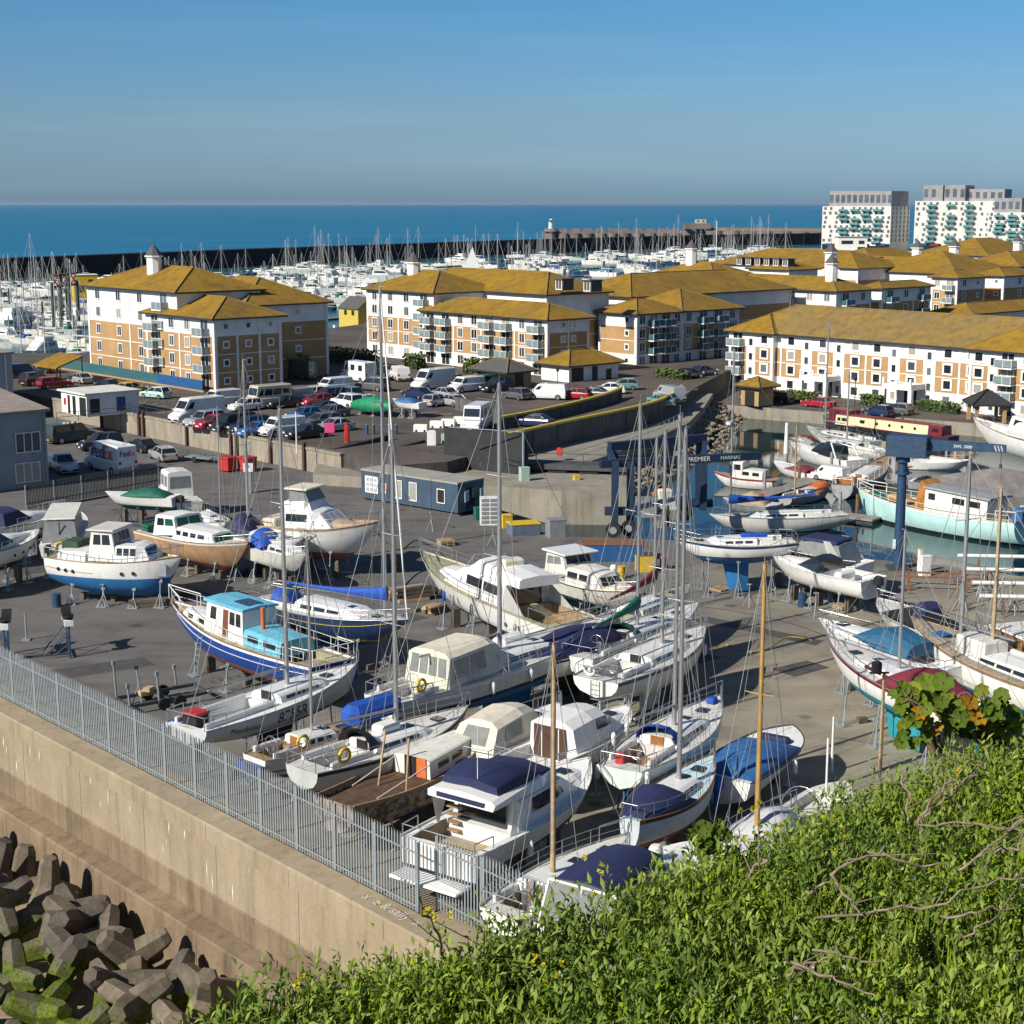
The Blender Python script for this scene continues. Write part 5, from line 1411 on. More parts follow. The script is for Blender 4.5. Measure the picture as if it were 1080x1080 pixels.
m=MB(); m.box((-L*.36-.06,0,b.H+1.42),(.06,2.3,.18)); m.build('navy_panel',NAVY,h2)
for sd_ in (-1,1):
 m=MB(); m.add([(-L*.36,sd_*1.45,b.H+1.3),(-L*.30,sd_*1.6,b.H-.1),(-L*.36+.5,sd_*1.6,b.H-.1),(-L*.30+.5,sd_*1.45,b.H+1.3)],[(0,1,2,3),(3,2,1,0)]) if sd_ > 0 else m.add([(-L*.22,-1.62,b.H-.2),(-L*.28,-1.64,b.H-.2),(-L*.22,-1.48,b.H+1.3)],[(0,1,2),(2,1,0)]); m.build('support_wing',WHITE,h)
m=MB()
for k in range(5): m.box((-L*.27-.02*k,1.05,b.H-.35+k*.33),(.3,.55,.05))
m.build('steps',TEAK,b.root)
b.box_part('cockpit_seat',(b.X(.03),.1,b.H-.35),(.55,2.4,.5),CREAM,cb=.12)
b.house('coachroof',[(L*.10,1.25,1.0,b.H+.05,b.H+.5),(L*.30,1.0,.7,b.H+.2,b.H+.5),(L*.40,.6,.3,b.H+.3,b.H+.36)],WHITE,.1); b.hatch(.80,z=b.H+.56,w=.6)
b.box_part('bathing_platform',(b.X(0)-.5,0,b.H*.32),(1.0,3.2,.10),FOAMWHITE)
m=MB(); m.tube((-L*.3,-.3,b.H+1.8),(-L*.3,-.3,b.H+4.2),.02,.01,n=4); m.build('aerial',FOAMWHITE,b.root)
b.rails(.45,.99,.5,8,.018,STEEL,.12,1,True); b.fender(.3,-1,dz=-.6)
b.stands('blocks under the navy and white flybridge cruiser')
b=Boat('motor_cruiser','white sports cruiser under a cream canvas canopy with an outdrive on its stern','motor cruiser',(490,800),(590,748),2.3,2.9,1.5,form='chine',tw=.92,rb=.35,hullm=WHITE,stripe=WHITE,anti=ANTIBLUE,wl=.3,bul=.03)
L=b.L; b.deck(FOAMWHITE,(.03,.42),.8,.5)
c1=[((-L*.47,-L*.34),1.25,.95,b.H,b.H+1.35),(-L*.1,1.25,.98,b.H,b.H+1.5),((L*.14,L*.04),1.0,.8,b.H+.1,b.H+1.3)]
h=b.house('canvas_canopy',c1,CREAM,.22); b.end_windows(c1[0],-1,1,.35,.85,CLEARPVC,h,'window',.62); b.side_windows(c1,[(-L*.36,-L*.14)],.35,.8,CLEARPVC,h); b.end_windows(c1[2],1,2,.2,.8,CLEARPVC,h)
b.house('foredeck',[(L*.06,1.0,.8,b.H,b.H+.4),(L*.32,.6,.4,b.H+.1,b.H+.3)],WHITE); b.hatch(.72,z=b.H+.42)
b.outboard(0,b.H-.4); b.rails(.5,.98,.5,6,.018,None,.1,1); b.stands('props under the white sports cruiser with the cream canopy')
b.box_part('bathing_platform',(b.X(0)-.35,0,b.H*.4),(.7,2.4,.08),FOAMWHITE)
b=Boat('motor_cruiser','white hardtop cruiser with a rounded roof and open brown cockpit doorway','motor cruiser',(548,806),(664,752),2.5,3.1,1.6,form='chine',tw=.93,rb=.4,hullm=WHITE,stripe=WHITE,anti=OLDWHITE,wl=.3,rail=DECK)
L=b.L; b.deck(FOAMWHITE,(.03,.28),.8,.5)
c1=[((-L*.21,-L*.23),1.3,1.1,b.H-.3,b.H+1.35),(-L*.05,1.3,1.1,b.H,b.H+1.45),(L*.08,1.28,1.0,b.H,b.H+1.35),((L*.27,L*.13),.95,.7,b.H+.1,b.H+1.05)]
h=b.house('hardtop_cabin',c1,WHITE,.28); b.side_windows(c1,[(-L*.02,L*.08),(L*.085,L*.17)],.45,.78,parent=h); b.end_windows(c1[-1],1,2,.25,.85,parent=h)
m=MB(); m.box((-L*.22-.06,.1,b.H+.3),(.06,1.7,1.45)); m.build('doorway',mat('brown_interior',(.07,.03,.018),.7,.3,3),h)
for y in (-.4,.5): b.box_part('door_frame',(-L*.22-.11,y,b.H+.3),(.05,.05,1.4),WHITE,h,.01)
b.house('fore_cabin',[(L*.18,1.0,.8,b.H,b.H+.42),(L*.38,.55,.35,b.H+.12,b.H+.36)],WHITE); b.hatch(.80,z=b.H+.46)
b.rails(.45,.98,.5,7,.018,None,.1,2); b.fender(.55,-1,dz=.1); b.fender(.7,-1,dz=.1); b.stands('props under the white hardtop cruiser')
b=Boat('speedboat','white speedboat under a mid blue tarpaulin near the leafy bank','speedboat',(760,822),(836,770),1.9,3.0,1.15,form='chine',p=3.6,tw=.92,rb=.25,hullm=WHITE,stripe=WHITE,anti=OLDWHITE,wl=.3,stem=.34,rail=DARKSTEEL)
b.deck(FOAMWHITE); b.cover(.05,.70,.75,MIDBLUE,1.0,.45,'tarpaulin'); b.box_part('navy_cover',(b.X(.73),0,b.H+.2),(.5,1.5,.3),NAVY,cb=.1); b.outboard(0,b.H-.2,m_=BLUECANVAS); b.stands('props under the tarpaulin covered speedboat'); b.fender(.55,-1)
b=Boat('motor_cruiser','white boat with a navy canopy and clear screens, half hidden by the bank','motor cruiser',(602,985),(732,895),2.5,3.2,1.6,form='chine',tw=.93,rb=.35,hullm=WHITE,stripe=BLUEHULL,anti=ANTIBLUE,wl=.3)
L=b.L; b.deck(FOAMWHITE,(.03,.4),.8,.4)
c1=[((-L*.46,-L*.42),1.45,1.25,b.H,b.H+1.35),(-L*.12,1.4,1.15,b.H,b.H+1.42),((L*.12,L*.0),1.1,.9,b.H+.1,b.H+1.2)]
h=b.house('clear_screen',c1,CLEARPVC,.18)
m=MB(); rs=[]
for k in range(7):
 t=k/6; x=-L*.40+t*L*.42; w=1.30-.25*t; zt=b.H+1.40+.2*sin(pi*t)
 rs.append([(x,-w,zt-.45),(x,-w*.85,zt),(x,0,zt+.12),(x,w*.85,zt),(x,w,zt-.45)])
m.loft(rs,True,True,0,True,True); m.build('canopy',NAVY,b.root)
m=MB(); m.path([(-L*.46,-1.46,b.H),(-L*.42,-1.28,b.H+1.36),(-L*.42,1.28,b.H+1.36),(-L*.46,1.46,b.H)],.05,6); m.path([(-L*.44,0,b.H),(-L*.42,0,b.H+1.42)],.035,5); m.build('canopy_frame',WHITE,b.root)
b.house('foredeck',[(L*.08,1.1,.8,b.H,b.H+.45),(L*.38,.5,.3,b.H+.1,b.H+.3)],WHITE); m=MB(); m.ball((L*.2,.2,b.H+.75),.28); m.build('radar_dome',FOAMWHITE,b.root)
b.stands('props under the navy canopied boat below the bank')
b=yacht('white yacht with worn brown decks beside the navy canopied boat',(528,965),(664,888),2.5,2.9,1.6,mast=(583,906,680),spread=0,mast_m=PALEWOOD,mast_r=.10,dm=DECK,cm=TEAK,teak=TEAK,boom=0.0,cab=(.25,.66),wins=2,stripe=BLUEHULL,cabh=.5)
b=yacht('white yacht with a tall varnished wooden mast, half hidden by the leafy bank',(742,925),(838,858),1.9,2.6,1.3,mast=(798,868,595),spread=1,mast_m=mat('varnished_spar',(.46,.27,.08),.45,.2,2),mast_r=.115,tent=(.40,.92,.8,mat('pale_grey_cover',(.50,.51,.52),.8,.12,2)),rails=True,cab=(.3,.6),wins=0,boom=0.0)
b=Boat('dinghy','small open boat with a steel hoop rail just above the leafy bank','dinghy',(838,862),(892,828),1.5,2.2,.9,form='chine',tw=.9,rb=.2,hullm=OLDWHITE,stripe=WHITE,anti=ANTIBLACK,wl=.3)
b.deck(DECK,(.1,.7),.75,.4); m=MB(); m.path([(b.X(.15),1.0*cos(a),b.H+1.1*sin(a)) for a in np.linspace(0,pi,12)],.025,5); m.build('hoop_rail',STEEL,b.root); b.stands('props under the small open boat')
m=MB(); m.tube((b.X(.6),0,b.H),(b.X(.6),0,b.H+2.6),.05,n=6); m.build('post',FOAMWHITE,b.root)
b=Boat('motor_cruiser','big white old motor yacht with a bright blue bottom at the left of the yard','motor yacht',(60,584),(192,592),3.0,3.9,2.55,form='long',tw=.85,p=2.1,rb=.35,rs=.1,hullm=WHITE,stripe=ANTIBLUE,anti=ANTIBLUE,wl=.55,stem=.3,rail=WOOD,bul=.1)
L=b.L; b.deck(OLIVE,None)
c1=[(-L*.40,1.5,1.4,b.H-.1,b.H+.5),(-L*.18,1.5,1.4,b.H-.1,b.H+.55)]; b.house('aft_cabin',c1,WHITE)
c1=[((-L*.16,-L*.13),1.45,1.3,b.H,b.H+2.0),((L*.06,L*.02),1.35,1.2,b.H,b.H+2.0)]
h=b.house('wheelhouse',c1,WHITE,.08); b.side_windows(c1,[(-L*.13,-L*.06),(-L*.045,L*.03)],.55,.88,parent=h); b.end_windows(c1[-1],1,4,.55,.9,parent=h)
c1=[(L*.04,1.4,1.2,b.H,b.H+1.05),(L*.20,1.25,1.05,b.H,b.H+1.05),((L*.30,L*.25),.95,.8,b.H+.1,b.H+.95)]
h=b.house('fore_saloon',c1,WHITE,.08); b.side_windows(c1,[(L*.06,L*.10),(L*.11,L*.15),(L*.16,L*.20)],.42,.86,parent=h); b.end_windows(c1[-1],1,3,.35,.88,parent=h)
b.box_part('wheelhouse_roof',(-L*.06,0,b.H+2.06),(L*.22,2.9,.09),DECK); b.rails(.05,.97,.7,10,.02,None,.06,1)
for s in (.12,.18,.24,.62,.70): q=on_side(b,s,-1,.72,.01); m=MB(); m.wheel(q,.13,.05,(0,1,0),n=10); m.build('porthole',GLASS,b.root)
m=MB(); q=on_side(b,.88,-1,.62,.03); m.box((q.x,q.y,q.z),(.7,.1,.8)); m.build('anchor',GALV,b.root)
m=MB(); 
for sd_ in (-1,1): m.path([on_side(b,s,sd_,.72,.012) for s in np.linspace(.01,.40,10)],.02,4)
m.build('wood_line',WOOD,b.root)
b.stands('props under the big white old motor yacht',(.2,.45,.68,.86)); b.box_part('deck_gear',(b.X(.14),.3,b.H+.75),(1.2,1.6,.5),mat('dark_green_tarpaulin',(.03,.06,.035),.8,.3))
b=Boat('motor_cruiser','small cabin boat with clear canopy screens and a yellow lifebuoy behind the big motor yacht','motor cruiser',(62,575),(78,540),2.9,2.9,1.5,form='chine',tw=.92,hullm=WHITE,stripe=WHITE,anti=NAVYHULL,wl=.4)
L=b.L; b.deck(FOAMWHITE,(.05,.4),.8,.4); c1=[((-L*.45,-L*.40),1.2,1.0,b.H,b.H+1.5),(L*.0,1.2,1.0,b.H,b.H+1.6),((L*.2,L*.08),1.0,.8,b.H,b.H+1.3)]
h=b.house('clear_canopy',c1,CLEARPVC,.15); b.box_part('canopy_top',(-L*.16,0,b.H+1.62),(L*.5,2.2,.1),OLDWHITE,h,.05); b.box_part('canopy_frame',(-L*.43,0,b.H+.7),(.06,.08,1.5),NAVY,h,.01)
b.ring(.0,-.1,b.H-.1,YELLOWP,(1,0,0)); b.outboard(.7,b.H-.3); b.stands('props under the small cabin boat with clear screens')
for lab,st,bo,zd,cov in (('white cruiser with a navy windscreen cover at the left edge, the farther of two',(-40,560),(68,541),3.0,True),('white cruiser with a dark hull line at the left edge, the nearer of two',(-60,590),(42,563),3.0,False)):
 b=Boat('motor_cruiser',lab,'motor cruiser',st,bo,zd,3.4,1.8,form='chine',tw=.92,rb=.4,hullm=WHITE,stripe=DARKHULL,stripe_h=.2,anti=ANTIBLACK,wl=.3,rail=DARKSTEEL,stem=.4)
 L=b.L; b.deck(FOAMWHITE,(.05,.4),.8,.4)
 c1=[(-L*.1,1.3,1.1,b.H,b.H+.6),(L*.12,1.2,.9,b.H,b.H+.6),(L*.36,.5,.3,b.H+.2,b.H+.35)]; b.house('fore_cabin',c1,WHITE,.12)
 c1=[(-L*.2,1.4,1.2,b.H,b.H+1.0),((L*.08,-L*.05),1.2,.95,b.H+.3,b.H+1.15)]; h=b.house('windscreen_cover' if cov else 'windscreen',c1,NAVY if cov else GLASS,.1)
 b.rails(.4,.99,.6,8,.02,None,.06,2); b.hatch(.78)
 for s in (.55,.65,.75): q=on_side(b,s,-1,.66,.01); m=MB(); m.wheel(q,.11,.05,(0,1,0),n=10); m.build('porthole',GLASS,b.root)
 b.stands('props under the '+lab.replace('white cruiser with a ','cruiser with the ').replace(' at the left edge',''))
b=Boat('motor_cruiser','bare wood hulled cruiser with green tinted windows in the left part of the yard','motor cruiser',(158,557),(262,578),2.6,3.3,2.0,form='chine',tw=.9,rb=.4,hullm=WOODHULL,sheer=WHITE,stripe=REDP,stripe_h=.05,anti=ANTIRED,wl=.22,stem=.3,rail=WOOD)
GREENGLASS=mat('green_tinted_screen',(.01,.085,.055),.25,.2)
L=b.L; b.deck(OLDWHITE,(.03,.16),.75,.5)
c1=[((-L*.30,-L*.28),1.4,1.25,b.H,b.H+1.5),((-L*.06,-L*.10),1.35,1.2,b.H+.3,b.H+1.55)]
h=b.house('wheelhouse',c1,WHITE,.08); b.side_windows(c1,[(-L*.27,-L*.19)],.5,.86,parent=h); b.side_windows(c1,[(-L*.175,-L*.08)],.5,.86,GREENGLASS,h); b.end_windows(c1[-1],1,2,.45,.9,GREENGLASS,h)
c1=[(-L*.10,1.4,1.2,b.H,b.H+.85),(L*.2,1.25,1.0,b.H,b.H+.8),((L*.28,L*.24),1.05,.9,b.H+.05,b.H+.72)]
h=b.house('fore_cabin',c1,WHITE,.08); b.side_windows(c1,[(-L*.08,-L*.03),(-L*.01,L*.04),(L*.06,L*.11),(L*.13,L*.19)],.4,.75,parent=h); b.end_windows(c1[-1],1,1,.1,.85,GREENGLASS,h)
b.rails(.6,.98,.55,6,.018,None,.08,1); b.stands('props under the bare wood hulled cruiser'); b.box_part('deck_box',(b.X(.05),0,b.H+.2),(1.0,2.0,.5),GREENCANVAS)
b=Boat('speedboat','white speedboat with a green cover and green bottom raised on a frame','speedboat',(186,524),(111,521),2.4,2.3,1.2,form='chine',tw=.9,rb=.25,hullm=WHITE,stripe=GREENCANVAS,anti=GREENCANVAS,wl=.35,stem=.4)
b.deck(FOAMWHITE); b.cover(.1,.72,.7,GREENCANVAS,.95,.35,'green_cover'); b.stands('blue steel frame under the green covered speedboat',m_=BLUESTEEL); b.outboard(0,b.H-.3)
b=Boat('motor_cruiser','white wheelhouse boat seen end on behind the green covered speedboat','motor cruiser',(200,530),(172,512),1.9,2.5,1.2,form='chine',tw=.9,hullm=OLDWHITE,stripe=REDP,anti=ANTIRED,wl=.3)
b.deck(DECK); c1=[(-1.6,1.1,1.0,b.H,b.H+2.1),(.8,1.1,1.0,b.H,b.H+2.1)]; h=b.house('wheelhouse',c1,WHITE,.1); b.side_windows(c1,[(-1.3,-.5),(-.2,.6)],.4,.82,CLEARPVC,h); b.end_windows(c1[0],-1,1,.35,.82,CLEARPVC,h); b.end_windows(c1[1],1,2,.4,.82,CLEARPVC,h); b.box_part('blue_locker',(1.4,0,b.H+.6),(.9,1.6,1.2),MIDBLUE); b.stands('props under the white wheelhouse boat')
b=yacht('small white yacht with an open black hatch left of the navy sprayhooded yacht',(206,540),(238,556),2.6,2.7,1.5,mast=(220,545,430),rails=True,stripe=DECK,anti=ANTIBLACK,boom=0.0,wins=1,spread=0,mast_r=.06)
b=yacht('white yacht with a navy and clear sprayhood and a tall thin mast',(240,560),(320,572),2.9,3.1,1.7,mast=(262,560,380),spread=1,hullm=WHITE,stripe=DECK,anti=ANTIBLACK,boom=0.0,cab=(.4,.75),cock=(.05,.38))
b.sprayhood(.22,1.2,1.5,NAVY,1.4); b.fender(.6,-1)
b=Boat('motor_cruiser','white boat with a bright blue canopy behind the bare wood hulled cruiser','motor cruiser',(270,572),(322,590),2.5,2.7,1.5,form='chine',tw=.9,hullm=OLDWHITE,stripe=WHITE,anti=DARKSTEEL,wl=.3)
b.deck(DECK,(.05,.4),.75,.4); b.sprayhood(.18,1.1,1.25,BLUECANVAS,1.2,win=True); low_cabin(b,.45,.85,wins=2,h=.5); b.rails(.5,.97,.55,6); b.stands('props under the boat with the bright blue canopy')
b=Boat('motor_cruiser','tall white flybridge sport fisher with a faded pink bottom','motor cruiser',(280,548),(400,560),3.6,4.3,2.4,form='chine',tw=.88,p=2.3,rb=.7,rs=-.15,hullm=WHITE,sheer=mat('tan_gunwale',(.42,.30,.20),.6,.2),stripe=ANTIRED,stripe_h=.05,anti=ANTIPINK,wl=.26,stem=.42,bul=.04,rail=mat('tan_gunwale',(.42,.30,.20),.6,.2))
L=b.L; b.deck(mat('tan_foredeck',(.44,.33,.23),.8,.25,1.5),(.03,.28),.8,.6,OLDWHITE)
c1=[(-L*.24,1.75,1.6,b.H-.1,b.H+1.15),(L*.02,1.7,1.5,b.H,b.H+1.2),((L*.18,L*.06),1.35,1.2,b.H+.1,b.H+1.12)]
h=b.house('saloon',c1,WHITE,.12); b.side_windows(c1,[(-L*.20,-L*.02)],.42,.84,parent=h); b.end_windows(c1[-1],1,3,.22,.85,mat('pale_screen_cover',(.33,.35,.38),.5,.15),h)
b.house('fore_cabin',[(L*.08,1.35,1.1,b.H+.02,b.H+.5),(L*.34,.7,.4,b.H+.2,b.H+.34)],mat('tan_foredeck',(.44,.33,.23),.8,.25,1.5))
c1=[((-L*.26,-L*.24),1.45,1.35,b.H+1.18,b.H+1.75),(-L*.06,1.4,1.3,b.H+1.2,b.H+1.85),((L*.0,-L*.04),1.2,1.0,b.H+1.18,b.H+1.85)]
h2=b.house('flybridge',c1,WHITE,.1)
c3=[(-L*.20,1.2,1.1,b.H+1.75,b.H+2.6),((-L*.03,-L*.08),1.1,.95,b.H+1.8,b.H+2.6)]; h3=b.house('flybridge_screen',c3,CLEARPVC,.08,h2); b.box_part('bimini_top',(-L*.14,0,b.H+2.68),(L*.20,2.5,.12),CREAM,h2,.05)
b.rails(.5,.99,.75,8,.02,None,.06,2); b.box_part('cockpit_chest',(b.X(.1),0,b.H-.1),(1.2,2.2,.9),CREAM,cb=.1); b.stands('props under the tall sport fisher with the pink bottom',(.2,.42,.64))
b=yacht('white yacht with a deep blue fin keel standing on props near the dock',(838,571),(712,573),3.5,3.4,1.5,mast=None,anti=ANTIBLUE,stripe=NAVYHULL,sheer=NAVYHULL,wl=.45,cab=(.34,.72),wins=3,tw=.5)
m=MB(); m.cbox((b.X(.35),.2,b.H+.55),(1.8,.5,.25),.08); m.build('blue_sail_bag',BLUECANVAS,b.root)
for lab,st,bo,nav in (('white sports cruiser with a navy canopy behind the one with the outboard',(912,596),(792,577),True),('white open sports cruiser with a black outboard at the right of the yard',(922,612),(812,588),False)):
 b=Boat('motor_cruiser',lab,'motor cruiser',st,bo,2.5,3.0,1.5,form='chine',tw=.9,p=2.2,rb=.35,hullm=WHITE,stripe=MAROONHULL if not nav else WHITE,stripe_h=.05,anti=ANTIBLACK,wl=.22,stem=.42,rail=DECK)
 L=b.L; b.deck(FOAMWHITE,(.05,.40),.8,.5)
 b.house('foredeck',[(-L*.02,1.2,.95,b.H,b.H+.45),(L*.22,.9,.6,b.H+.1,b.H+.4),(L*.38,.4,.2,b.H+.22,b.H+.28)],WHITE,.12)
 c1=[(-L*.10,1.3,1.15,b.H,b.H+.7),((L*.12,-L*.02),1.05,.85,b.H+.25,b.H+.95)]; h=b.house('windscreen',c1,GLASS,.06)
 if nav:
  c2=[((-L*.40,-L*.34),1.3,1.1,b.H,b.H+1.25),(-L*.1,1.25,1.05,b.H+.4,b.H+1.45),((L*.06,-L*.0),1.0,.85,b.H+.5,b.H+1.2)]; b.house('canopy_sides',c2,CLEARPVC,.1); b.box_part('canopy_top',(-L*.17,0,b.H+1.42),(L*.32,2.2,.2),NAVY,cb=.09)
  m=MB()
  for sd_ in (-1,1): m.add([(-L*.42,sd_*1.38,b.H),(-L*.30,sd_*1.38,b.H),(-L*.22,sd_*1.25,b.H+1.5),(-L*.28,sd_*1.25,b.H+1.5)],[(0,1,2,3),(3,2,1,0)])
  m.build('radar_arch',WHITE,b.root)
 else: b.outboard(0,b.H-.1); b.box_part('seat',(-L*.25,.2,b.H),(.6,1.6,.5),FOAMWHITE,cb=.1)
 b.rails(.5,.98,.4,6,.016,None,.12,1); b.stands('galvanised trailer frame under the '+('navy canopied sports cruiser' if nav else 'open sports cruiser with the outboard'))
b=yacht('white yacht with maroon stripes, a maroon cover and a turquoise bottom',(1046,762),(872,677),3.3,3.3,1.7,mast=(948,728,560),spread=1,hullm=WHITE,sheer=MAROONHULL,stripe=ANTITEAL,stripe_h=.05,anti=ANTITEAL,wl=.5,cab=(.38,.74),wins=2,winm=MAROONHULL,boom=0.0,rb=.3,tw=.6,mast_r=.10)
b.cover(.18,.50,1.15,MAROON,.95,.55,'maroon_cover')
b=Boat('motor_cruiser','white sports cruiser with a teal blue windscreen cover behind the maroon striped yacht','motor cruiser',(1016,704),(864,659),3.1,3.3,1.7,form='chine',tw=.9,p=2.2,rb=.35,hullm=WHITE,stripe=REDP,stripe_h=.12,anti=ANTIBLACK,wl=.3,stem=.40,rail=WHITE)
L=b.L; b.deck(FOAMWHITE,(.05,.36),.8,.5); b.house('foredeck',[(L*.0,1.2,.95,b.H,b.H+.5),(L*.24,.9,.6,b.H+.1,b.H+.42),(L*.40,.4,.2,b.H+.22,b.H+.3)],WHITE,.12); b.hatch(.82,z=b.H+.46,w=.6)
b.house('windscreen_cover',[(-L*.24,1.3,1.0,b.H,b.H+.6),(-L*.05,1.3,1.0,b.H,b.H+1.05),((L*.16,L*.08),1.0,.7,b.H+.3,b.H+.75)],mat('teal_blue_cover',(.015,.10,.19),.7,.2,3),.2)
b.rails(.4,.98,.5,8,.016,None,.1,1); b.stands('props under the sports cruiser with the teal blue cover')
b=yacht('big old white ketch with a brown rubbing strake at the right edge',(1190,748),(960,662),3.4,4.0,2.2,form='long',mast=(1013,690,480),spread=2,hullm=WHITE,sheer=mat('worn_brown_strake',(.22,.15,.09),.8,.3),stripe=WHITE,anti=ANTIBLUE,dm=mat('worn_buff_deck',(.34,.29,.22),.9,.3,2),cab=(.3,.66),rails=True,mast_r=.12,rail=PALEWOOD,boom=4,boom_up=.1,keel=False,wire=.018,stem=.45,rb=.6)
s=b.s_at_px(1046,3.4); g=Vector((b.root.location.x+cos(b.rz)*b.X(s),b.root.location.y+sin(b.rz)*b.X(s),0)); b.mast(s,ZT(g,515)-b.z,PALEWOOD,.115,1,0,None,1,True,False,b.H,None,.016)
b.box_part('deck_house',(b.X(.62),.2,b.H+.5),(2.2,1.6,1.0),OLDWHITE,cb=.08); b.box_part('blue_hatch',(b.X(.82),.2,b.zs(.8)+.1),(.9,.7,.12),MIDBLUE); b.box_part('sail_bundle',(b.X(.55),-.9,b.H+.3),(2.4,.5,.4),CREAM,cb=.15)
b=Boat('motor_cruiser','white boat under a black and navy cover at the right of the yard','motor cruiser',(1010,672),(925,635),2.6,2.8,1.4,form='chine',tw=.9,rb=.3,hullm=OLDWHITE,stripe=WHITE,anti=ANTIBLACK,wl=.3)
b.deck(DECK); b.cover(.1,.70,.85,BLACK,.98,.4,'black_cover'); b.box_part('navy_cover',(b.X(.34),.1,b.H+.9),(1.0,1.5,.8),NAVY,cb=.25); b.rails(.6,.98,.5,5); b.stands('props under the black covered boat')
b=Boat('motor_cruiser','white boat with varnished wooden cabin sides at the right edge of the yard','motor cruiser',(1150,716),(1030,664),3.2,3.2,1.6,form='long',tw=.8,hullm=WHITE,stripe=WHITE,anti=ANTIBLUE,wl=.3)
L=b.L; b.deck(mat('worn_buff_deck',(.34,.29,.22),.9,.3,2)); c1=[(-L*.25,1.2,1.1,b.H,b.H+1.0),(L*.2,1.0,.9,b.H,b.H+1.0)]; h=b.house('cabin',c1,WOOD,.05); b.side_windows(c1,[(-L*.2,-L*.08),(-L*.04,L*.08)],.4,.8,parent=h); b.box_part('cabin_roof',(-L*.03,0,b.H+1.05),(L*.5,2.3,.1),OLDWHITE,h); b.cover(.5,.85,.5,mat('pale_grey_cover',(.50,.51,.52),.8,.12,2),.6,.5); b.rails(.1,.97,.6,8); b.stands('props under the boat with varnished cabin sides')
# ================================================================== palisade fence on the wall
PALE=mat('galvanised_pale',(.34,.38,.40),.5,.2,2,metal=.35)
def palisade(label,start,n,bay=2.62,h=3.0,z=.12,first=0):
 r=thing('palisade_fence',label,'fence',(start.x,start.y,z),math.atan2(U.y,U.x))
 pm=MB(); pm.box((0,.03,h/2-.03),(.10,.08,h-.06)); pmesh=pm.mesh('post',GALV)
 pa=MB(); k=15
 for i in range(k):
  x=bay*(i+.5)/k
  pa.box((x-.018,-.012,h/2),(.034,.012,h-.12),.5); pa.box((x+.018,-.012,h/2),(.034,.012,h-.12),-.5)
  pa.add([(x-.034,-.012,h-.06),(x+.034,-.012,h-.06),(x+.012,-.03,h+.10),(x-.012,-.03,h+.10)],[(0,1,2,3)])
 pamesh=pa.mesh('pale_panel',PALE)
 rm=MB(); rm.box((bay/2,.0,.45),(bay,.045,.05)); ra=rm.mesh('rail',GALV)
 for i in range(n+1):
  place(pmesh,'post',r,(i*bay,0,0))
  if i < n:
   place(pamesh,'pale_panel',r,(i*bay,0,0)); place(ra,'rail',r,(i*bay,0,0)); place(ra,'rail',r,(i*bay,0,h-.95))
 return r
palisade('long galvanised palisade fence along the top of the sea wall',FB-U*6.2,16)
palisade('short far run of palisade fence half hidden by the leafy bank',FB-U*6.2+U*16*2.62+V*.9,7)
# ================================================================== yard equipment
def cradle(label,pos,rz,full=True):
 r=thing('boat_cradle',label,'boat cradle',(pos.x,pos.y,0),rz)
 for y in (-.9,.9):
  m=MB(); m.box((0,y,1.0),(.10,.10,2.0)); m.build('leg',BLUESTEEL,r)
  m=MB(); m.tube((0,y,1.75),(-1.5,y*.6,.08),.04,n=5); m.tube((0,y,.9),(-1.0,y*.6,.08),.03,n=4); m.build('brace',BLUESTEEL,r)
 m=MB(); m.box((0,0,.2),(.08,1.8,.08)); m.tube((0,-.9,.2),(0,.9,1.7),.03,n=4); m.tube((0,.9,.2),(0,-.9,1.7),.03,n=4); m.build('cross_brace',BLUESTEEL,r)
 m=MB(); m.box((-1.3,0,.06),(2.7,.1,.1)); m.build('base_beam',DARKSTEEL,r)
 m=MB(); m.box((0,-.78,2.1),(.5,.5,.32)); m.box((0,.78,2.1),(.5,.5,.32)); m.build('white_pad',FOAMWHITE,r)
 m=MB(); n=9; top=[]
 for k in range(n):
  t=k/(n-1)*2-1; top.append((t*1.05,2.28+.42*t*t))
 rs=[[(-.28,y,z-.12),(.28,y,z-.12),(.28,y,z),(-.28,y,z)] for y,z in top]; m.loft(rs,True,True); m.build('saddle',BLACK,r)
cradle('blue steel boat saddle standing empty in the left of the yard',P(73,690),.35)
cradle('blue steel boat saddle at the left edge, cut by the frame',P(8,694),.2)
r=thing('post','white topped steel post between the two blue boat saddles','post',P(28,675)); m=MB(); m.tube((0,0,0),(0,0,1.7),.06); m.box((0,0,.04),(.5,.5,.08)); m.build('pole',GALV,r)
q=P(172,742)
r=thing('boat_trailer','empty grey steel boat trailer frame with upright posts beside the royal blue boat','trailer',(q.x,q.y,0),.62)
m=MB(); m.box((0,-.9,.45),(4.6,.14,.16)); m.box((0,.9,.45),(4.6,.14,.16)); m.box((-2.2,0,.45),(.14,1.8,.14)); m.box((2.2,0,.45),(.14,1.8,.14)); m.box((0,0,.45),(.12,1.8,.14)); m.build('frame',DARKSTEEL,r)
for x,y,h in ((-2.2,-.9,1.6),(-2.2,.9,2.4),(-.6,-.95,2.0),(1.2,.95,1.6)):
 m=MB(); m.tube((x,y,.45),(x-.08,y,h),.06,n=6); m.box((x-.08,y,h),(.16,.16,.25)); m.build('upright',GALV,r)
m=MB(); m.box((-.8,.1,.75),(.9,.4,.25)); m.box((-.8,-.1,.98),(.5,.4,.22),.6); m.build('timber_block',PALEWOOD,r)
for x in (-.4,.5):
 for y in (-1.1,1.1):
  m=MB(); m.wheel((x,y,.33),.33,.2); w=m.build('wheel',BLACK,r)
q=P(150,742)
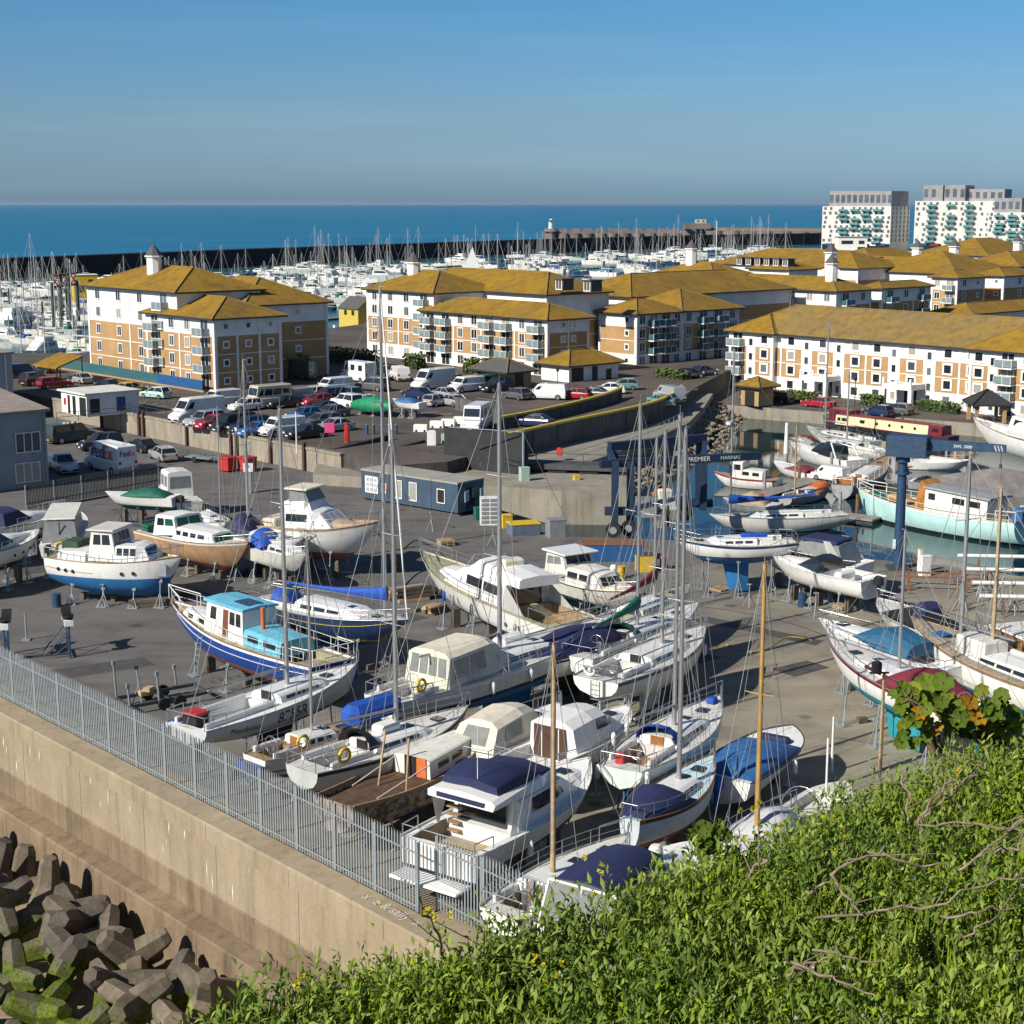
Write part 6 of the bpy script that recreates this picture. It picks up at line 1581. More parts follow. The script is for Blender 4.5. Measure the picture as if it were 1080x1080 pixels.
r=thing('prop_stand','lone grey adjustable prop leaning near the fence','prop',(q.x,q.y,0)); m=MB(); m.tube((0,0,0),(-.25,.1,1.9),.06); m.tube((-.5,0,0),(-.15,.05,1.1),.035,n=4); m.build('tube',GALV,r); m=MB(); m.box((-.25,.1,1.95),(.2,.2,.14)); m.build('pad',BLACK,r)
def tim(label,q,n,L,seed,rz=.5,group=None):
 rr=random.Random(seed); r=thing('timber_stack',label,'timber stack',(q.x,q.y,0),rz)
 m=MB()
 for k in range(n):
  y=(k % 5)*.34-.7; z=.14+(k // 5)*.26
  m.box((rr.uniform(-.3,.3),y,z),(L*rr.uniform(.7,1.05),.28,.22),rr.uniform(-.08,.08),rr.randint(0,2))
 m.build('sleeper',[PALEWOOD,mat('grey_weathered_timber',(.20,.17,.13),.9,.3,3),mat('brown_sleeper',(.16,.10,.06),.9,.3,3)],r)
 return r
tim('untidy stack of brown timber baulks between the navy yacht and the flybridge cruiser',P(434,632),16,3.0,4)
tim('second heap of timber blocks beside the flybridge cruiser',P(455,645),8,1.6,5,.9)
tim('flat pile of pale boards below the bow of the big motor yacht',P(162,637),7,3.0,6,.25)
tim('few short blocks lying by the shadow of the wood hulled cruiser',P(195,626),3,1.4,8,.2)
def crate(name,label,cat,q,s,m_,lid=None,rz=.3,z=0):
 r=thing(name,label,cat,(q.x,q.y,z),rz)
 m=MB(); m.cbox((0,0,s[2]/2),s,.05); m.build('body',m_,r)
 m=MB(); m.cbox((0,0,s[2]+.03),(s[0]*1.04,s[1]*1.04,.08),.03); m.build('lid',lid or m_,r)
 return r
crate('grit_bin','yellow plastic bin beside the grey cage at the end of the blue cabin','bin',P(534,556),(.9,.8,1.0),YELLOWP)
crate('storage_box','large grey plastic storage box by the edge of the hoist dock','box',P(586,566),(1.4,1.1,1.4),mat('grey_plastic',(.20,.21,.22),.6,.15,2))
crate('storage_box','low blue grey box with a yellow lid by the hoist dock','box',P(552,563),(2.4,1.6,.9),mat('blue_grey_plastic',(.10,.14,.19),.6,.15,2),YELLOWP)
crate('waste_bin','green wheeled bin beside the blue cabin','bin',P(504,548),(.6,.7,1.0),GREENCANVAS)
crate('tank','dark blue tarpaulin covered tank with a rust brown top behind the hardtop cruiser','tank',P(645,590),(4.6,1.8,1.3),MAT['blue_hoarding'],RUST,0)
crate('pump_unit','yellow pump unit with a dark lid near the masts by the hoist','pump',P(680,602),(1.3,1.0,1.2),YELLOWP,DARKSTEEL,.1)
q=P(516,553); r=thing('cage','white slatted gas bottle cage at the end of the blue cabin','cage',(q.x,q.y,0),.1)
m=MB(); m.box((0,0,1.15),(1.5,.9,2.3)); m.build('body',FOAMWHITE,r)
m=MB()
for i in range(6):
 for j in range(2): m.box((-.36+j*.72,-.47,.3+i*.36),(.6,.03,.25))
m.build('mesh_panel',mat('grey_plastic',(.20,.21,.22),.6),r)
for px,lab in ((240,'red wheeled waste skip by the retaining wall, left of the pair'),(261,'red wheeled waste skip by the retaining wall, right of the pair')):
 q=P(px,497); r=thing('waste_skip',lab,'skip',(q.x,q.y,0),-.7)
 m=MB(); m.box((0,0,.75),(1.5,1.1,1.2),0,0,1.06); m.build('body',REDP,r); m=MB(); m.cbox((0,0,1.42),(1.7,1.3,.16),.06); m.build('lid',REDP,r)
 for x in (-.5,.5):
  for y in (-.4,.4): m=MB(); m.wheel((x,y,.1),.1,.08); m.build('wheel',BLACK,r)
q=P(298,522); r=thing('fuel_pump','small grey fuel pump with a P sign beside the sport fisher','sign',(q.x-3.2,q.y+1,0)); m=MB(); m.box((0,0,1.0),(.5,.4,2.0)); m.build('body',GREYPVC,r); m=MB(); m.box((0,-.22,2.4),(.9,.06,.8)); s=m.build('sign',FOAMWHITE,r); 
text_part('lettering','P',.6,NAVY,s,(0,-.26,2.4),(pi/2,0,0),.004)
def picket(label,a,b,h,z=0.0,m_=DARKSTEEL,gap=.16):
 d=b-a; L=d.length; r=thing('steel_fence',label,'fence',(a.x,a.y,z),math.atan2(d.y,d.x))
 n=max(1,int(L/2.6))
 for i in range(n+1): m=MB(); m.box((L*i/n,0,h/2),(.09,.09,h)); m.build('post',GALV,r)
 m=MB(); k=0
 while k < L: m.box((k,-.03,h/2+.05),(.09,.02,h)); k += gap
 m.box((L/2,0,h*.25),(L,.05,.06)); m.box((L/2,0,h*.8),(L,.05,.06)); m.build('pale_panel',m_,r)
picket('dark steel palisade running behind the motor yachts at the left',P(28,538),P(168,512),2.2)
def railing(label,pts,h=1.1,z=None,m_=DARKSTEEL,step=2.2,rails=2,r_=.03,name='railing'):
 r=thing(name,label,'railing')
 P0=[Vector(p) for p in pts]; mp=MB(); ml=MB()
 for a,b in zip(P0[:-1],P0[1:]):
  L=(b-a).length; n=max(1,round(L/step))
  for i in range(n+(1 if b is P0[-1] else 0)):
   q=a.lerp(b,i/n); m=MB(); m.tube(q,q+Vector((0,0,h)),r_*1.2,n=5); m.build('post',m_,r)
  for k in range(rails): dz=Vector((0,0,h*(1-k*.45))); ml.tube(a+dz,b+dz,r_,n=5)
 ml.build('handrail',m_,r); return r
rl=RW+V*.15
railing('dark steel railing along the top of the retaining wall',[Vector((*(rl-U*26).to_tuple()[:2],2.2)),Vector((*(rl-U*4).to_tuple()[:2],2.2))])
railing('dark steel railing round the sunken slip beside the white site hut',[P(60,446,2.2),P(128,440,2.2),P(150,424,2.2),P(186,430,2.2)])
railing('long railing on the low path beside the ramp wall',[P(548,492,LZ),P(606,488,LZ),P(650,474,LZ),P(690,460,LZ),P(720,445,LZ)],m_=GALV)
railing('short dark railing round the steps beside the dark ramp wall',[P(440,484,LZ+.4),P(470,487,LZ+.4),P(500,489,LZ+.4),P(545,497,LZ+.4)])
railing('low railing on the retaining wall by the red skips',[P(185,481,0),P(225,490,0)],.9)
r=thing('retaining_wall','stained concrete retaining wall with dark timber fenders below the car park','wall')
m=MB(); a,b=RW-U*40-V*.16,RW+U*21-V*.16; d=b-a; c=(a+b)/2
m.box((c.x,c.y,1.1),(d.length,.3,2.2),math.atan2(d.y,d.x)); m.box((c.x,c.y,2.3),(d.length,.5,.22),math.atan2(d.y,d.x)); m.build('wall_face',make_concrete('pale_stained_concrete',(.22,.19,.15),(.34,.30,.24),.35,.65),r)
for t in (-27,-18,-17,-7.5,1.5,2.6,9,15):
 q=RW+U*t-V*.45; m=MB(); m.box((q.x,q.y,1.4),(.35,.3,2.9),math.atan2(U.y,U.x)); m.build('timber_fender',mat('rusty_dark_fender',(.07,.04,.03),.9,.4,3),r)
RIB=make_concrete('ribbed_grey_parapet',(.085,.08,.075),(.15,.145,.135),.5,.6)
YRAIL=mat('yellow_rail_paint',(.55,.40,.03),.55,.2,2)
def parapet(label,pts,h,zb,th=.3,rail=True,split=None):
 r=thing('parapet_wall',label,'wall'); m=MB(); mr=MB(); mj=MB()
 sm=[]
 for a,b in zip(pts[:-1],pts[1:]):
  for k in range(4): sm.append(a.lerp(b,k/4))
 sm.append(pts[-1])
 for i in range(4):       # smooth the curve
  sm=[sm[0]]+[(sm[k-1]+sm[k]*2+sm[k+1])/4 for k in range(1,len(sm)-1)]+[sm[-1]]
 A=[]
 for k,q in enumerate(sm):
  d=(sm[min(k+1,len(sm)-1)]-sm[max(k-1,0)]); d.z=0; d.normalize(); n=Vector((d.y,-d.x,0))*th/2
  A.append((q,n))
 m.loft([[(q.x-n.x,q.y-n.y,zb),(q.x+n.x,q.y+n.y,zb),(q.x+n.x,q.y+n.y,q.z+h),(q.x-n.x,q.y-n.y,q.z+h)] for q,n in A],True,True)
 m.build('wall_body',RIB,r)
 if rail:
  mr.loft([[(q.x-n.x*1.5,q.y-n.y*1.5,q.z+h+.005),(q.x+n.x*1.5,q.y+n.y*1.5,q.z+h+.005),(q.x+n.x*1.5,q.y+n.y*1.5,q.z+h+.24),(q.x-n.x*1.5,q.y-n.y*1.5,q.z+h+.24)] for q,n in A],True,True)
  mr.build('yellow_coping',YRAIL,r)
 for k in range(1,len(A),2):
  q,n=A[k]; c=q+n*1.04; mj.box((c.x,c.y,(q.z+h-.1+q.z-.7)/2),(.10,.10,h+.6),0)
 mj.build('rib',DARKCONC,r)
 return r
po=[p+Vector((0,0,0)) for p in ramp_out]
po=[P(528,473,2.2),P(545,468,2.2),P(600,455.5,2.2),P(650,445,2.2),P(688,436,2.2),P(708,427,2.2),P(719,417,2.2)]
parapet('curved outer ramp parapet with a yellow coping above the rubble slope',po,1.1,.9)
parapet('inner ramp parapet with a yellow coping beside the car park',[P(527,453,2.2),P(560,447,2.2),P(600,438,2.2),P(640,427,2.2),P(655,420,2.2)],1.2,2.1)
parapet('plain concrete wall topping the end of the car park',[P(482,432,2.2),P(500,437,2.2),P(527,446,2.2)],1.5,2.1,.5,False)
r=thing('retaining_wall','black painted wall below the ramp with a steel post at its end','wall')
m=MB(); a,b=P(470,492,LZ),P(556,501,LZ); d=b-a; c=(a+b)/2; m.box((c.x,c.y,LZ+1.9),(d.length,.4,3.8),math.atan2(d.y,d.x)); m.build('wall_body',mat('black_wall',(.022,.023,.026),.8,.3,1.5),r)
m=MB(); m.tube(b-V*.5,b-V*.5+Vector((0,0,4.2)),.12); m.tube(b-V*.5+Vector((0,0,4.1)),b-V*.5+Vector((-7,.6,4.5)),.06); m.build('steel_post',GALV,r)
m=MB(); q=P(590,464,3.0); m.wheel((q.x,q.y-.6,1.9),.45,.1,V); r2=m.build('life_ring_case',REDP,None); tag(r2,'round red lifebuoy case fixed on the outer ramp wall','lifebuoy case')
for i,(px,py,lab) in enumerate(((444,455,'white concrete block barrier at the ramp head, nearest of four'),(461,451,'white concrete block barrier at the ramp head, second of four'),(473,449,'white concrete block barrier at the ramp head, third of four'),(486,446.5,'white concrete block barrier at the ramp head, farthest of four'))):
 q=P(px,py,GZ); r=thing('barrier_block',lab,'barrier',(q.x,q.y,GZ),-.15,'white barrier blocks at the ramp head'); m=MB(); m.cbox((0,0,.38),(1.5,.7,.75),.06); m.build('block',RENDER,r)
 m=MB(); m.box((-.45,-.36,.12),(.2,.04,.2)); m.box((.45,-.36,.12),(.2,.04,.2)); m.build('lifting_slot',BLACK,r)
for px,py,top,w,col,lab in ((455,474,453,.9,FOAMWHITE,'white arched notice board near the ramp head'),(470,472,456,1.0,mat('pale_green_board',(.35,.46,.40),.6),'pale green notice board on a post near the ramp head')):
 q=P(px,py,LZ+.8); h=ZT(q,top)-q.z; r=thing('notice_board',lab,'sign',tuple(q)); m=MB(); m.cbox((0,0,h-.9),(w,.1,1.7),.1); m.build('board',col,r); m=MB(); m.box((-.3,.08,h/2-.6),(.08,.08,h-.3)); m.box((.3,.08,h/2-.6),(.08,.08,h-.3)); m.build('post',GALV,r)
q=P(348,471,GZ); r=thing('pink_sign','bright pink square sign on a post by the retaining wall','sign',tuple(q)); m=MB(); m.cbox((0,0,1.9),(1.0,.08,1.0),.06); m.build('board',mat('pink_paint',(.60,.06,.20),.6,.1),r); m=MB(); m.tube((0,.08,0),(0,.08,1.6),.05); m.build('post',DARKSTEEL,r)
q=P(366,467,GZ); r=thing('hydrant_box','red hose cabinet by the retaining wall','cabinet',tuple(q)); m=MB(); m.cbox((0,0,.9),(.5,.4,1.8),.1); m.build('body',REDP,r); m=MB(); m.cbox((0,0,1.95),(.3,.3,.35),.1); m.build('cap',REDP,r)
for i,px in enumerate((387,394,402,410,418)):
 q=P(px,458,GZ); r=thing('bollard','dark steel bollard in the row at the top of the slip','bollard',tuple(q),0,'bollards at the top of the slip'); m=MB(); m.tube((0,0,0),(0,0,1.0),.16,n=8); m.build('post',DARKSTEEL if i % 3 else MAT['blue_hoarding'],r); m=MB(); m.tube((0,0,1.0),(0,0,1.12),.16,.06,n=8); m.build('cap',STEEL,r)
r=thing('slip_kerb','pair of low black kerb walls running down the slip beside the blue cabin','kerb')
for (a,b) in ((P(340,482,1.6),P(412,463,2.3)),(P(378,489,1.2),P(447,469,2.0))):
 d=b-a; n=Vector((-d.y,d.x,0)).normalized()*.2; m=MB(); m.loft([[a-n-Vector((0,0,2)),a+n-Vector((0,0,2)),a+n+Vector((0,0,.5)),a-n+Vector((0,0,.5))],[b-n-Vector((0,0,2)),b+n-Vector((0,0,2)),b+n+Vector((0,0,.5)),b-n+Vector((0,0,.5))]],True,True); m.build('kerb_wall',mat('black_wall',(.022,.023,.026),.8),r)
def pole(name,label,cat,px,py,top,z,r=.07,m_=GALV,head=None,group=None):
 q=P(px,py,z); h=ZT(q,top)-z; t=thing(name,label,cat,tuple(q),0,group)
 m=MB(); m.tube((0,0,0),(0,0,h),r,r*.7,n=7); m.build('pole',m_,t)
 if head == 'lamp':
  m=MB(); m.tube((0,0,h),(0,0,h+.35),.16,.22,n=7); m.tube((0,0,h+.35),(0,0,h+.6),.26,.05,n=7); m.build('lantern',BLACK,t)
 elif head == 'box': m=MB(); m.cbox((0,0,h-.3),(.35,.35,.7),.06); m.build('lamp_head',FOAMWHITE,t)
 elif head == 'cap': m=MB(); m.tube((0,0,h),(0,0,h+.1),r*1.3,n=7); m.build('cap',BLACK,t)
 return t
pole('lamp_post','thin lamp post before the near right apartment block, left of its two lamps','lamp post',781,421,388,QZ,.06,BLACK,'lamp')
pole('lamp_post','thin lamp post between the white porches of the near right block','lamp post',901,436,402,QZ,.06,BLACK,'lamp')
pole('lamp_post','thin lamp post beside the hip roofed store','lamp post',588,408,392,GZ,.06,BLACK,'lamp')
pole('flag_pole','red and white banded pole at the head of the slip','pole',411,470,412,GZ,.09,FOAMWHITE)
pole('flag_pole','red and white banded pole above the retaining wall','pole',313,478,434,GZ,.08,FOAMWHITE)
pole('mooring_post','thick white mooring post standing in the harbour by the reflection','post',829,478,446,WZ,.28,RENDER)
pole('lamp_post','pale wooden post with a black floodlight near the mallow bush','lamp post',928,812,710,0,.10,PALEWOOD)
t=bpy.data.objects[[o.name for o in COL.objects if o.name.startswith('lamp_post')][-1]]
q=P(928,812,0); h=ZT(q,710); m=MB(); m.box((-.25,-.1,h+.05),(.9,.08,.08)); m.cbox((-.42,-.25,h+.35),(.45,.3,.55),.05); m.build('floodlight',BLACK,t)
pole('post','slim white post standing on the bare yard near the leafy bank','post',877,815,756,0,.07,FOAMWHITE)
q=P(947,600,0); zt=ZT(q,487)
r=thing('pillar_crane','dark blue pillar crane with a boxed head and long jib on the quay edge','crane',(q.x,q.y,0),0)
m=MB(); m.tube((0,0,0),(0,0,zt),.38,.32,n=14); m.build('pillar',BLUESTEEL,r)
m=MB(); m.box((0,0,.1),(1.5,1.5,.2)); m.build('base_plate',DARKSTEEL,r)
m=MB(); m.tube((0,0,zt),(0,0,zt+.5),.52,n=14); m.tube((0,0,zt-.9),(0,0,zt-.7),.5,n=14); m.build('slewing_collar',BLUESTEEL,r)
jd=Vector((.90,-.43,0)); ja=math.atan2(jd.y,jd.x)
m=MB(); m.cbox((.35*jd.x,.35*jd.y,zt+1.2),(2.9,1.7,1.5),.06,ja); 
for k in range(4): m.box((.35*jd.x,.35*jd.y,zt+.62+k*.36),(2.94,1.74,.05),ja,1)
m.build('machinery_box',[BLUESTEEL,DARKSTEEL],r)
m=MB(); L=7.1; a=jd*1.7; bq=jd*L; m.loft([[(a.x-.22*jd.y*-1,a.y-.22*jd.x,zt+.95),(a.x+.22*jd.y*-1,a.y+.22*jd.x,zt+.95),(a.x+.22*jd.y*-1,a.y+.22*jd.x,zt+1.75),(a.x-.22*jd.y*-1,a.y-.22*jd.x,zt+1.75)],[(bq.x+.16*jd.y,bq.y-.16*jd.x,zt+1.15),(bq.x-.16*jd.y,bq.y+.16*jd.x,zt+1.15),(bq.x-.16*jd.y,bq.y+.16*jd.x,zt+1.65),(bq.x+.16*jd.y,bq.y-.16*jd.x,zt+1.65)]],True,True); m.build('jib',BLUESTEEL,r)
text_part('lettering','SWL 3000',.30,FOAMWHITE,r,(jd.x*4.2+jd.y*.25,jd.y*4.2-jd.x*.25,zt+1.38),(pi/2,0,ja),.006)
m=MB()
for k in range(3): c=jd*(6.3+k*.22); m.add([(c.x+jd.y*.20,c.y-jd.x*.20,zt+1.6),(c.x+jd.x*.1+jd.y*.20,c.y+jd.y*.1-jd.x*.20,zt+1.6),(c.x+jd.x*.22+jd.y*.20,c.y+jd.y*.22-jd.x*.20,zt+1.2),(c.x+jd.x*.12+jd.y*.20,c.y+jd.y*.12-jd.x*.20,zt+1.2)],[(3,2,1,0),(0,1,2,3)])
m.build('warning_stripe',FOAMWHITE,r)
m=MB(); c=jd*6.8; m.tube((c.x,c.y,zt+1.1),(c.x,c.y,zt+.3),.03,n=4); m.tube((c.x,c.y,zt+.3),(c.x,c.y,zt),.1,n=6); m.build('hook',DARKSTEEL,r)
m=MB(); m.box((-.42,-.3,1.9),(.2,.12,.7)); m.build('control_box',FOAMWHITE,r)
r=thing('travel_hoist','dark blue travelling boat hoist with tall legs and wheels straddling the dock','boat hoist')
HB=mat('hoist_blue_paint',(.014,.034,.07),.55,.3,2)
lp=[P(648,566),P(664,564),P(723,548,0),P(741,553,0)]
tops=[ZT(lp[0],489),ZT(lp[1],489),ZT(lp[2],479),ZT(lp[3],480)]
for q,t in zip(lp,tops):
 m=MB(); m.box((q.x,q.y,(t+1.0)/2+.2),(.55,.6,t-1.0)); m.build('leg',HB,r)
m=MB(); m.box(((lp[0].x+lp[1].x)/2-.1,(lp[0].y+lp[1].y)/2,2.0),(2.6,.7,.6)); m.build('bogie_beam',HB,r)
m=MB(); m.box(((lp[2].x+lp[3].x)/2,(lp[2].y+lp[3].y)/2,1.6),(3.0,.8,.6)); m.build('bogie_beam',HB,r)
for q in lp[:3]:
 m=MB(); m.wheel((q.x-.1,q.y-.35,.62),.62,.45,(0.15,1,0),n=18); w=m.build('wheel',BLACK,r); m=MB(); m.wheel((q.x-.13,q.y-.5,.62),.30,.3,(0.15,1,0),n=12); m.build('rim',GALV,w)
ztp=sum(tops)/4
a=Vector((lp[0].x-1.2,lp[0].y,ztp)); b_=Vector((lp[3].x+4.5,lp[3].y-.6,ztp+.1)); d=b_-a
m=MB(); c=(a+b_)/2; m.box((c.x,c.y,ztp+.1),(d.length,.5,.62),math.atan2(d.y,d.x)); m.build('front_beam',mat('hoist_dark_blue',(.012,.025,.055),.5,.25,2),r)
a2=a+Vector((1.2,8,.0)); b2_=Vector((lp[3].x+1,lp[3].y+8,ztp)); d2=b2_-a2; c2=(a2+b2_)/2
m=MB(); m.box((c2.x,c2.y,ztp+.3),(d2.length,.6,.7),math.atan2(d2.y,d2.x)); m.build('rear_beam',mat('hoist_dark_blue',(.012,.025,.055),.5),r)
for k,x in enumerate((a2.x+.5,b2_.x-.5)):
 m=MB(); m.box((x,a2.y if k == 0 else b2_.y,ztp/2),(.5,.5,ztp)); m.build('leg',HB,r)
for (p0,p1) in ((Vector((lp[0].x,lp[0].y,ztp)),a2),(Vector((lp[3].x,lp[3].y,ztp)),b2_)):
 d3=p1-p0; c3=(p0+p1)/2; m=MB(); m.box((c3.x,c3.y,ztp-.1),(d3.length,.45,.5),math.atan2(d3.y,d3.x)); m.build('side_beam',HB,r)
ang=math.atan2(d.y,d.x); nrm=Vector((d.y,-d.x,0)).normalized(); tq=a+d*.60+nrm*.27
text_part('lettering','PREMIER',.55,FOAMWHITE,r,(tq.x,tq.y,ztp+.1),(pi/2,0,ang),.006)
tq=a+d*.80+nrm*.27
text_part('lettering','MARINAS',.42,mat('pale_green_lettering',(.45,.60,.55),.6),r,(tq.x,tq.y,ztp+.1),(pi/2,0,ang),.006)
m=MB(); c=lp[2]+Vector((-3.4,-.6,0)); m.box((c.x,c.y,1.2),(1.7,1.2,1.6)); m.build('power_pack',mat('grey_plastic',(.20,.21,.22),.6),r)
m=MB(); c3=(lp[1]+lp[2])/2; m.box((c3.x,c3.y-.3,2.1),((lp[2]-lp[1]).length*.95,.35,.35),math.atan2((lp[2]-lp[1]).y,(lp[2]-lp[1]).x)); m.build('lower_beam',GALV,r)
for x in (.35,.5):
 q=lp[1].lerp(lp[2],x); m=MB()
 for dx in (-.9,.9): m.tube((q.x,q.y-.2,ztp-.1),(q.x+dx,q.y-.2,1.2),.035,n=4)
 m.build('lifting_sling',GREYPVC,r)
q=P(704,556); wk=thing('person','worker in a high visibility yellow vest standing by the boat hoist','person',(q.x,q.y,0),-1.2)
def figure(root,vest,trousers,skin):
 def chain(name,pts,m_,rad):
  m=MB()
  for (a,ra),(b,rb) in zip(zip(pts[:-1],rad[:-1]),zip(pts[1:],rad[1:])): m.tube(a,b,ra,rb,n=8)
  return m
 m=MB(); rs=[]
 prof=[(.92,.15,.11),(1.05,.155,.115),(1.2,.16,.12),(1.36,.19,.125),(1.46,.17,.10),(1.52,.07,.07),(1.60,.06,.065),(1.66,.075,.09),(1.74,.08,.10),(1.80,.06,.08),(1.83,.02,.03)]
 for z,rx,ry in prof: rs.append([(rx*cos(t),ry*sin(t),z) for t in np.linspace(0,2*pi,12,endpoint=False)])
 m.loft(rs,True,True,0,True,True)
 for s in (-1,1):
  m.tube((s*.08,0,.95),(s*.10,.03,.5),.09,.06,n=8); m.tube((s*.10,.03,.5),(s*.11,0,.08),.06,.045,n=8); m.box((s*.11,-.05,.04),(.1,.26,.08))
  m.tube((s*.19,0,1.42),(s*.26,.02,1.12),.055,.045,n=8); m.tube((s*.26,.02,1.12),(s*.24,-.14,.9),.045,.035,n=8); m.ball((s*.24,-.17,.86),.045)
 m.build('body',skin,root)
 m=MB(); m.loft([[(rx*1.12*cos(t),ry*1.15*sin(t),z) for t in np.linspace(0,2*pi,12,endpoint=False)] for z,rx,ry in prof[1:5]],False,False,0,True,True); m.build('vest',vest,root)
 m=MB()
 for s in (-1,1): m.tube((s*.08,0,.96),(s*.10,.03,.5),.10,.07,n=8); m.tube((s*.10,.03,.5),(s*.11,0,.1),.07,.06,n=8)
 m.build('trousers',trousers,root)
 m=MB(); m.ball((0,0,1.77),.115,sz=.8); m.build('hair',BLACK,root)
figure(wk,mat('lime_hi_vis',(.45,.65,.04),.7,.1),NAVY,mat('skin',(.45,.28,.20),.6,.1))
ROCK=make_concrete('rubble_rock',(.14,.115,.09),(.32,.27,.21),2,.3)
rm=MB(); rr=random.Random(5)
def rock(m,c,s,rr):
 n=7; vs=[]
 for k,(z,r) in enumerate(((-.5,.6),(-.1,1.0),(.35,.8),(.55,.3))):
  vs.append([(c.x+s*r*rr.uniform(.75,1.15)*cos(2*pi*i/n+k*.3),c.y+s*r*rr.uniform(.75,1.15)*sin(2*pi*i/n+k*.3),c.z+s*z*rr.uniform(.8,1.1)) for i in range(n)])
 m.loft(vs,True,True)
edge_pts=[P(606,500,0),P(650,484,0),P(690,469,0),P(726,452,0),P(742,437,0),P(751,424,0)]
for a,b in zip(edge_pts[:-1],edge_pts[1:]):
 L=(b-a).length; n_=Vector(((b-a).y,-(b-a).x,0)).normalized()
 for k in range(int(L*15)):
  t=rr.random(); o=rr.random(); q=a.lerp(b,t)+n_*(o*6.2-1.2); q.z=.7-o*3.2+rr.uniform(-.2,.25)
  rock(rm,q,rr.uniform(.15,.42),rr)
tag(rm.build('rubble',ROCK),'brown rubble slope along the water below the low path',None,None,'stuff')
r=thing('pontoon_float','long dark pontoon float lying on the concrete quay','pontoon',tuple(P(590,497,LZ)),-.22)
m=MB(); m.box((0,0,.6),(15,2.6,.5)); m.build('deck',mat('dark_pontoon_deck',(.06,.062,.066),.8,.3,1),r); m=MB()
for x in (-6,-3,0,3,6): m.box((x,0,.2),(1.8,2.2,.4))
m.build('float_block',BLACK,r)
m=MB()
for x in (-6.5,-2,2.5,6.8): m.tube((x,-1.2,.8),(x,-1.2,1.9),.04,n=5)
m.tube((-6.5,-1.2,1.9),(6.8,-1.2,1.9),.035,n=5); m.build('handrail',DARKSTEEL,r)
r=crate('cabinet','pale green cabinet on the concrete quay before the pontoon float','cabinet',P(553,507,LZ),(.9,.7,1.2),mat('pale_green_board',(.35,.46,.40),.6),z=LZ)
tim('pale timber heap on the far end of the concrete quay',P(612,494,LZ),9,2.4,9,.2).location.z=LZ
r=crate('cover','small yellow cover on the concrete quay','cover',P(608,506,LZ),(.6,.5,.35),YELLOWP,z=LZ)
q=P(990,622); r=thing('boat_trestle','low rust orange steel trestle by the quay edge right of the crane','trestle',(q.x,q.y,0),-.2)
for x,y in ((-2,-.7),(-2,.7),(1.8,-.7),(1.8,.7)): m=MB(); m.box((x,y,.5),(.14,.14,1.0)); m.build('leg',RUST,r)
m=MB(); m.box((0,-.7,1.0),(5.6,.12,.12)); m.box((0,.7,1.0),(5.6,.12,.12)); m.build('rail',RUST,r)
crate('cabinet','white electrical cabinet behind the rust orange trestle','cabinet',P(975,607),(.8,.5,1.4),FOAMWHITE)
crate('cabinet','yellow topped service pedestal on the quay by the crane','pedestal',P(970,604),(.35,.3,1.7),FOAMWHITE,YELLOWP)
rr=random.Random(21)
for k in range(16):
 px,py=rr.uniform(1000,1075),rr.uniform(612,652); q=P(px,py)
 r=thing('boat_stand','small steel boat stand among the jumble of stands at the right edge','boat stand',(q.x,q.y,0),rr.uniform(0,6),'jumble of spare boat stands at the right edge')
 for t in (0,2.1,4.2): m=MB(); m.tube((.5*cos(t),.5*sin(t),0),(0,0,.9),.035,n=4); m.build('leg',GALV if k % 3 else RUST,r)
 m=MB(); m.tube((0,0,.7),(0,0,rr.uniform(1.3,2.0)),.05,n=5); m.build('screw',GALV,r)
for k in range(4):
 px,py=1040+k*9,606+k*15; q=P(px,py); r=thing('spare_mast','white spare mast lying on trestles at the right edge, number %s from the back' % ('one','two','three','four')[k],'mast',(q.x+3,q.y,0),-.08)
 m=MB(); m.tube((-5.0,0,1.3),(7,0,1.3),.14,n=8); m.build('spar',FOAMWHITE,r)
 for x in (-3.5,2): m=MB(); m.tube((x,-.4,0),(x,0,1.2),.05,n=4); m.tube((x,.4,0),(x,0,1.2),.05,n=4); m.build('trestle',RUST,r)
LEAF1=mat('hedge_leaf',(.045,.085,.012),.8,.5,5,col2=(.11,.15,.02))
def hedge(label,q,L,w,h,z,rz,name='hedge',n=420):
 r=thing(name,label,'hedge',(q.x,q.y,z),rz); rr=random.Random(label); m=MB()
 for k in range(n):
  x,y,zz=rr.uniform(-L/2,L/2),rr.uniform(-w/2,w/2),h*rr.random() ** .6
  s=.22; a=rr.uniform(0,6.28); t=rr.uniform(-1,1); d=Vector((cos(a),sin(a),t)).normalized()*s; e=d.orthogonal().normalized()*s*.7
  c=Vector((x,y,zz)); m.add([c-d,c+e,c+d,c-e],[(0,1,2,3)])
 o=m.build('leaves',LEAF1,r)
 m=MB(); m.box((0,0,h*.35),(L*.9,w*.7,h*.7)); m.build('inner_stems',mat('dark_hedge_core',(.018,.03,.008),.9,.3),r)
A0=math.atan2(U.y,U.x)
for px,py,L,lab in ((846,424,5,'clipped hedge left of the left porch of the near right block'),(919,428,3.2,'rounded green bush between the porches of the near right block'),(990,435,6.5,'clipped hedge right of the right porch of the near right block')):
 q=P(px,py,QZ); hedge(lab,q,L,1.4,1.5,QZ,A0)
q=P(710,402,1.8); hedge('square green hedge before the shaded balcony block',q,5.4,2.6,1.6,1.8,A0)
for px,py,lab in ((438,389,'round bush at the foot of the middle apartment block, left one'),(500,394,'round bush at the foot of the middle apartment block, right one')):
 q=P(px,py,GZ); hedge(lab,q,3.2,2.4,2.2,GZ,A0)
hedge('green shrubbery behind the parked vans between the two blocks',P(370,384,GZ),12,2.5,2.4,GZ,A0,n=700)
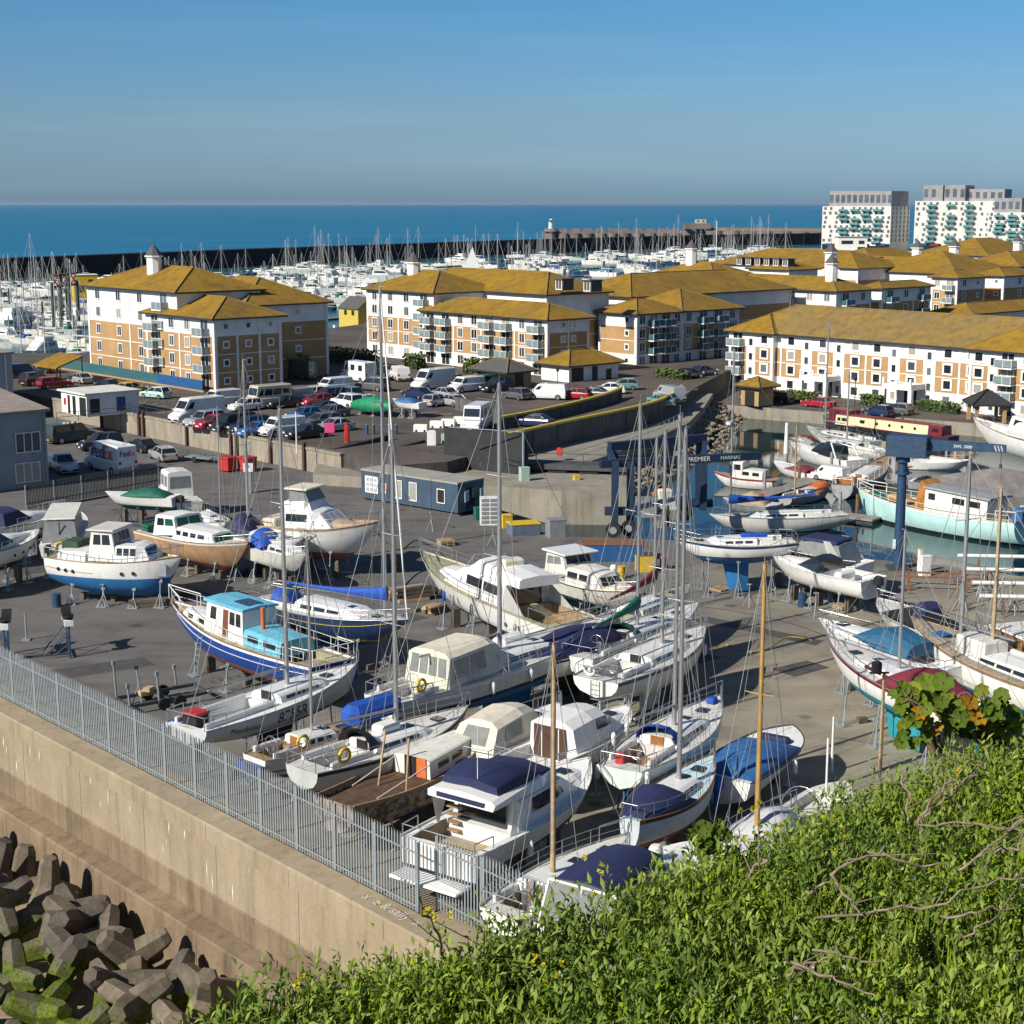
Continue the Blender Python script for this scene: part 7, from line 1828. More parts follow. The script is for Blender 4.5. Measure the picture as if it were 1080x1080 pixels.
def palm(label,q,h):
 r=thing('palm_tree',label,'palm tree',tuple(q)); m=MB(); m.tube((0,0,0),(0,0,h),.16,.12,n=7); m.build('trunk',mat('palm_trunk',(.14,.10,.06),.9,.3),r)
 m=MB(); rr=random.Random(label)
 for k in range(46):
  a=rr.uniform(0,6.28); e=rr.uniform(-.5,1.2); L=rr.uniform(.9,1.4); d=Vector((cos(a)*cos(e),sin(a)*cos(e),sin(e))); s=Vector((-sin(a),cos(a),0))*.07; o=Vector((0,0,h)); mid=o+d*L*.6; tip=o+d*L+Vector((0,0,-.35))
  m.add([o,mid-s,tip,mid+s],[(0,1,2,3)])
 m.build('crown',LEAF1,r)
for px,py,lab,h in ((303,398,'small dark palm beside the shaded end of the left block, leftmost',2.8),(317,400,'small dark palm beside the shaded end of the left block, middle',3.0),(324,399,'small dark palm beside the shaded end of the left block, rightmost',2.6)):
 palm(lab,P(px,py,GZ),h)
rr=random.Random(31)
def pallet(label,q,rz,n=1):
 r=thing('pallet',label,'pallet',(q.x,q.y,0),rz)
 m=MB()
 for j in range(n):
  for k in range(6): m.box((0,-.5+k*.2,.13+j*.15),(1.2,.13,.03))
  for k in range(3): m.box((-.5+k*.5,0,.06+j*.15),(.1,1.1,.1))
 m.build('boards',PALEWOOD,r)
for px,py,n,lab in ((228,642,2,'wooden pallet behind the navy yacht with the yellow line'),(470,575,3,'stack of wooden pallets on the open tarmac behind the flybridge cruiser'),(352,590,1,'single pallet beside the mast of the navy yacht'),(705,640,1,'pallet on the tarmac right of the green covered yacht'),(890,642,2,'pallets between the sports cruisers and the black covered boat'),(205,600,1,'pallet in the shadow of the bare wood hulled cruiser'),(760,622,1,'pallet beneath the blue keeled yacht'),(352,735,1,'pallet beside the bow of the racing yacht'),(560,690,1,'pallet between the motor sailer and the tented yacht')): pallet(lab,P(px,py),rr.uniform(0,3),n)
for px,py,c,lab in ((60,640,BLUESTEEL,'blue oil drum beside the empty blue saddle'),(418,600,RUST,'rusty oil drum behind the timber stack'),(700,600,REDP,'red drum by the yellow pump unit'),(846,640,BLUESTEEL,'blue drum under the sports cruiser with the outboard'),(655,610,YELLOWP,'yellow drum by the tarpaulin covered tank'),(500,640,DARKSTEEL,'dark drum under the flybridge cruiser')):
 q=P(px,py); r=thing('oil_drum',lab,'drum',(q.x,q.y,0)); m=MB(); m.tube((0,0,0),(0,0,.88),.29,n=12); m.build('body',c,r); m=MB()
 for z in (.3,.6,.87): m.tube((0,0,z-.02),(0,0,z+.02),.31,n=12)
 m.build('hoop',c,r)
for k,(px,py) in enumerate(((250,612),(330,600),(455,560),(520,575),(640,660),(790,640),(300,640),(690,655),(860,650),(110,640))):
 q=P(px,py); r=thing('boat_stand','spare galvanised boat stand left on the open tarmac','boat stand',(q.x,q.y,0),rr.uniform(0,6),'spare boat stands on the open tarmac')
 for t in (0,2.1,4.2): m=MB(); m.tube((.45*cos(t),.45*sin(t),0),(0,0,.9),.03,n=4); m.build('leg',GALV,r)
 m=MB(); m.tube((0,0,.7),(0,0,1.5),.045,n=5); m.box((0,0,1.52),(.3,.22,.05)); m.build('screw',GALV,r)
def hose(label,pts,m_,r_=.03):
 m=MB(); P3=[P(x,y,.04) for x,y in pts]; sm=[]
 for i in range(len(P3)-1):
  for t in np.linspace(0,1,6,endpoint=False): a=P3[max(0,i-1)]; b=P3[i]; c=P3[i+1]; d=P3[min(len(P3)-1,i+2)]; sm.append(.5*((2*b)+(c-a)*t+(2*a-5*b+4*c-d)*t*t+(3*b-a-3*c+d)*t ** 3))
 m.path(sm,r_,5); tag(m.build('hose',m_),label,'hose')
hose('blue hose snaking over the tarmac before the white motor yacht',[(60,625),(95,632),(120,622),(150,630),(200,622),(230,630)],MIDBLUE)
hose('black cable lying across the open tarmac beside the flybridge cruiser',[(395,560),(420,580),(440,570),(470,590),(440,605),(425,620)],BLACK)
hose('yellow hose on the pale concrete right of the masts',[(735,690),(765,680),(800,688),(830,672),(860,676)],YELLOWP,.025)
for px,py,lean,lab in ((612,672,.6,'aluminium ladder leaning on the stern of the flybridge cruiser'),(402,752,.5,'aluminium ladder leaning on the stern of the motor sailer'),(110,616,.6,'aluminium ladder leaning on the white motor yacht'),(752,600,.5,'aluminium ladder leaning on the blue keeled yacht'),(925,700,.6,'aluminium ladder leaning on the maroon striped yacht')):
 q=P(px,py); r=thing('ladder',lab,'ladder',(q.x,q.y,0),aw+pi/2); m=MB(); top=Vector((lean,0,3.1))
 for y in (-.2,.2): m.tube((0,y,0),top+Vector((0,y,0)),.03,n=4)
 for k in range(10): t=(k+.5)/10; m.tube((lean*t,-.2,3.1*t),(lean*t,.2,3.1*t),.018,n=4)
 m.build('rails_and_rungs',STEEL,r)
PATCH=mat('tarmac_patch',(.065,.063,.06),.92,.3,1.2)
m=MB()
for px,py,w,l,a in ((105,705,2.2,6,.5),(420,655,2,4,.8),(700,700,3.2,7,.7),(800,665,1.4,9,-.75),(40,600,3,5,.6),(330,585,2.5,6,-.7),(845,705,2,3,.6)):
 q=P(px,py); u=Vector((cos(a),sin(a),0))*l/2; v=Vector((-sin(a),cos(a),0))*w/2; m.add([(p.x,p.y,.004) for p in (q-u-v,q+u-v*.8,q+u*.95+v,q-u+v*.9)],[(0,1,2,3)])
tag(m.build('tarmac_patches',PATCH),kind='structure')
# ================================================================== parked vehicles
CARP={}
def carpaint(n):
 c=dict(white=(.70,.70,.69),silver=(.40,.41,.42),grey=(.13,.135,.14),black=(.014,.015,.018),navy=(.015,.03,.085),blue=(.02,.12,.34),red=(.33,.015,.025),yellow=(.58,.33,.012),mint=(.45,.66,.57),green=(.012,.13,.055),teal=(.12,.28,.27),darkgreen=(.03,.05,.045),cream=(.55,.50,.38))[n]
 return mat('car_paint_'+n,c,.25,0,coat=.5,metal=.25 if n in ('silver','grey') else 0)
LAMPW=mat('headlamp_glass',(.6,.62,.62),.1,0); LAMPR=mat('tail_lamp_red',(.35,.01,.01),.2,0)
KIND={
 'hatch': (3.9,1.70,.92,1.48,[(-.5,.78),(-.47,.95),(.16,.95),(.40,.84),(.48,.66),(.5,.50)],(-.47,.20),(-.38,.02)),
 'saloon': (4.5,1.78,.92,1.42,[(-.5,.80),(-.47,.95),(.15,.93),(.40,.82),(.48,.66),(.5,.50)],(-.40,.19),(-.24,.02)),
 'estate': (4.6,1.80,.95,1.50,[(-.5,.78),(-.48,.98),(.17,.96),(.40,.86),(.48,.68),(.5,.52)],(-.48,.20),(-.42,.04)),
 'suv': (4.6,1.90,1.10,1.76,[(-.5,.90),(-.48,1.12),(.20,1.10),(.42,1.02),(.49,.80),(.5,.6)],(-.48,.22),(-.43,.08)),
 'van': (5.0,1.92,1.15,1.95,[(-.5,.95),(-.495,1.17),(.28,1.15),(.43,.98),(.49,.78),(.5,.6)],(-.495,.34),(-.47,.20)),
 'bigvan': (6.5,2.02,1.35,2.65,[(-.5,1.1),(-.495,1.37),(.33,1.35),(.44,1.08),(.495,.85),(.5,.62)],(-.495,.38),(-.485,.24)),
 'camper': (5.9,2.15,1.35,2.75,[(-.5,1.1),(-.495,1.37),(.30,1.35),(.44,1.05),(.495,.85),(.5,.62)],(-.495,.36),(-.48,.30)),
 'pickup': (5.1,1.85,1.08,1.78,[(-.5,.95),(-.49,1.08),(.18,1.08),(.42,1.02),(.49,.80),(.5,.6)],(-.12,.20),(-.08,.06)),
}
PROTO={}
def vehicle_meshes(kind,paint):
 if (kind,paint) in PROTO: return PROTO[(kind,paint)]
 L,W,zb,zr,prof,gb,gr=KIND[kind]; P_=carpaint(paint); hw=W/2
 solid=kind in ('van','bigvan','camper')
 m=MB(); rs=[]
 for i,(t,z) in enumerate(prof):
  k=.90 if i in (0,len(prof)-1) else (.96 if i in (1,len(prof)-2) else 1.0)
  y=hw*k; x=t*L; rs.append([(x,-y*.94,.24),(x,-y,.45),(x,-y,z-.14),(x,-y*.93,z),(x,y*.93,z),(x,y,z-.14),(x,y,.45),(x,y*.94,.24)])
 m.loft(rs,True,True,0)
 wb,wt=hw*.93,hw*(.90 if solid else .74)
 x0,x1,r0,r1=gb[0]*L,gb[1]*L,gr[0]*L,gr[1]*L
 g=MB()
 ring=lambda z,a,b,w: [(a,-w,z),(b,-w*.96,z),(b,w*.96,z),(a,w,z)]
 def lerpring(t): return ring(zb-.02+(zr-zb)*t,x0+(r0-x0)*t,x1+(r1-x1)*t,wb+(wt-wb)*t)
 (m if solid else g).loft([lerpring(0),lerpring(.93)],False,True,0)
 m.loft([lerpring(.90),lerpring(.96),ring(zr+.02,r0+.1,r1-.12,wt*.9)],True,True,0)
 if not solid:
  for xb,xr in ((x1,r1),(x0,r0),((x0*.45+x1*.55),(r0*.45+r1*.55))):
   for s in (-1,1): m.tube((xb-.03,s*wb,zb),(xr-.03,s*(wt+.0),zr-.04),.05,n=4)
 body=m.mesh('body',P_)
 parts=[]
 if solid:
  fw=MB(); a,b=lerpring(.22),lerpring(.82); e=.02
  fw.add([(a[1][0]+e,a[1][1]*.9,a[1][2]),(a[2][0]+e,a[2][1]*.9,a[2][2]),(b[2][0]+e,b[2][1]*.9,b[2][2]),(b[1][0]+e,b[1][1]*.9,b[1][2])],[(0,1,2,3)])
  parts.append(('windscreen',fw.mesh('windscreen',GLASS)))
  spans=[(.80,.95)] if kind != 'camper' else [(.84,.96),(.5,.68),(.14,.32)]
  if paint in ('darkgreen','cream') or kind == 'van' and paint in ('green','navy','teal'): spans=[(.82,.95),(.56,.78),(.30,.53),(.06,.27)]
  for s in (-1,1):
   for (t0,t1) in spans:
    sw=MB(); pts=[]
    for t,h in ((t0,.18),(t1,.18),(t1-.05*(t1 > .9),.72),(t0,.72)):
     rg=lerpring(h); x=rg[0][0]+(rg[1][0]-rg[0][0])*t; w=wb+(wt-wb)*h
     pts.append((x,s*(w*(1-.04*t)+.012),rg[0][2]))
    sw.add(pts,[(0,1,2,3) if s < 0 else (3,2,1,0)]); parts.append(('window',sw.mesh('window',GLASS)))
 else: parts.append(('window',g.mesh('window',GLASS)))
 if kind == 'pickup':
  bb=MB(); bb.box((-.31*L,0,1.2),(.36*L,W*.9,.25)); parts.append(('load_cover',bb.mesh('load_cover',P_)))
 for s in (-1,1):
  h=MB(); h.box((L*.492,s*hw*.68,(.72 if not solid else .85)),(.10,.36,.17)); parts.append(('headlight',h.mesh('headlight',LAMPW)))
  h=MB(); h.box((-L*.497,s*hw*.78,zb-.18),(.08,.24,.26)); parts.append(('tail_light',h.mesh('tail_light',LAMPR)))
 for x_,me_ in ((L*.503,TRIM),(-L*.503,YELLOWP)):
  pl=MB(); pl.box((x_+(.06 if x_ > 0 else -.05),0,.46),(.02,.52,.12)); parts.append(('number_plate',pl.mesh('number_plate',me_)))
 for s in (-1,1): mr_=MB(); mr_.cbox((x1-.1,s*(hw+.1),zb+.08),(.12,.2,.16),.04); parts.append(('wing_mirror',mr_.mesh('wing_mirror',P_)))
 for x_ in (L*.497,-L*.497): bp=MB(); bp.box((x_,0,.42),(.13,W*.9,.2)); parts.append(('bumper',bp.mesh('bumper',BLACK if solid or kind in ('suv','pickup') else P_)))
 r=.36 if solid or kind in ('suv','pickup') else .31
 ty=MB(); ty.wheel((0,0,0),r,.22,n=16); tyre=ty.mesh('wheel',BLACK)
 ri=MB(); ri.wheel((0,0,0),r*.62,.25,n=10); rim=ri.mesh('rim',STEEL)
 PROTO[(kind,paint)]=(body,parts,tyre,rim,r,L,W); return PROTO[(kind,paint)]
CARCAT=dict(hatch='car',saloon='car',estate='car',suv='car',van='van',bigvan='van',camper='camper van',pickup='pickup')
def vehicle(kind,paint,label,px,py,ang,z=GZ,name=None,sc=1.0):
 body,parts,tyre,rim,r,L,W=vehicle_meshes(kind,paint)
 q=P(px,py,z)
 rt=thing(name or {'van': 'parked_van','bigvan': 'delivery_van','camper': 'camper_van','pickup': 'pickup_truck'}.get(kind,'parked_car'),label,CARCAT[kind],(q.x,q.y,z),ang,'parked vehicles')
 rt.scale=(sc,sc,sc)
 place(body,'body',rt)
 for n,me in parts: place(me,n,rt)
 for x in (-.31,.31):
  for y in (-1,1):
   w=place(tyre,'wheel',rt,(x*L,y*(W/2-.10),r)); place(rim,'rim',w)
 return rt
aU,aV=math.atan2(U.y,U.x),math.atan2(V.y,V.x)
aL,aR=aU+pi,aV+pi        # heading left and away/left and near
fx=vehicle('bigvan','white','white courier van with purple and orange lettering heading left',117,497,aL,0,sc=1.1)
PUR,ORG=mat('purple_lettering',(.035,.012,.16),.4,0),mat('orange_lettering',(.72,.09,.01),.4,0)
y=2.02/2*.93+.03
for body_,x,m_ in (('Fed',.55,PUR),('Ex',-1.38,ORG)):
 text_part('lettering',body_,1.75,m_,fx,(x,y+.02,1.85),(pi/2-.02,0,pi),.004)
for body_,yy_,m_ in (('Fed',.28,PUR),('Ex',-.38,ORG)):
 text_part('lettering',body_,.70,m_,fx,(-6.5*.495-.03,yy_,1.95),(pi/2,0,-pi/2),.004)
vehicle('van','darkgreen','dark grey green minibus parked behind the warehouse',74,466,aV+.1,0,sc=1.1)
vehicle('suv','black','dark off roader parked nose left behind the courier van',106,474,aR-.1,0)
vehicle('pickup','white','white pickup parked beside the grey warehouse',67,497,aU-.2,0)
vehicle('saloon','black','black car half hidden behind the courier van',150,476,aL,0)
vehicle('estate','silver','silver estate car parked right of the courier van',172,485,aL-.2,0)
q=P(212,487); r=thing('trailer','empty low steel trailer behind the silver estate car','trailer',(q.x,q.y,0),aU+.3)
m=MB(); m.box((0,0,.5),(3.6,1.5,.08)); m.box((2.3,0,.5),(1.4,.1,.08)); m.build('bed',GALV,r)
for s in (-.8,.8): m=MB(); m.wheel((-.2,s,.3),.3,.18); m.build('wheel',BLACK,r)
T=[
 ('van','navy','blue van by the left marina edge',21,398,aV),('suv','black','black off roader left of the red car by the left marina edge',38,406,aV+.3),('hatch','black','small black car behind the black off roader at the left',50,393,aL),
 ('estate','red','red car under the brown thatched awning at the left',58,409,aV),('saloon','silver','silver car behind the white site hut',85,404,aL),('saloon','black','black car behind the white site hut, right of the silver one',114,411,aL),
 ('hatch','yellow','small bright yellow hatchback below the left apartment block',140,415,aV+.15),('hatch','mint','small pale mint car right of the yellow hatchback',164,420,aL+.35),
 ('van','white','white van at the corner of the left apartment block',233,428,aR),('hatch','white','white car right of the corner van',259,433,aR),
 ('bigvan','white','tall white van with its nose to the retaining wall at the left of its row',208,444,aR+.1),('suv','silver','pale off roader beside the tall white van',216,450,aR+.1),('hatch','red','small dark red car in the row above the retaining wall',224,452,aR+.1),('van','black','black van in the row above the retaining wall',246,455,aR+.1),('suv','navy','dark blue off roader right of the black van',263,456,aR+.1),('saloon','blue','blue car right of the dark blue off roader',271,459,aR+.1),
 ('camper','cream','old cream and grey camper van in the middle row',282,430,aR),('van','silver','silver people carrier in the middle row',310,426,aR),('saloon','black','black car between the camper van and the people carrier',299,430,aR),
 ('hatch','blue','bright blue coupe behind the white van of the front row',320,443,aR),('saloon','grey','dark grey car right of the blue coupe',348,440,aR),('saloon','black','black car beside the dark grey one near the white jeep',340,436,aR),
 ('van','white','white van in the front row with a black car before it',298,459,aR),('saloon','black','black car in front of the white van of the front row',322,462,aR),
 ('bigvan','grey','grey van in the shade of the left apartment block',318,399,aL),('camper','white','white motor home beside the tall mast at the back',378,402,aL),('van','white','white camper left of the motor home',352,414,aR),('suv','black','black off roader before the white motor home, left one',346,424,aR),('suv','grey','dark grey off roader before the white motor home, right one',366,422,aL),('suv','grey','grey estate facing left right of the motor home',393,412,aL+.3),
 ('van','white','small white van before the middle block, left of the tall van',421,401,aL-.4),('bigvan','white','tall white high roofed van before the middle block',457,410,aR+.1),('saloon','black','black car right of the tall high roofed van',476,406,aR),('saloon','black','black car behind the small white van',404,396,aL),
 ('van','white','white minibus with a lime green skirt',492,413,aR),('van','green','green van beside the white minibus',507,411,aR),('suv','black','black off roader beside the kiosk',524,413,aR),
 ('saloon','navy','dark blue car behind the silver cars',440,420,aL),('saloon','silver','silver car in the middle of the car park, upper one',468,420,aL),('hatch','silver','silver hatchback in the middle of the car park, left one',461,428,aV+.2),('saloon','silver','silver car in the middle of the car park, right one',476,428,aL),
 ('suv','white','boxy white off roader behind the green tarpaulin',366,430,aL),
 ('van','white','white minibus with dark side windows by the ramp wall',577,421,aL+.6),('hatch','red','colourful red car behind the white minibus by the ramp wall',606,421,aL+.5),('saloon','grey','grey car at the ramp wall beside the colourful car',624,420,aL+.5),
 ('saloon','white','car under a silver grey cover by the store',641,415,aL+.7),('hatch','teal','pale teal car right of the covered car',657,411,aL+.9),('van','silver','white van driving up the ramp',706,423,aV+1.3),('saloon','teal','dark car in front of the van on the ramp',697,428,aV+1.2),
 ('camper','white','grey roofed motor home with a blue nose at the foot of the ramp',503,453,-pi/2-.25),('saloon','navy','dark car on the ramp half hidden by the outer parapet',562,450,aL+.4),
 ('saloon','silver','silver car in the middle row beside the white jeep',384,428,aL),('hatch','grey','small grey car in front of the kiosk',545,421,aL),('hatch','red','small red car between the people carrier and the blue coupe',334,428,aR),('saloon','black','black saloon in the second row behind the camper van',268,424,aR),('hatch','white','white hatchback in the second row right of the people carrier',327,420,aR),('hatch','teal','pale green hatchback at the back of the car park by the shrubbery',384,393,aL),('estate','grey','grey estate nose to tail with the boxy white off roader',338,450,aR),('saloon','silver','silver saloon at the right end of the front row',352,455,aR),
 ('saloon','black','black car before the shaded balcony block, left one',727,399,aV),('saloon','navy','dark blue car before the shaded balcony block, right one',742,396,aV)]
for t in T: vehicle(*t)
for t in [('estate','white','white car on the quay before the near right block',799,423,aL),('suv','black','black off roader on the quay beside the white car',819,425,aL+.1),('saloon','red','dark red car on the quay left of the narrowboat cabin',863,429.5,aL+.1),('hatch','navy','dark blue car parked behind the narrowboat',926,439,aL),('hatch','grey','grey car parked behind the narrowboat, right of the blue one',946,437,aL+.1)]: vehicle(*t,z=QZ)
m_=vehicle('hatch','blue','small dark blue and white van parked on the pontoon',881,0,0) if False else None
b=Boat('speedboat','white boat with a blue cover on a trailer in the car park','speedboat',(446,425),(414,423),3.9,2.2,1.0,form='chine',tw=.9,hullm=WHITE,stripe=WHITE,anti=OLDWHITE,wl=.3,stem=.4)
b.deck(FOAMWHITE); b.cover(.15,.85,.55,MIDBLUE,.95,.4,'blue_cover'); b.stands('trailer props under the blue covered boat in the car park',(.25,.6),ground=2.2)
b=Boat('covered_boat','boat shape wrapped in a bright green tarpaulin on a trailer in the car park','covered boat',(378,424),(414,430),3.4,2.3,.8,form='chine',tw=.9,hullm=DARKSTEEL,stripe=DARKSTEEL,anti=DARKSTEEL,wl=.3)
b.cover(.0,.97,1.0,mat('bright_green_tarpaulin',(.01,.22,.09),.6,.3,3),1.1,.5,'green_tarpaulin',drop=.7); b.stands('trailer props under the green tarpaulin',(.25,.6),ground=2.2)
q=P(62,402,GZ); r=thing('awning','sloping brown thatched awning over the red car at the left','awning',tuple(q),aU)
m=MB(); m.add([(-3.5,-2,2.2),(3.5,-2,2.2),(3.5,2,3.6),(-3.5,2,3.6),(-3.5,-2,2.0),(3.5,-2,2.0),(3.5,2,3.4),(-3.5,2,3.4)],[(0,1,2,3),(7,6,5,4),(0,4,5,1),(1,5,6,2),(2,6,7,3),(3,7,4,0)]); m.build('roof',ROOF,r)
for x,y,h in ((-3.3,-1.9,2.1),(3.3,-1.9,2.1),(-3.3,1.9,3.4),(3.3,1.9,3.4)): m=MB(); m.box((x,y,h/2),(.12,.12,h)); m.build('post',DARKSTEEL,r)
# ================================================================== boats afloat in the inner harbour
def afloat(stern,bow,fb=1.1,draft=.5): return dict(stern=stern,bow=bow,zdeck=WZ+fb,H=fb+draft,wl=draft/(fb+draft))
b=Boat('fishing_boat','pale turquoise wooden trawler with a white wheelhouse and white railings, moored at the right','fishing boat',(1082,552),(905,521),WZ+1.9,4.4,2.7,form='long',tw=.75,rb=.5,rs=.2,hullm=TURQ,sheer=OLDWHITE,stripe=ANTIBLACK,stripe_h=.1,anti=ANTIBLACK,wl=.35,stem=.14,rail=OLDWHITE,bul=.3)
L=b.L; b.deck(mat('pale_work_deck',(.36,.30,.20),.9,.3,2)); b.rails(.03,.99,.9,16,.035,OLDWHITE,.05,2)
c1=[(-L*.34,1.5,1.4,b.H-.2,b.H+1.7),(L*.02,1.5,1.4,b.H-.2,b.H+1.9)]; h=b.house('wheelhouse',c1,OLDWHITE,.08); b.side_windows(c1,[(-L*.30,-L*.24),(-L*.21,-L*.14),(-L*.04,L*.0)],.55,.82,parent=h)
b.house('wheelhouse_roof',[(-L*.36,1.65,1.6,b.H+1.7,b.H+1.85),(L*.03,1.6,1.5,b.H+1.9,b.H+2.05)],GREYPVC,.04,h)
c1=[((L*.02,L*.02),1.3,1.25,b.H-.2,b.H+2.0),((L*.10,L*.06),1.2,1.1,b.H-.2,b.H+2.4)]; h=b.house('varnished_cabin',c1,mat('orange_varnish',(.38,.16,.035),.4,.3,3),.06); b.side_windows(c1,[(L*.035,L*.07)],.5,.8,parent=h); b.end_windows(c1[1],1,2,.5,.8,parent=h)
b.cover(.66,.82,.5,mat('tan_canvas',(.40,.25,.10),.8,.2),.5,.5); b.cover(.78,.92,.3,GREENCANVAS,.6,.5,'green_cover'); b.box_part('blue_tarpaulin',(b.X(.06),-.6,b.H+.4),(1.1,1.3,1.3),MIDBLUE,cb=.25)
b=Boat('narrowboat','long maroon and cream narrowboat moored along the far quay','narrowboat',(1006,461),(874,444.5),WZ+.7,2.4,1.2,form='plumb',tw=.97,p=6,ms=.3,rb=.25,rs=.1,hullm=ANTIBLACK,stripe=ANTIBLACK,anti=ANTIBLACK,sheer=MAROONHULL,stem=.1,wl=.4)
L=b.L; b.deck(DARKSTEEL); c1=[(-L*.34,1.08,.92,b.H-.05,b.H+1.15),(L*.40,1.08,.92,b.H-.05,b.H+1.15)]; h=b.house('cabin',c1,mat('cream_cabin_side',(.66,.58,.36),.4,.1,1),.03)
m=MB(); m.box((L*.03,0,b.H+1.2),(L*.745,1.86,.10)); m.build('cabin_roof',mat('red_brown_roof',(.22,.045,.03),.7,.2,1),h)
c2=[(-L*.445,1.09,.93,b.H-.05,b.H+1.22),(-L*.342,1.09,.93,b.H-.05,b.H+1.22)]; h2=b.house('maroon_stern_cabin',c2,MAROONHULL,.03); b.side_windows(c2,[(-L*.42,-L*.37)],.4,.75,parent=h2)
b.side_windows(c1,[(L*.30,L*.35),(L*.16,L*.20),(L*.36,L*.385)],.4,.75,parent=h)
for x in (.06,-.04,-.14,-.24):
 for s in (-1,1): m=MB(); m.wheel((L*x,s*1.02,b.H+.6),.19,.05,n=12); m.build('porthole',GLASS,h)
q=P(900,441,QZ); 
b=Boat('narrowboat','maroon covered boat moored behind the narrowboat at its left end','narrowboat',(910,447),(868,440),WZ+.9,2.4,1.3,form='plumb',tw=.95,p=4,hullm=MAROONHULL,stripe=MAROONHULL,anti=ANTIBLACK,stem=.15)
b.deck(DARKSTEEL); c1=[(-2.2,1.0,.9,b.H,b.H+1.5),(1.5,1.0,.9,b.H,b.H+1.5)]; h=b.house('cabin',c1,MAROONHULL,.06); b.side_windows(c1,[(-1.8,-.9),(-.5,.6)],.4,.8,parent=h); b.cover(.55,.95,.5,GREENCANVAS,.8)
b=Boat('motor_cruiser','white sports cruiser with a black windscreen moored left of the pillar crane','motor cruiser',(905,486),(834,470),WZ+1.2,3.4,1.8,form='chine',tw=.9,rb=.4,hullm=WHITE,stripe=WHITE,anti=ANTIBLACK,wl=.25,stem=.4)
L=b.L; b.deck(FOAMWHITE,(.04,.35),.8,.5); b.house('foredeck',[(-L*.05,1.3,1.0,b.H,b.H+.5),(L*.3,.7,.4,b.H+.15,b.H+.35)],WHITE,.12); c1=[(-L*.22,1.4,1.2,b.H,b.H+1.1),((L*.06,-L*.06),1.2,.95,b.H+.3,b.H+1.3)]; b.house('windscreen',c1,GLASS,.08)
m=MB()
for s in (-1,1): m.tube((-L*.35,s*1.5,b.H),(-L*.25,s*1.3,b.H+1.6),.09,n=6)
m.tube((-L*.25,-1.3,b.H+1.6),(-L*.25,1.3,b.H+1.6),.09,n=6); m.build('radar_arch',WHITE,b.root); b.rails(.5,.98,.5,6,.018,None,.1,1)
FL=dict(stand=False,keel=False,group='yachts moored in the inner harbour')
def fy(label,st,bo,fb=1.1,B=3.0,**kw): return yacht(label,st,bo,WZ+fb,B,fb+.5,WZ,wl=.5/(fb+.5),**FL,**kw)
fy('pale grey yacht with a tall bare mast moored behind the sports cruiser',(924,466),(850,452),mast=(870,455,340),hullm=GREYHULL,anti=ANTIBLACK,boom=3.5)
fy('white yacht moored beside the tall bare masted yacht',(935,478),(860,460),mast=(893,470,392),anti=ANTIBLACK,hullm=OLDWHITE,boom=4)
b=fy('old grey wooden yacht with cluttered brown decks near the crane',(888,515),(936,486),1.1,3.4,form='long',hullm=mat('weathered_grey_hull',(.30,.31,.31),.6,.2,1.5),sheer=OLDWHITE,dm=TEAK,cm=TEAK,teak=TEAK,anti=ANTIBLACK,boom=0.0,rb=.7,rs=.3)
b.box_part('wooden_locker',(b.X(.1),0,b.H+.4),(1.2,1.8,.8),WOOD); b.rails(.02,.98,.8,10,.025,OLDWHITE)
fy('white yacht with a bright blue sail cover moored in front of the hoist',(892,542),(748,546),1.3,3.3,mast=(752,552,368),spread=2,cover=BLUECANVAS,hullm=OLDWHITE,anti=ANTIBLACK,boom=8,boom_up=.6,radar=True,mast_r=.10)
fy('small grey sailing boat with orange canvas moored at the pontoon',(828,526),(876,512),.8,2.3,mast=(834,520,450),mast_m=PALEWOOD,hullm=mat('weathered_grey_hull',(.30,.31,.31),.6),tent=(.5,.95,.6,ORANGE),dm=TEAK,boom=0.0,anti=ANTIBLUE,rails=False)
b=Boat('motor_cruiser','white motor boat with a pink brown deck moored beyond the hoist','motor cruiser',(822,506),(752,500),WZ+1.0,2.8,1.5,form='long',tw=.8,hullm=OLDWHITE,stripe=ANTIRED,anti=ANTIBLACK,wl=.3,sheer=MAROONHULL)
L=b.L; b.deck(mat('pink_brown_deck',(.32,.20,.17),.8,.2)); c1=[(-L*.3,1.1,1.0,b.H,b.H+.8),(L*.05,1.1,1.0,b.H,b.H+.9)]; h=b.house('cabin',c1,OLDWHITE); b.side_windows(c1,[(-L*.25,-L*.15),(-L*.1,L*.0)],.4,.8,parent=h); c1=[(L*.0,1.1,1.0,b.H,b.H+1.6),(L*.16,1.0,.9,b.H,b.H+1.6)]; h=b.house('wheelhouse',c1,OLDWHITE); b.side_windows(c1,[(L*.03,L*.13)],.5,.85,parent=h)
for lab,st,bo,cov in (('slim white speedboat with a maroon cover at the pontoon',(866,500),(816,489),MAROON),('small white boat moored beneath the crane jib, bow right',(958,486),(1024,488),None),('dark inflatable cluttered work boat under the crane',(962,506),(1004,510),BLACK)):
 b=Boat('speedboat',lab,'speedboat',st,bo,WZ+.8,2.6,1.2,form='chine',tw=.9,hullm=WHITE if cov != BLACK else GREYPVC,stripe=WHITE,anti=ANTIBLACK,wl=.3); b.deck(FOAMWHITE)
 if cov: b.cover(.1,.6,.5,cov,.9,.5)
 else: b.house('foredeck',[(-1,1.1,.8,b.H,b.H+.6),(2.2,.6,.4,b.H+.1,b.H+.3)],WHITE,.15); b.rails(.5,.97,.5,5)
b=Boat('fishing_boat','white wooden trawler yacht with a raised bow at the right edge of the harbour','fishing boat',(1150,478),(1026,446),WZ+2.0,4.0,2.6,form='long',tw=.8,rb=.8,rs=.1,hullm=WHITE,stripe=WHITE,anti=ANTIBLACK,wl=.2,stem=.3,rail=RUST,bul=.2)
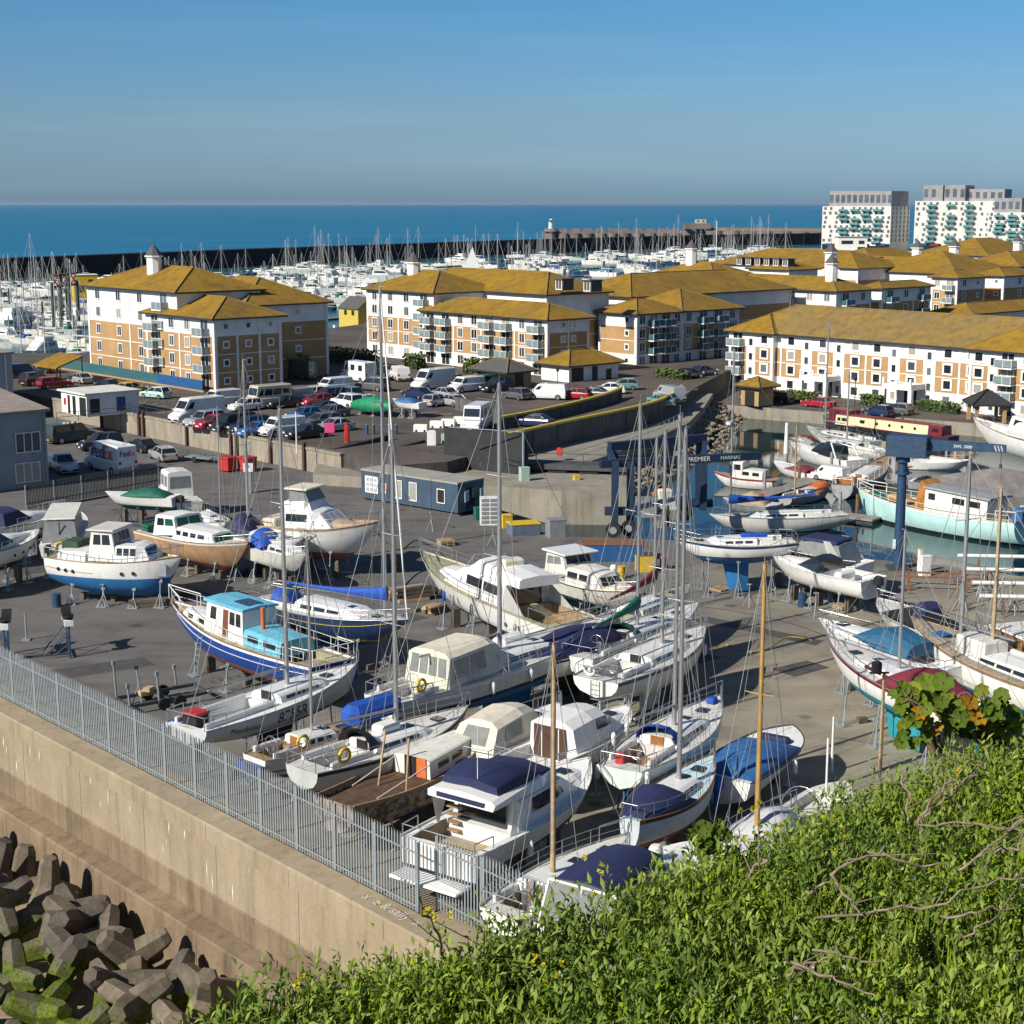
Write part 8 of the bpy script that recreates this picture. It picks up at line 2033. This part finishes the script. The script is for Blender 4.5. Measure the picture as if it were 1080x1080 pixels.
L=b.L; b.deck(DECK); c1=[(-L*.2,1.5,1.4,b.H,b.H+2.2),((L*.1,L*.06),1.4,1.2,b.H,b.H+2.3)]; h=b.house('wheelhouse',c1,WHITE,.1); b.side_windows(c1,[(-L*.15,-L*.05),(-L*.02,L*.06)],.55,.85,parent=h); b.end_windows(c1[1],1,3,.5,.85,parent=h); b.rails(.1,.98,.8,9,.02,None,.06,1); c1=[(L*.1,1.2,1.0,b.H,b.H+.7),(L*.28,.8,.6,b.H+.2,b.H+.7)]; b.house('fore_cabin',c1,WHITE)
q=P(1040,444,QZ); r=thing('gazebo','dark pointed gazebo roof on brick posts at the far quay','gazebo',tuple(q)); m=MB(); hip_roof(m,Vector((0,0,0)),Vector((1,0,0)),Vector((0,1,0)),1.9,1.9,2.3,radians(34),.5); m.build('roof',[mat('black_felt',(.03,.03,.035),.9,.2),GUTTER,BLACK],r)
for x in (-1.7,1.7):
 for y_ in (-1.7,1.7): m=MB(); m.box((x,y_,1.15),(.4,.4,2.3)); m.build('post',BRICK,r)
q=P(1052,540,WZ); r=thing('tarpaulin_tent','large weathered grey tarpaulin tent over a moored boat at the right edge','tent',tuple(q),-.25)
m=MB(); m.loft([[(-6,-2.4,.3),(-6,-2.4,1.6),(-6,0,3.1),(-6,2.4,1.6),(-6,2.4,.3)],[(0,-2.7,.3),(0,-2.7,2.0),(0,0,4.2),(0,2.7,2.0),(0,2.7,.3)],[(6,-2.4,.3),(6,-2.4,1.7),(6,0,3.3),(6,2.4,1.7),(6,2.4,.3)]],True,True); m.build('tarpaulin',mat('dirty_grey_tarpaulin',(.17,.155,.15),.7,.35,.8,bump=.5,bscale=1.2),r)
m=MB(); m.box((0,0,.15),(13,5,.5)); m.build('pontoon',DARKSTEEL,r)
for t in [('boat shed tender moored by the hoist, white with orange canvas',(704,528),(690,520))]:
 b=Boat('motor_boat','small white boat with orange brown canvas floating in the dock behind the hoist','motor boat',t[1],t[2],WZ+.9,2.4,1.4,form='chine',tw=.9,hullm=OLDWHITE,stripe=WHITE,anti=ANTIBLACK,wl=.3); b.deck(DECK); b.sprayhood(.3,1.0,1.3,ORANGE,1.4); b.box_part('cream_canopy',(b.X(.3),0,b.H+.5),(1.2,1.6,.9),CREAM,cb=.2)
b=Boat('motor_boat','work boat with tan canvas and a red sign moored right of the hoist','motor boat',(822,533),(762,528),WZ+.8,2.8,1.3,form='chine',tw=.9,hullm=GREYPVC,stripe=WHITE,anti=ANTIBLACK,wl=.3); b.deck(DECK); b.cover(.2,.75,1.1,mat('tan_tent',(.40,.30,.20),.8,.2),.8,.5); b.box_part('red_sign',(b.X(.45),-1.25,b.H+.5),(1.2,.06,.5),REDP)
PONT=mat('grey_pontoon_planks',(.24,.22,.19),.9,.3,1.5)
def pontoon(label,a,b,w,z,piles=3,zp=2.2):
 d=b-a; L=d.length; r=thing('pontoon',label,'pontoon',(a.x,a.y,z),math.atan2(d.y,d.x)); m=MB(); m.box((L/2,0,.38),(L,w,.16)); m.build('deck',PONT,r); m=MB()
 k=1.0
 while k < L: m.box((k,0,.1),(1.6,w*.8,.4)); k += 3.2
 m.build('float',DARKSTEEL,r)
 for i in range(piles): m=MB(); m.tube((L*(i+.5)/piles,w/2+.25,-3),(L*(i+.5)/piles,w/2+.25,zp),.16,n=7); m.build('pile',RUST if i % 2 else GREYPVC,r)
 return r
pontoon('grey pontoon between the hoist and the old grey yacht',P(800,527,WZ),P(905,495,WZ),2.2,WZ)
pontoon('pontoon beyond the crane under the small white boat',P(955,494,WZ),P(1010,494,WZ),2.0,WZ)
pontoon('pontoon at the stern of the blue covered yacht',P(870,545,WZ),P(925,552,WZ),2.0,WZ)
r=vehicle('van','white','small white and blue van parked on the pontoon',876,507,aL,WZ+.46,sc=.8)
crate('drum','orange red plastic drum on the pontoon','drum',P(893,506,WZ+.46),(.6,.6,1.0),REDP,z=WZ+.46)
# ================================================================== the crowded outer marina
FARMAST=mat('far_alloy_mast',(.46,.46,.45),.5,0)
def far_mesh(kind,seed):
 rr=random.Random(seed); m=MB(); L=rr.uniform(8.5,12.5) if kind != 'big' else 16; B=L*.30; fb=.11*L+.1
 rs=[]
 for s in (0,.15,.4,.65,.85,1.0):
  h=B/2*(.75+.25*min(1,s/.4)) if s < .4 else B/2*(1-((s-.4)/.6) ** 2.2); h=max(h,.02); z=fb+.3*s*s
  rs.append([(L*(s-.5),-h,z),(L*(s-.5)*.97,-h*.8,-.1),(L*(s-.5)*.97,h*.8,-.1),(L*(s-.5),h,z)])
 m.loft(rs,True,True,0); m.loft([[(q[0][0],q[0][1]*.94,q[0][2]+.02),(q[3][0],q[3][1]*.94,q[3][2]+.02)] for q in rs],False,False,3,False)
 if kind == 'yacht':
  m.loft([[(-L*.12,-B*.3,fb),(-L*.12,-B*.24,fb+.5),(-L*.12,B*.24,fb+.5),(-L*.12,B*.3,fb)],[(L*.22,-B*.2,fb+.1),(L*.2,-B*.14,fb+.4),(L*.2,B*.14,fb+.4),(L*.22,B*.2,fb+.1)]],True,True,0)
  m.box((0,-B*.27,fb+.28),(L*.18,.06,.2),0,1); m.box((0,B*.27,fb+.28),(L*.18,.06,.2),0,1)
  if seed % 3 != 1: m.cbox((-L*.2,0,fb+.5),(1.3,B*.6,.9),.2,0,2)
  x=L*.08; H=L*rr.uniform(1.0,1.35); m.tube((x,0,fb),(x,0,fb+H),.12,.08,n=5,mi=4)
  m.tube((x,0,fb+1.3),(x-L*.36,0,fb+1.3),.2,.12,n=5,mi=2 if seed % 2 else 4)
  for zz in (.45,.72): m.tube((x,-B*.28,fb+H*zz),(x,B*.28,fb+H*zz),.04,n=3,mi=4)
  m.tube((x,0,fb+H),(L*.49,0,fb+.3),.05 if seed % 2 else .03,n=3,mi=4); m.tube((x,0,fb+H),(-L*.5,0,fb),.025,n=3,mi=4)
  for s in (-1,1): m.tube((x,0,fb+H),(x,s*B*.46,fb),.022,n=3,mi=4)
 else:
  h2=1.2 if kind == 'motor' else 1.6
  m.loft([[(-L*.25,-B*.38,fb),(-L*.22,-B*.32,fb+h2),(-L*.22,B*.32,fb+h2),(-L*.25,B*.38,fb)],[(L*.2,-B*.28,fb+.1),(L*.04,-B*.24,fb+h2),(L*.04,B*.24,fb+h2),(L*.2,B*.28,fb+.1)]],True,True,0)
  for s in (-1,1): m.add([(-L*.18,s*B*.362,fb+h2*.45),(L*.12,s*B*.315,fb+h2*.45),(L*.05,s*B*.285,fb+h2*.8),(-L*.18,s*B*.345,fb+h2*.8)],[(0,1,2,3),(3,2,1,0)],1)
  if kind == 'big' or seed % 2: m.cbox((-L*.12,0,fb+h2+.4),(L*.22,B*.5,.7),.15,0,0 if kind == 'big' else 2); m.box((-L*.1,0,fb+h2+.8),(L*.2,B*.5,.06),0,0)
  m.tube((-L*.3,-B*.35,fb),(-L*.24,-B*.3,fb+h2+.9),.08,n=4); m.tube((-L*.3,B*.35,fb),(-L*.24,B*.3,fb+h2+.9),.08,n=4)
 hull=(WHITE,OLDWHITE,OLDWHITE,NAVYHULL,GREYHULL)[seed % 5]; cov=(BLUECANVAS,NAVY,CREAM,GREENCANVAS,MAROON,WHITE)[seed % 6]
 return m.mesh('moored_'+('yacht' if kind == 'yacht' else 'cruiser'),[hull,GLASS,cov,DECK,FARMAST])
FY=[far_mesh('yacht',s) for s in range(12)]; FM=[far_mesh('motor',s) for s in range(6)]+[far_mesh('big',s) for s in (0,4)]
rr=random.Random(77); dbw=(bwl[3]-bwl[1]); dbw.z=0; dbw.normalize(); nbw=Vector((dbw.y,-dbw.x,0))
def pxof(q):
 dep=q.y*cos(PITCH)-(q.z-CAM_H)*sin(PITCH); up=q.y*sin(PITCH)+(q.z-CAM_H)*cos(PITCH); return 540+F_PX*q.x/dep,540-F_PX*up/dep
cand=[]
for row in range(24):
 off=34+row*17; k=-260
 while k < 900:
  q=bwl[1]+dbw*k+nbw*(off+rr.uniform(-1,1)); q.z=BZ; k += rr.uniform(4.2,6.2)
  if q.y < 260: continue
  x,y_=pxof(q)
  ok=(-15 < x < 92 and 285 < y_ < 396) or (296 < x < 388 and 282 < y_ < 330) or (388 < x < 480 and 278 < y_ < 300) or (470 < x < 700 and 270 < y_ < 306) or (690 < x < 830 and 264 < y_ < 285) or (92 < x < 296 and 280 < y_ < 303 and rr.random() < .55)
  if ok and rr.random() < (.96 if x > 470 else .80): cand.append((q.y,q,row))
cand.sort(key=lambda t: t[0])
sel=[]
for x0,x1,n_ in ((-99,92,54),(92,296,30),(296,392,44),(392,999,140)):
 z_=[c for c in cand if x0 <= pxof(c[1])[0] < x1]; st_=max(1.0,len(z_)/n_); sel += [z_[int(i*st_)] for i in range(min(n_,len(z_)))]
for D,q,row in sel:
 motor=rr.random() < .27; me=rr.choice(FM if motor else FY)
 o=place(me,'moored_cruiser' if motor else 'moored_yacht',None,q,math.atan2(nbw.y,nbw.x)+(pi if row % 2 else 0)+rr.uniform(-.04,.04)); s=rr.uniform(.9,1.15); o.scale=(s,s,s*(rr.uniform(.85,1.2) if pxof(q)[0] > 296 else rr.uniform(.6,1.0)))
 left=pxof(q)[0] < 100; hc={'navy_hull': 'navy hulled','weathered_white': 'off white','pale_grey_green_hull': 'grey hulled'}.get(me.materials[0].name,'white'); cc=me.materials[2].name.split('_')[0].replace('bright','blue'); where='in the left marina' if left else 'before the dark breakwater'
 lab='small %s %s with %s %s, moored %s' % (hc,'cruiser' if motor else 'yacht',('an ' if cc[0] == 'o' else 'a ')+cc,'canvas' if motor else 'cover',where)
 tag(o,lab,'motor cruiser' if motor else 'yacht',lab.replace('small ','').replace('cruiser','cruisers').replace('yacht','yachts'))
for row in range(0,24,2):
 off=42.5+row*17; segs=[]
 for k in range(-260,900,30):
  q=bwl[1]+dbw*k+nbw*off; q.z=BZ
  if q.y > 265 and pxof(q)[1] < 400 and -60 < pxof(q)[0] < 840: segs.append(k)
 if segs:
  a=bwl[1]+dbw*segs[0]+nbw*off; b=bwl[1]+dbw*(segs[-1]+30)+nbw*off; a.z=b.z=BZ
  tag(pontoon('long walkway pontoon among the masts of the outer marina',a,b,2.0,BZ,14,4.0),group='walkway pontoons of the outer marina')
def bigboat(label,st,bo,fb,B,hullm,**k):
 b=Boat('motor_cruiser',label,'motor cruiser',st,bo,BZ+fb,B,fb+.5,form='chine',tw=.9,rb=.5,hullm=hullm,stripe=WHITE,anti=ANTIBLACK,wl=.3,stem=.4); L=b.L; b.deck(FOAMWHITE)
 c1=[(-L*.3,B*.42,B*.36,b.H,b.H+1.7),(L*.05,B*.4,B*.34,b.H,b.H+1.8),((L*.25,L*.1),B*.3,B*.25,b.H+.2,b.H+1.6)]; h=b.house('saloon',c1,k.get('house',WHITE),.15); b.side_windows(c1,[(-L*.24,-L*.05),(-L*.03,L*.1)],.45,.8,parent=h); b.rails(.4,.98,.7,7,.03); b.box_part('flybridge',(-L*.12,0,b.H+2.2),(L*.25,B*.6,.8),k.get('house',WHITE),h,.2)
bigboat('dark navy motor yacht with white decks at the foot of the left block',(96,385),(58,392),1.9,4.5,NAVYHULL)
bigboat('blue hulled cabin boat with a grey cabin behind the grey roof at the left',(12,392),(36,393),1.6,4.2,NAVYHULL,house=GREYPVC)
bigboat('white motor yacht lying broadside in the left marina, lower one',(62,367),(22,372),1.6,4.0,WHITE)
bigboat('white motor yacht lying broadside in the left marina, upper one',(-4,338),(42,332),1.8,4.6,WHITE)
bigboat('bright red hulled ship with white upper works among the far masts',(433,297),(470,295),3.2,6.5,REDP)
fr=thing('pile_frame','orange red lattice frame on tall dark green piles in the left marina','pile frame'); a,b=P(57,345,BZ),P(83,340,BZ); z1=ZT(a,303); z0=ZT(a,291)
for k in range(4): q=a.lerp(b,k/3); m=MB(); m.tube((q.x,q.y,BZ-2),(q.x,q.y,z1+(1 if k in (0,3) else 3)),.45,n=8); m.build('pile',mat('weedy_pile',(.05,.07,.045),.9,.3,.5),fr)
m=MB(); m.tube((a.x,a.y,z1),(b.x,b.y,z1),.3,n=5); m.tube((a.x,a.y,z0),(b.x,b.y,z0),.3,n=5)
for k in range(4): p,q=a.lerp(b,k/4),a.lerp(b,(k+1)/4); m.tube((p.x,p.y,z0),(q.x,q.y,z1),.18,n=4); m.tube((p.x,p.y,z1),(q.x,q.y,z0),.18,n=4)
m.build('lattice',mat('orange_red_steel',(.36,.07,.04),.6,.2),fr)
yb=thing('boat_house','yellow house with white sides floating at the left edge of the left block','house',tuple(P(90,318,BZ)),.4); m=MB(); m.box((0,0,4),(7,5,8)); m.build('wall',YELLOWP,yb); m=MB(); m.box((-1.5,-2.54,4),(1.4,.1,2)); m.box((1.5,-2.54,6),(1.4,.1,1.4)); m.build('window',GLASS,yb); m=MB(); m.box((0,0,8.1),(7.4,5.4,.2)); m.build('roof',RENDER,yb)
for i,(px,py,top) in enumerate(((10,324,304),(64,336,300),(71,338,282),(46,350,318),(65,345,322))):
 pole('mooring_pile','dark weedy mooring pile in the left marina','pile',px,py,top,BZ,.35,MAT['weedy_pile'],group='mooring piles in the left marina')
sl=thing('sail','single white hoisted sail among the far masts','sail',tuple(P(497,297,BZ))); m=MB(); m.add([(-4.5,0,1),(4.5,0,1),(.5,.3,13),(-4.5,.1,1),(4.5,.1,1),(.5,.4,13)],[(0,1,2),(5,4,3),(0,3,4,1),(1,4,5,2),(2,5,3,0)]); m.build('canvas',FOAMWHITE,sl)
fp=pole('flag_pole','tall flag pole with a small flag above the yellow boat houses','flag pole',755,283,233,-2.6,.22,FOAMWHITE)
# ================================================================== the leafy bank in front of the camera
EDGE=[(-300,1140),(60,1120),(185,1082),(255,1035),(330,1006),(400,990),(450,990),(500,982),(560,968),(640,958),(690,922),(730,898),(760,882),(800,868),(850,838),(900,815),(945,806),(985,796),(1010,783),(1080,772),(1300,735),(1800,700)]
GT=22.45
edge=[]
for px,py in EDGE:
 p=P(px,py+6,GT); edge.append(Vector((p.x,p.y,0)))
def edge_y(x):
 for a,b in zip(edge[:-1],edge[1:]):
  if a.x <= x <= b.x: t=(x-a.x)/(b.x-a.x); return a.y+(b.y-a.y)*t
 return edge[0].y if x < edge[0].x else edge[-1].y
def bank_z(x,y):
 e=edge_y(x); d=e-y
 n=.16*mnoise.noise((x*.7,y*.7,0))+.09*mnoise.noise((x*2.1,y*2.1,4))
 z=GT-.26+n
 if d < 0: z += d*2.2-.25*min(1,-d*3)
 if y < 5: z += (5-y)*.36
 return z
SOIL=make_concrete('dark_bank_soil',(.025,.032,.008),(.07,.075,.022),2,.2)
nx,ny=90,70
m=MB(); idx=[]
vs=[]; xs=np.linspace(-14,22,nx)
for j in range(ny):
 for i in range(nx):
  x=float(xs[i]); e=edge_y(x); t=j/(ny-1)
  y=-4+(e+4)*min(1,t/.72) if t <= .72 else e+(t-.72)/.28*9.5
  z=bank_z(x,y) if t <= .72 else max(-.05,bank_z(x,e)-((t-.72)/.28) ** .85*24)
  vs.append((x,y,z))
m.add(vs,[(j*nx+i,j*nx+i+1,(j+1)*nx+i+1,(j+1)*nx+i) for j in range(ny-1) for i in range(nx-1)],0,True)
tag(m.build('bank_ground',SOIL),kind='structure')
def leaf_mat(name,a,b_,c,rough=.68):
 m,nt,b,tc=custom(name,rough,.2)
 g=N(nt,'ShaderNodeNewGeometry'); r=ramp(nt,[(0,a),(.55,b_),(1,c)],g.outputs['Random Per Island'])
 n1=noise(nt,tc,1.1,3,.6); col=mix(nt,.75,r.outputs[0],ramp(nt,[(.3,(.55,.62,.60)),(.7,(1.4,1.28,1.05))],n1).outputs[0],'MULTIPLY')
 nt.links.new(col,b.inputs['Base Color'])
 tr=N(nt,'ShaderNodeBsdfTranslucent'); nt.links.new(col,tr.inputs['Color']); mx=N(nt,'ShaderNodeMixShader'); mx.inputs[0].default_value=.28
 out=nt.nodes['Material Output']; nt.links.new(b.outputs[0],mx.inputs[1]); nt.links.new(tr.outputs[0],mx.inputs[2]); nt.links.new(mx.outputs[0],out.inputs[0])
 return m
rng=np.random.default_rng(5)
def leaves(name,label,mat_,plants,nleaf,Lr,Wf,hr,up,seed=1,droop=.25):
 """plants: array of base points; each carries nleaf lanceolate leaves up a short stem"""
 r=np.random.default_rng(seed); n=len(plants); k=nleaf; N_=n*k
 base=np.repeat(plants,k,0); hgt=np.repeat(r.uniform(*hr,n),k)*np.tile((np.arange(k)+.5)/k,n)
 az=np.tile(np.arange(k)*2.4,n)+np.repeat(r.uniform(0,6.28,n),k)+r.normal(0,.3,N_)
 el=r.normal(up,.35,N_); L=r.uniform(*Lr,N_)*(1-.25*hgt/max(hr[1],.01)); W=L*Wf*r.uniform(.8,1.2,N_)
 lean=np.repeat(r.normal(0,.18,(n,2)),k,0)
 o=base.copy(); o[:,0] += lean[:,0]*hgt; o[:,1] += lean[:,1]*hgt; o[:,2] += hgt
 d=np.stack([np.cos(az)*np.cos(el),np.sin(az)*np.cos(el),np.sin(el)],1); s=np.stack([-np.sin(az),np.cos(az),np.zeros(N_)],1); up_=np.cross(s,d)
 roll=r.normal(0,.4,N_)[:,None]; s2=s*np.cos(roll)+up_*np.sin(roll); u2=up_*np.cos(roll)-s*np.sin(roll)
 L_,W_=L[:,None],W[:,None]
 v=np.stack([o,o+d*L_*.42+s2*W_*.5-u2*L_*.0,o+d*L_*.42-s2*W_*.5,o+d*L_*.45+u2*-W_*.18,o+d*L_-np.array([0,0,1])*L_*droop],1).reshape(-1,3)
 b=(np.arange(N_)*5)[:,None]
 f=np.concatenate([b+np.array([[0,1,3]]),b+np.array([[0,3,2]]),b+np.array([[1,4,3]]),b+np.array([[3,4,2]])],1).reshape(-1)
 me=bpy.data.meshes.new(name); me.vertices.add(len(v)); me.vertices.foreach_set('co',v.astype(np.float32).ravel()); nf=len(f) // 3
 me.loops.add(len(f)); me.loops.foreach_set('vertex_index',f.astype(np.int32)); me.polygons.add(nf); me.polygons.foreach_set('loop_start',np.arange(0,len(f),3,dtype=np.int32)); me.polygons.foreach_set('loop_total',np.full(nf,3,dtype=np.int32))
 me.materials.append(mat_); me.update(); me.validate()
 o_=place(me,name); tag(o_,label,None,None,'stuff'); return o_
def scatter(n,seed,lo=4.6,hi_off=.5,clump=0,xr=(-3.4,8.2)):
 r=random.Random(seed); out=[]
 while len(out) < n:
  x=r.uniform(*xr); e=edge_y(x); y=r.uniform(lo,e+hi_off)
  if clump and mnoise.noise((x*1.3+seed,y*1.3,seed)) < clump-r.random()*.3: continue
  out.append((x,y,bank_z(x,y)-.05))
 return np.array(out)
LGREY=leaf_mat('grey_green_leaf',(.125,.205,.035),(.21,.30,.05),(.34,.42,.11))
LBRIGHT=leaf_mat('bright_green_leaf',(.13,.23,.010),(.23,.34,.016),(.36,.44,.025))
LGRASS=leaf_mat('grass_blade',(.12,.22,.012),(.21,.31,.02),(.38,.38,.09))
leaves('undergrowth','grey green lance leaved plants covering the bank in the foreground',LGREY,scatter(14500,1),14,(.055,.14),.24,(.12,.42),1.08,1)
leaves('undergrowth','bright yellow green small leaved herbs between the grey green plants',LBRIGHT,scatter(11500,2,clump=.02),12,(.03,.075),.38,(.12,.40),.85,2)
leaves('grass','thin grass blades standing among the foreground herbs',LGRASS,scatter(5200,3,clump=.05),6,(.18,.42),.04,(.02,.1),1.15,3,.1)
r=random.Random(9); tall=[]
for i in range(900):
 x=r.uniform(-3.2,8); y=edge_y(x)+r.uniform(-.5,.25); tall.append((x,y,bank_z(x,y)-.02))
leaves('undergrowth','taller leafy shoots along the brink of the bank',LGREY,np.array(tall),16,(.05,.10),.28,(.15,.46),.85,4)
YF=leaf_mat('yellow_green_flower',(.35,.36,.01),(.50,.48,.02),(.60,.55,.05)); fl=[]
for i in range(20):
 x=r.uniform(-1.0,4.4); y=edge_y(x)+r.uniform(-1.6,.1); z=bank_z(x,y)+r.uniform(.3,.6)
 for k in range(r.randint(2,7)): fl.append((x+r.uniform(-.07,.07),y+r.uniform(-.07,.07),z+r.uniform(-.06,.06)))
leaves('flowers','small yellow flower heads above the foreground herbs',YF,np.array(fl),9,(.012,.03),.8,(.0,.03),.6,6,0)
WF=leaf_mat('white_flower',(.5,.5,.46),(.6,.6,.55),(.66,.66,.62)); fl=scatter(300,12); fl[:,2] += .3
leaves('flowers','tiny white flowers dotted over the foreground herbs',WF,fl,7,(.012,.024),.8,(0,.03),.6,7,0)
BARK=mat('dry_twig_bark',(.13,.095,.065),.9,.35,14,col2=(.30,.235,.17))
def twig(label,pts,r0,r1,side=True,seed=0):
 o=thing('dry_branch',label,'branch',(0,0,0)); rr=random.Random(seed); P3=[]
 for (px,py,up) in pts: q=P(px,py,GT+up); P3.append(Vector((q.x,q.y,q.z)))
 sm=[P3[0]]
 for i in range(len(P3)-1):
  for t in (.25,.5,.75,1): sm.append(P3[i].lerp(P3[i+1],t)+Vector((rr.uniform(-.02,.02),rr.uniform(-.02,.02),rr.uniform(-.018,.018))))
 m=MB(); n=len(sm)
 for i in range(n-1): m.tube(sm[i],sm[i+1],r0+(r1-r0)*i/n,r0+(r1-r0)*(i+1)/n,n=6,caps=False)
 m.build('stem',BARK,o)
 if side:
  m=MB()
  for i in range(2,n-1,3):
   d=(sm[i+1]-sm[i]).normalized(); e=Vector((rr.uniform(-1,1),rr.uniform(-1,1),rr.uniform(.1,1))).normalized(); m.tube(sm[i],sm[i]+d*.16+e*.24,r1*.8,r1*.3,n=4,caps=False)
  m.build('side_twig',BARK,o)
TW=[('long bare twig sweeping across the lower right of the bank',[(862,968,.12),(925,962,.14),(985,958,.2),(1040,930,.3),(1090,922,.34)],.011,.006),
 ('bare forked branch rising in the middle right of the bank',[(968,872,.2),(985,850,.34),(1005,832,.44),(1030,815,.5)],.012,.007),
 ('bare branch arching left of the forked one',[(970,880,.2),(978,848,.36),(1000,826,.5),(1028,816,.55)],.011,.006),
 ('long thin stem running level towards the right edge',[(965,870,.24),(1010,868,.36),(1050,874,.42),(1090,880,.42)],.008,.006),
 ('slanting dry stalk ending at the right edge',[(1012,918,.2),(1050,888,.36),(1090,852,.5)],.010,.007),
 ('broken thick stalk lying left of the forked branch',[(876,924,.15),(905,905,.25),(945,893,.28)],.012,.008),
 ('short broken stalk low in the bank',[(852,944,.14),(868,932,.2)],.012,.010),
 ('dry curving stem below the broken stalk',[(878,924,.15),(898,945,.18),(908,972,.14)],.010,.006),
 ('pale stub of stalk standing in the middle of the bank',[(952,818,.34),(958,845,.28),(960,872,.2)],.010,.007),
 ('thin dark shoot standing over the end of the sea wall',[(468,1010,-.1),(456,975,.25),(440,948,.45)],.010,.006),
 ('short dry twig lying in the herbs at the lower left',[(830,1030,.12),(850,1018,.18),(872,1010,.2)],.010,.006),
 ('pair of crossing stems at the right edge of the bank',[(1050,900,.3),(1072,894,.36),(1095,892,.4)],.012,.010),
 ('reddish stalk on the left part of the bank',[(790,925,.2),(800,912,.28),(812,905,.3)],.010,.008)]
for i,(lab,pts,r0,r1) in enumerate(TW): twig(lab,pts,r0*.72,r1*.72,len(pts) > 2,i)
ML=leaf_mat('mallow_leaf',(.075,.125,.012),(.12,.185,.018),(.21,.24,.022)); MY=leaf_mat('yellowing_mallow_leaf',(.30,.16,.01),(.38,.23,.02),(.33,.25,.03))
def mallow(label,root_px,tips,seed):
 o=thing('mallow_plant',label,'plant',(0,0,0)); rr=random.Random(seed); q0=P(*root_px,GT-.1); D0=q0.y
 st=MB(); lf=MB(); yl=MB()
 for (px,py,s,yel) in tips:
  dx,dy=(px-540)/F_PX,(540-py)/F_PX; D=D0+rr.uniform(-.15,.15); c,sn=cos(PITCH),sin(PITCH); k=D/(c+dy*sn)
  tip=Vector((dx*k,D,CAM_H+k*(-sn+dy*c)))
  mid=q0.lerp(tip,.55)+Vector((rr.uniform(-.06,.06),0,.05)); st.path([q0,mid,tip],.012,5)
  for j in range(9):
   a=j*.7+rr.uniform(-.3,.3); cen=tip+Vector((cos(a)*.10*s*rr.random() ** .5,rr.uniform(-.1,.1),sin(a)*.09*s*rr.random() ** .5)); R=.058*s*rr.uniform(.75,1.2)
   n=Vector((rr.uniform(-.6,.3),-.75,rr.uniform(.2,1.0))).normalized(); u=n.orthogonal().normalized(); v=n.cross(u); ph=rr.uniform(0,6.28)
   ring=[]
   for i in range(21): t=2*pi*i/21; w=R*(.84,1.0,.9)[i % 3]*(.45 if i == 0 else 1); ring.append(cen+(u*cos(t+ph)+v*sin(t+ph))*w+n*(.014*(i % 3 != 1)))
   m=yl if (yel and j < 3) else lf
   m.add([cen-n*.015]+ring,[(0,i+1,(i+1) % 21+1) for i in range(21)],0,True)
   st.tube(tip,cen,.005,n=4)
 st.build('stem',mat('mallow_stem',(.13,.09,.05),.8,.3),o); lf.build('foliage',ML,o)
 if yl.v: yl.build('yellow_foliage',MY,o)
mallow('broad leaved mallow with yellowing leaves on the brink, left of two',(990,800),[(960,738,1.0,0),(985,732,1.2,0),(966,756,.9,1),(1000,744,1,0),(955,778,.8,0),(978,768,.7,1)],3)
mallow('broad leaved mallow with yellowing leaves on the brink, right of two',(1040,798),[(1020,751,1.1,1),(1042,744,1.2,0),(1060,758,1,0),(1030,768,.9,1),(1012,768,.8,0),(1052,776,.8,0)],4)
mallow('small pale mallow on the brink in front of the grey covered boat',(750,905),[(738,880,.7,0),(752,876,.7,0),(745,892,.6,0)],5)
r=random.Random(41)
for i in range(5):
 x,y=r.uniform(820,1070),r.uniform(850,1060); a=r.uniform(-.5,.9); L=r.uniform(30,90)
 twig('thin dry stem among the foreground herbs on the right of the bank',[(x,y,.2),(x+L*.5,y-L*.5*a,.32),(x+L,y-L*a-6,.3)],r.uniform(.005,.008),.004,False,50+i)
 o_=[o for o in COL.objects if o.name.startswith('dry_branch')][-1]
for o in COL.objects:
 if o.get('label','').startswith('thin dry stem among'): o['group']='thin dry stems among the herbs'
# ================================================================== sea air
hz=MB(); hz.box((0,109000,36),(310000,222000,92))
hm=bpy.data.materials.new('haze'); hm.use_nodes=True; hn=hm.node_tree; hn.nodes.clear()
hv=hn.nodes.new('ShaderNodeVolumePrincipled'); ho=hn.nodes.new('ShaderNodeOutputMaterial')
hv.inputs['Color'].default_value=(.56,.70,.88,1); hv.inputs['Density'].default_value=.000016; hv.inputs['Anisotropy'].default_value=.2
hn.links.new(hv.outputs[0],ho.inputs['Volume'])
tag(hz.build('haze',hm),'thin sea haze over the far water',None,None,'stuff')
SC.cycles.volume_bounces=0
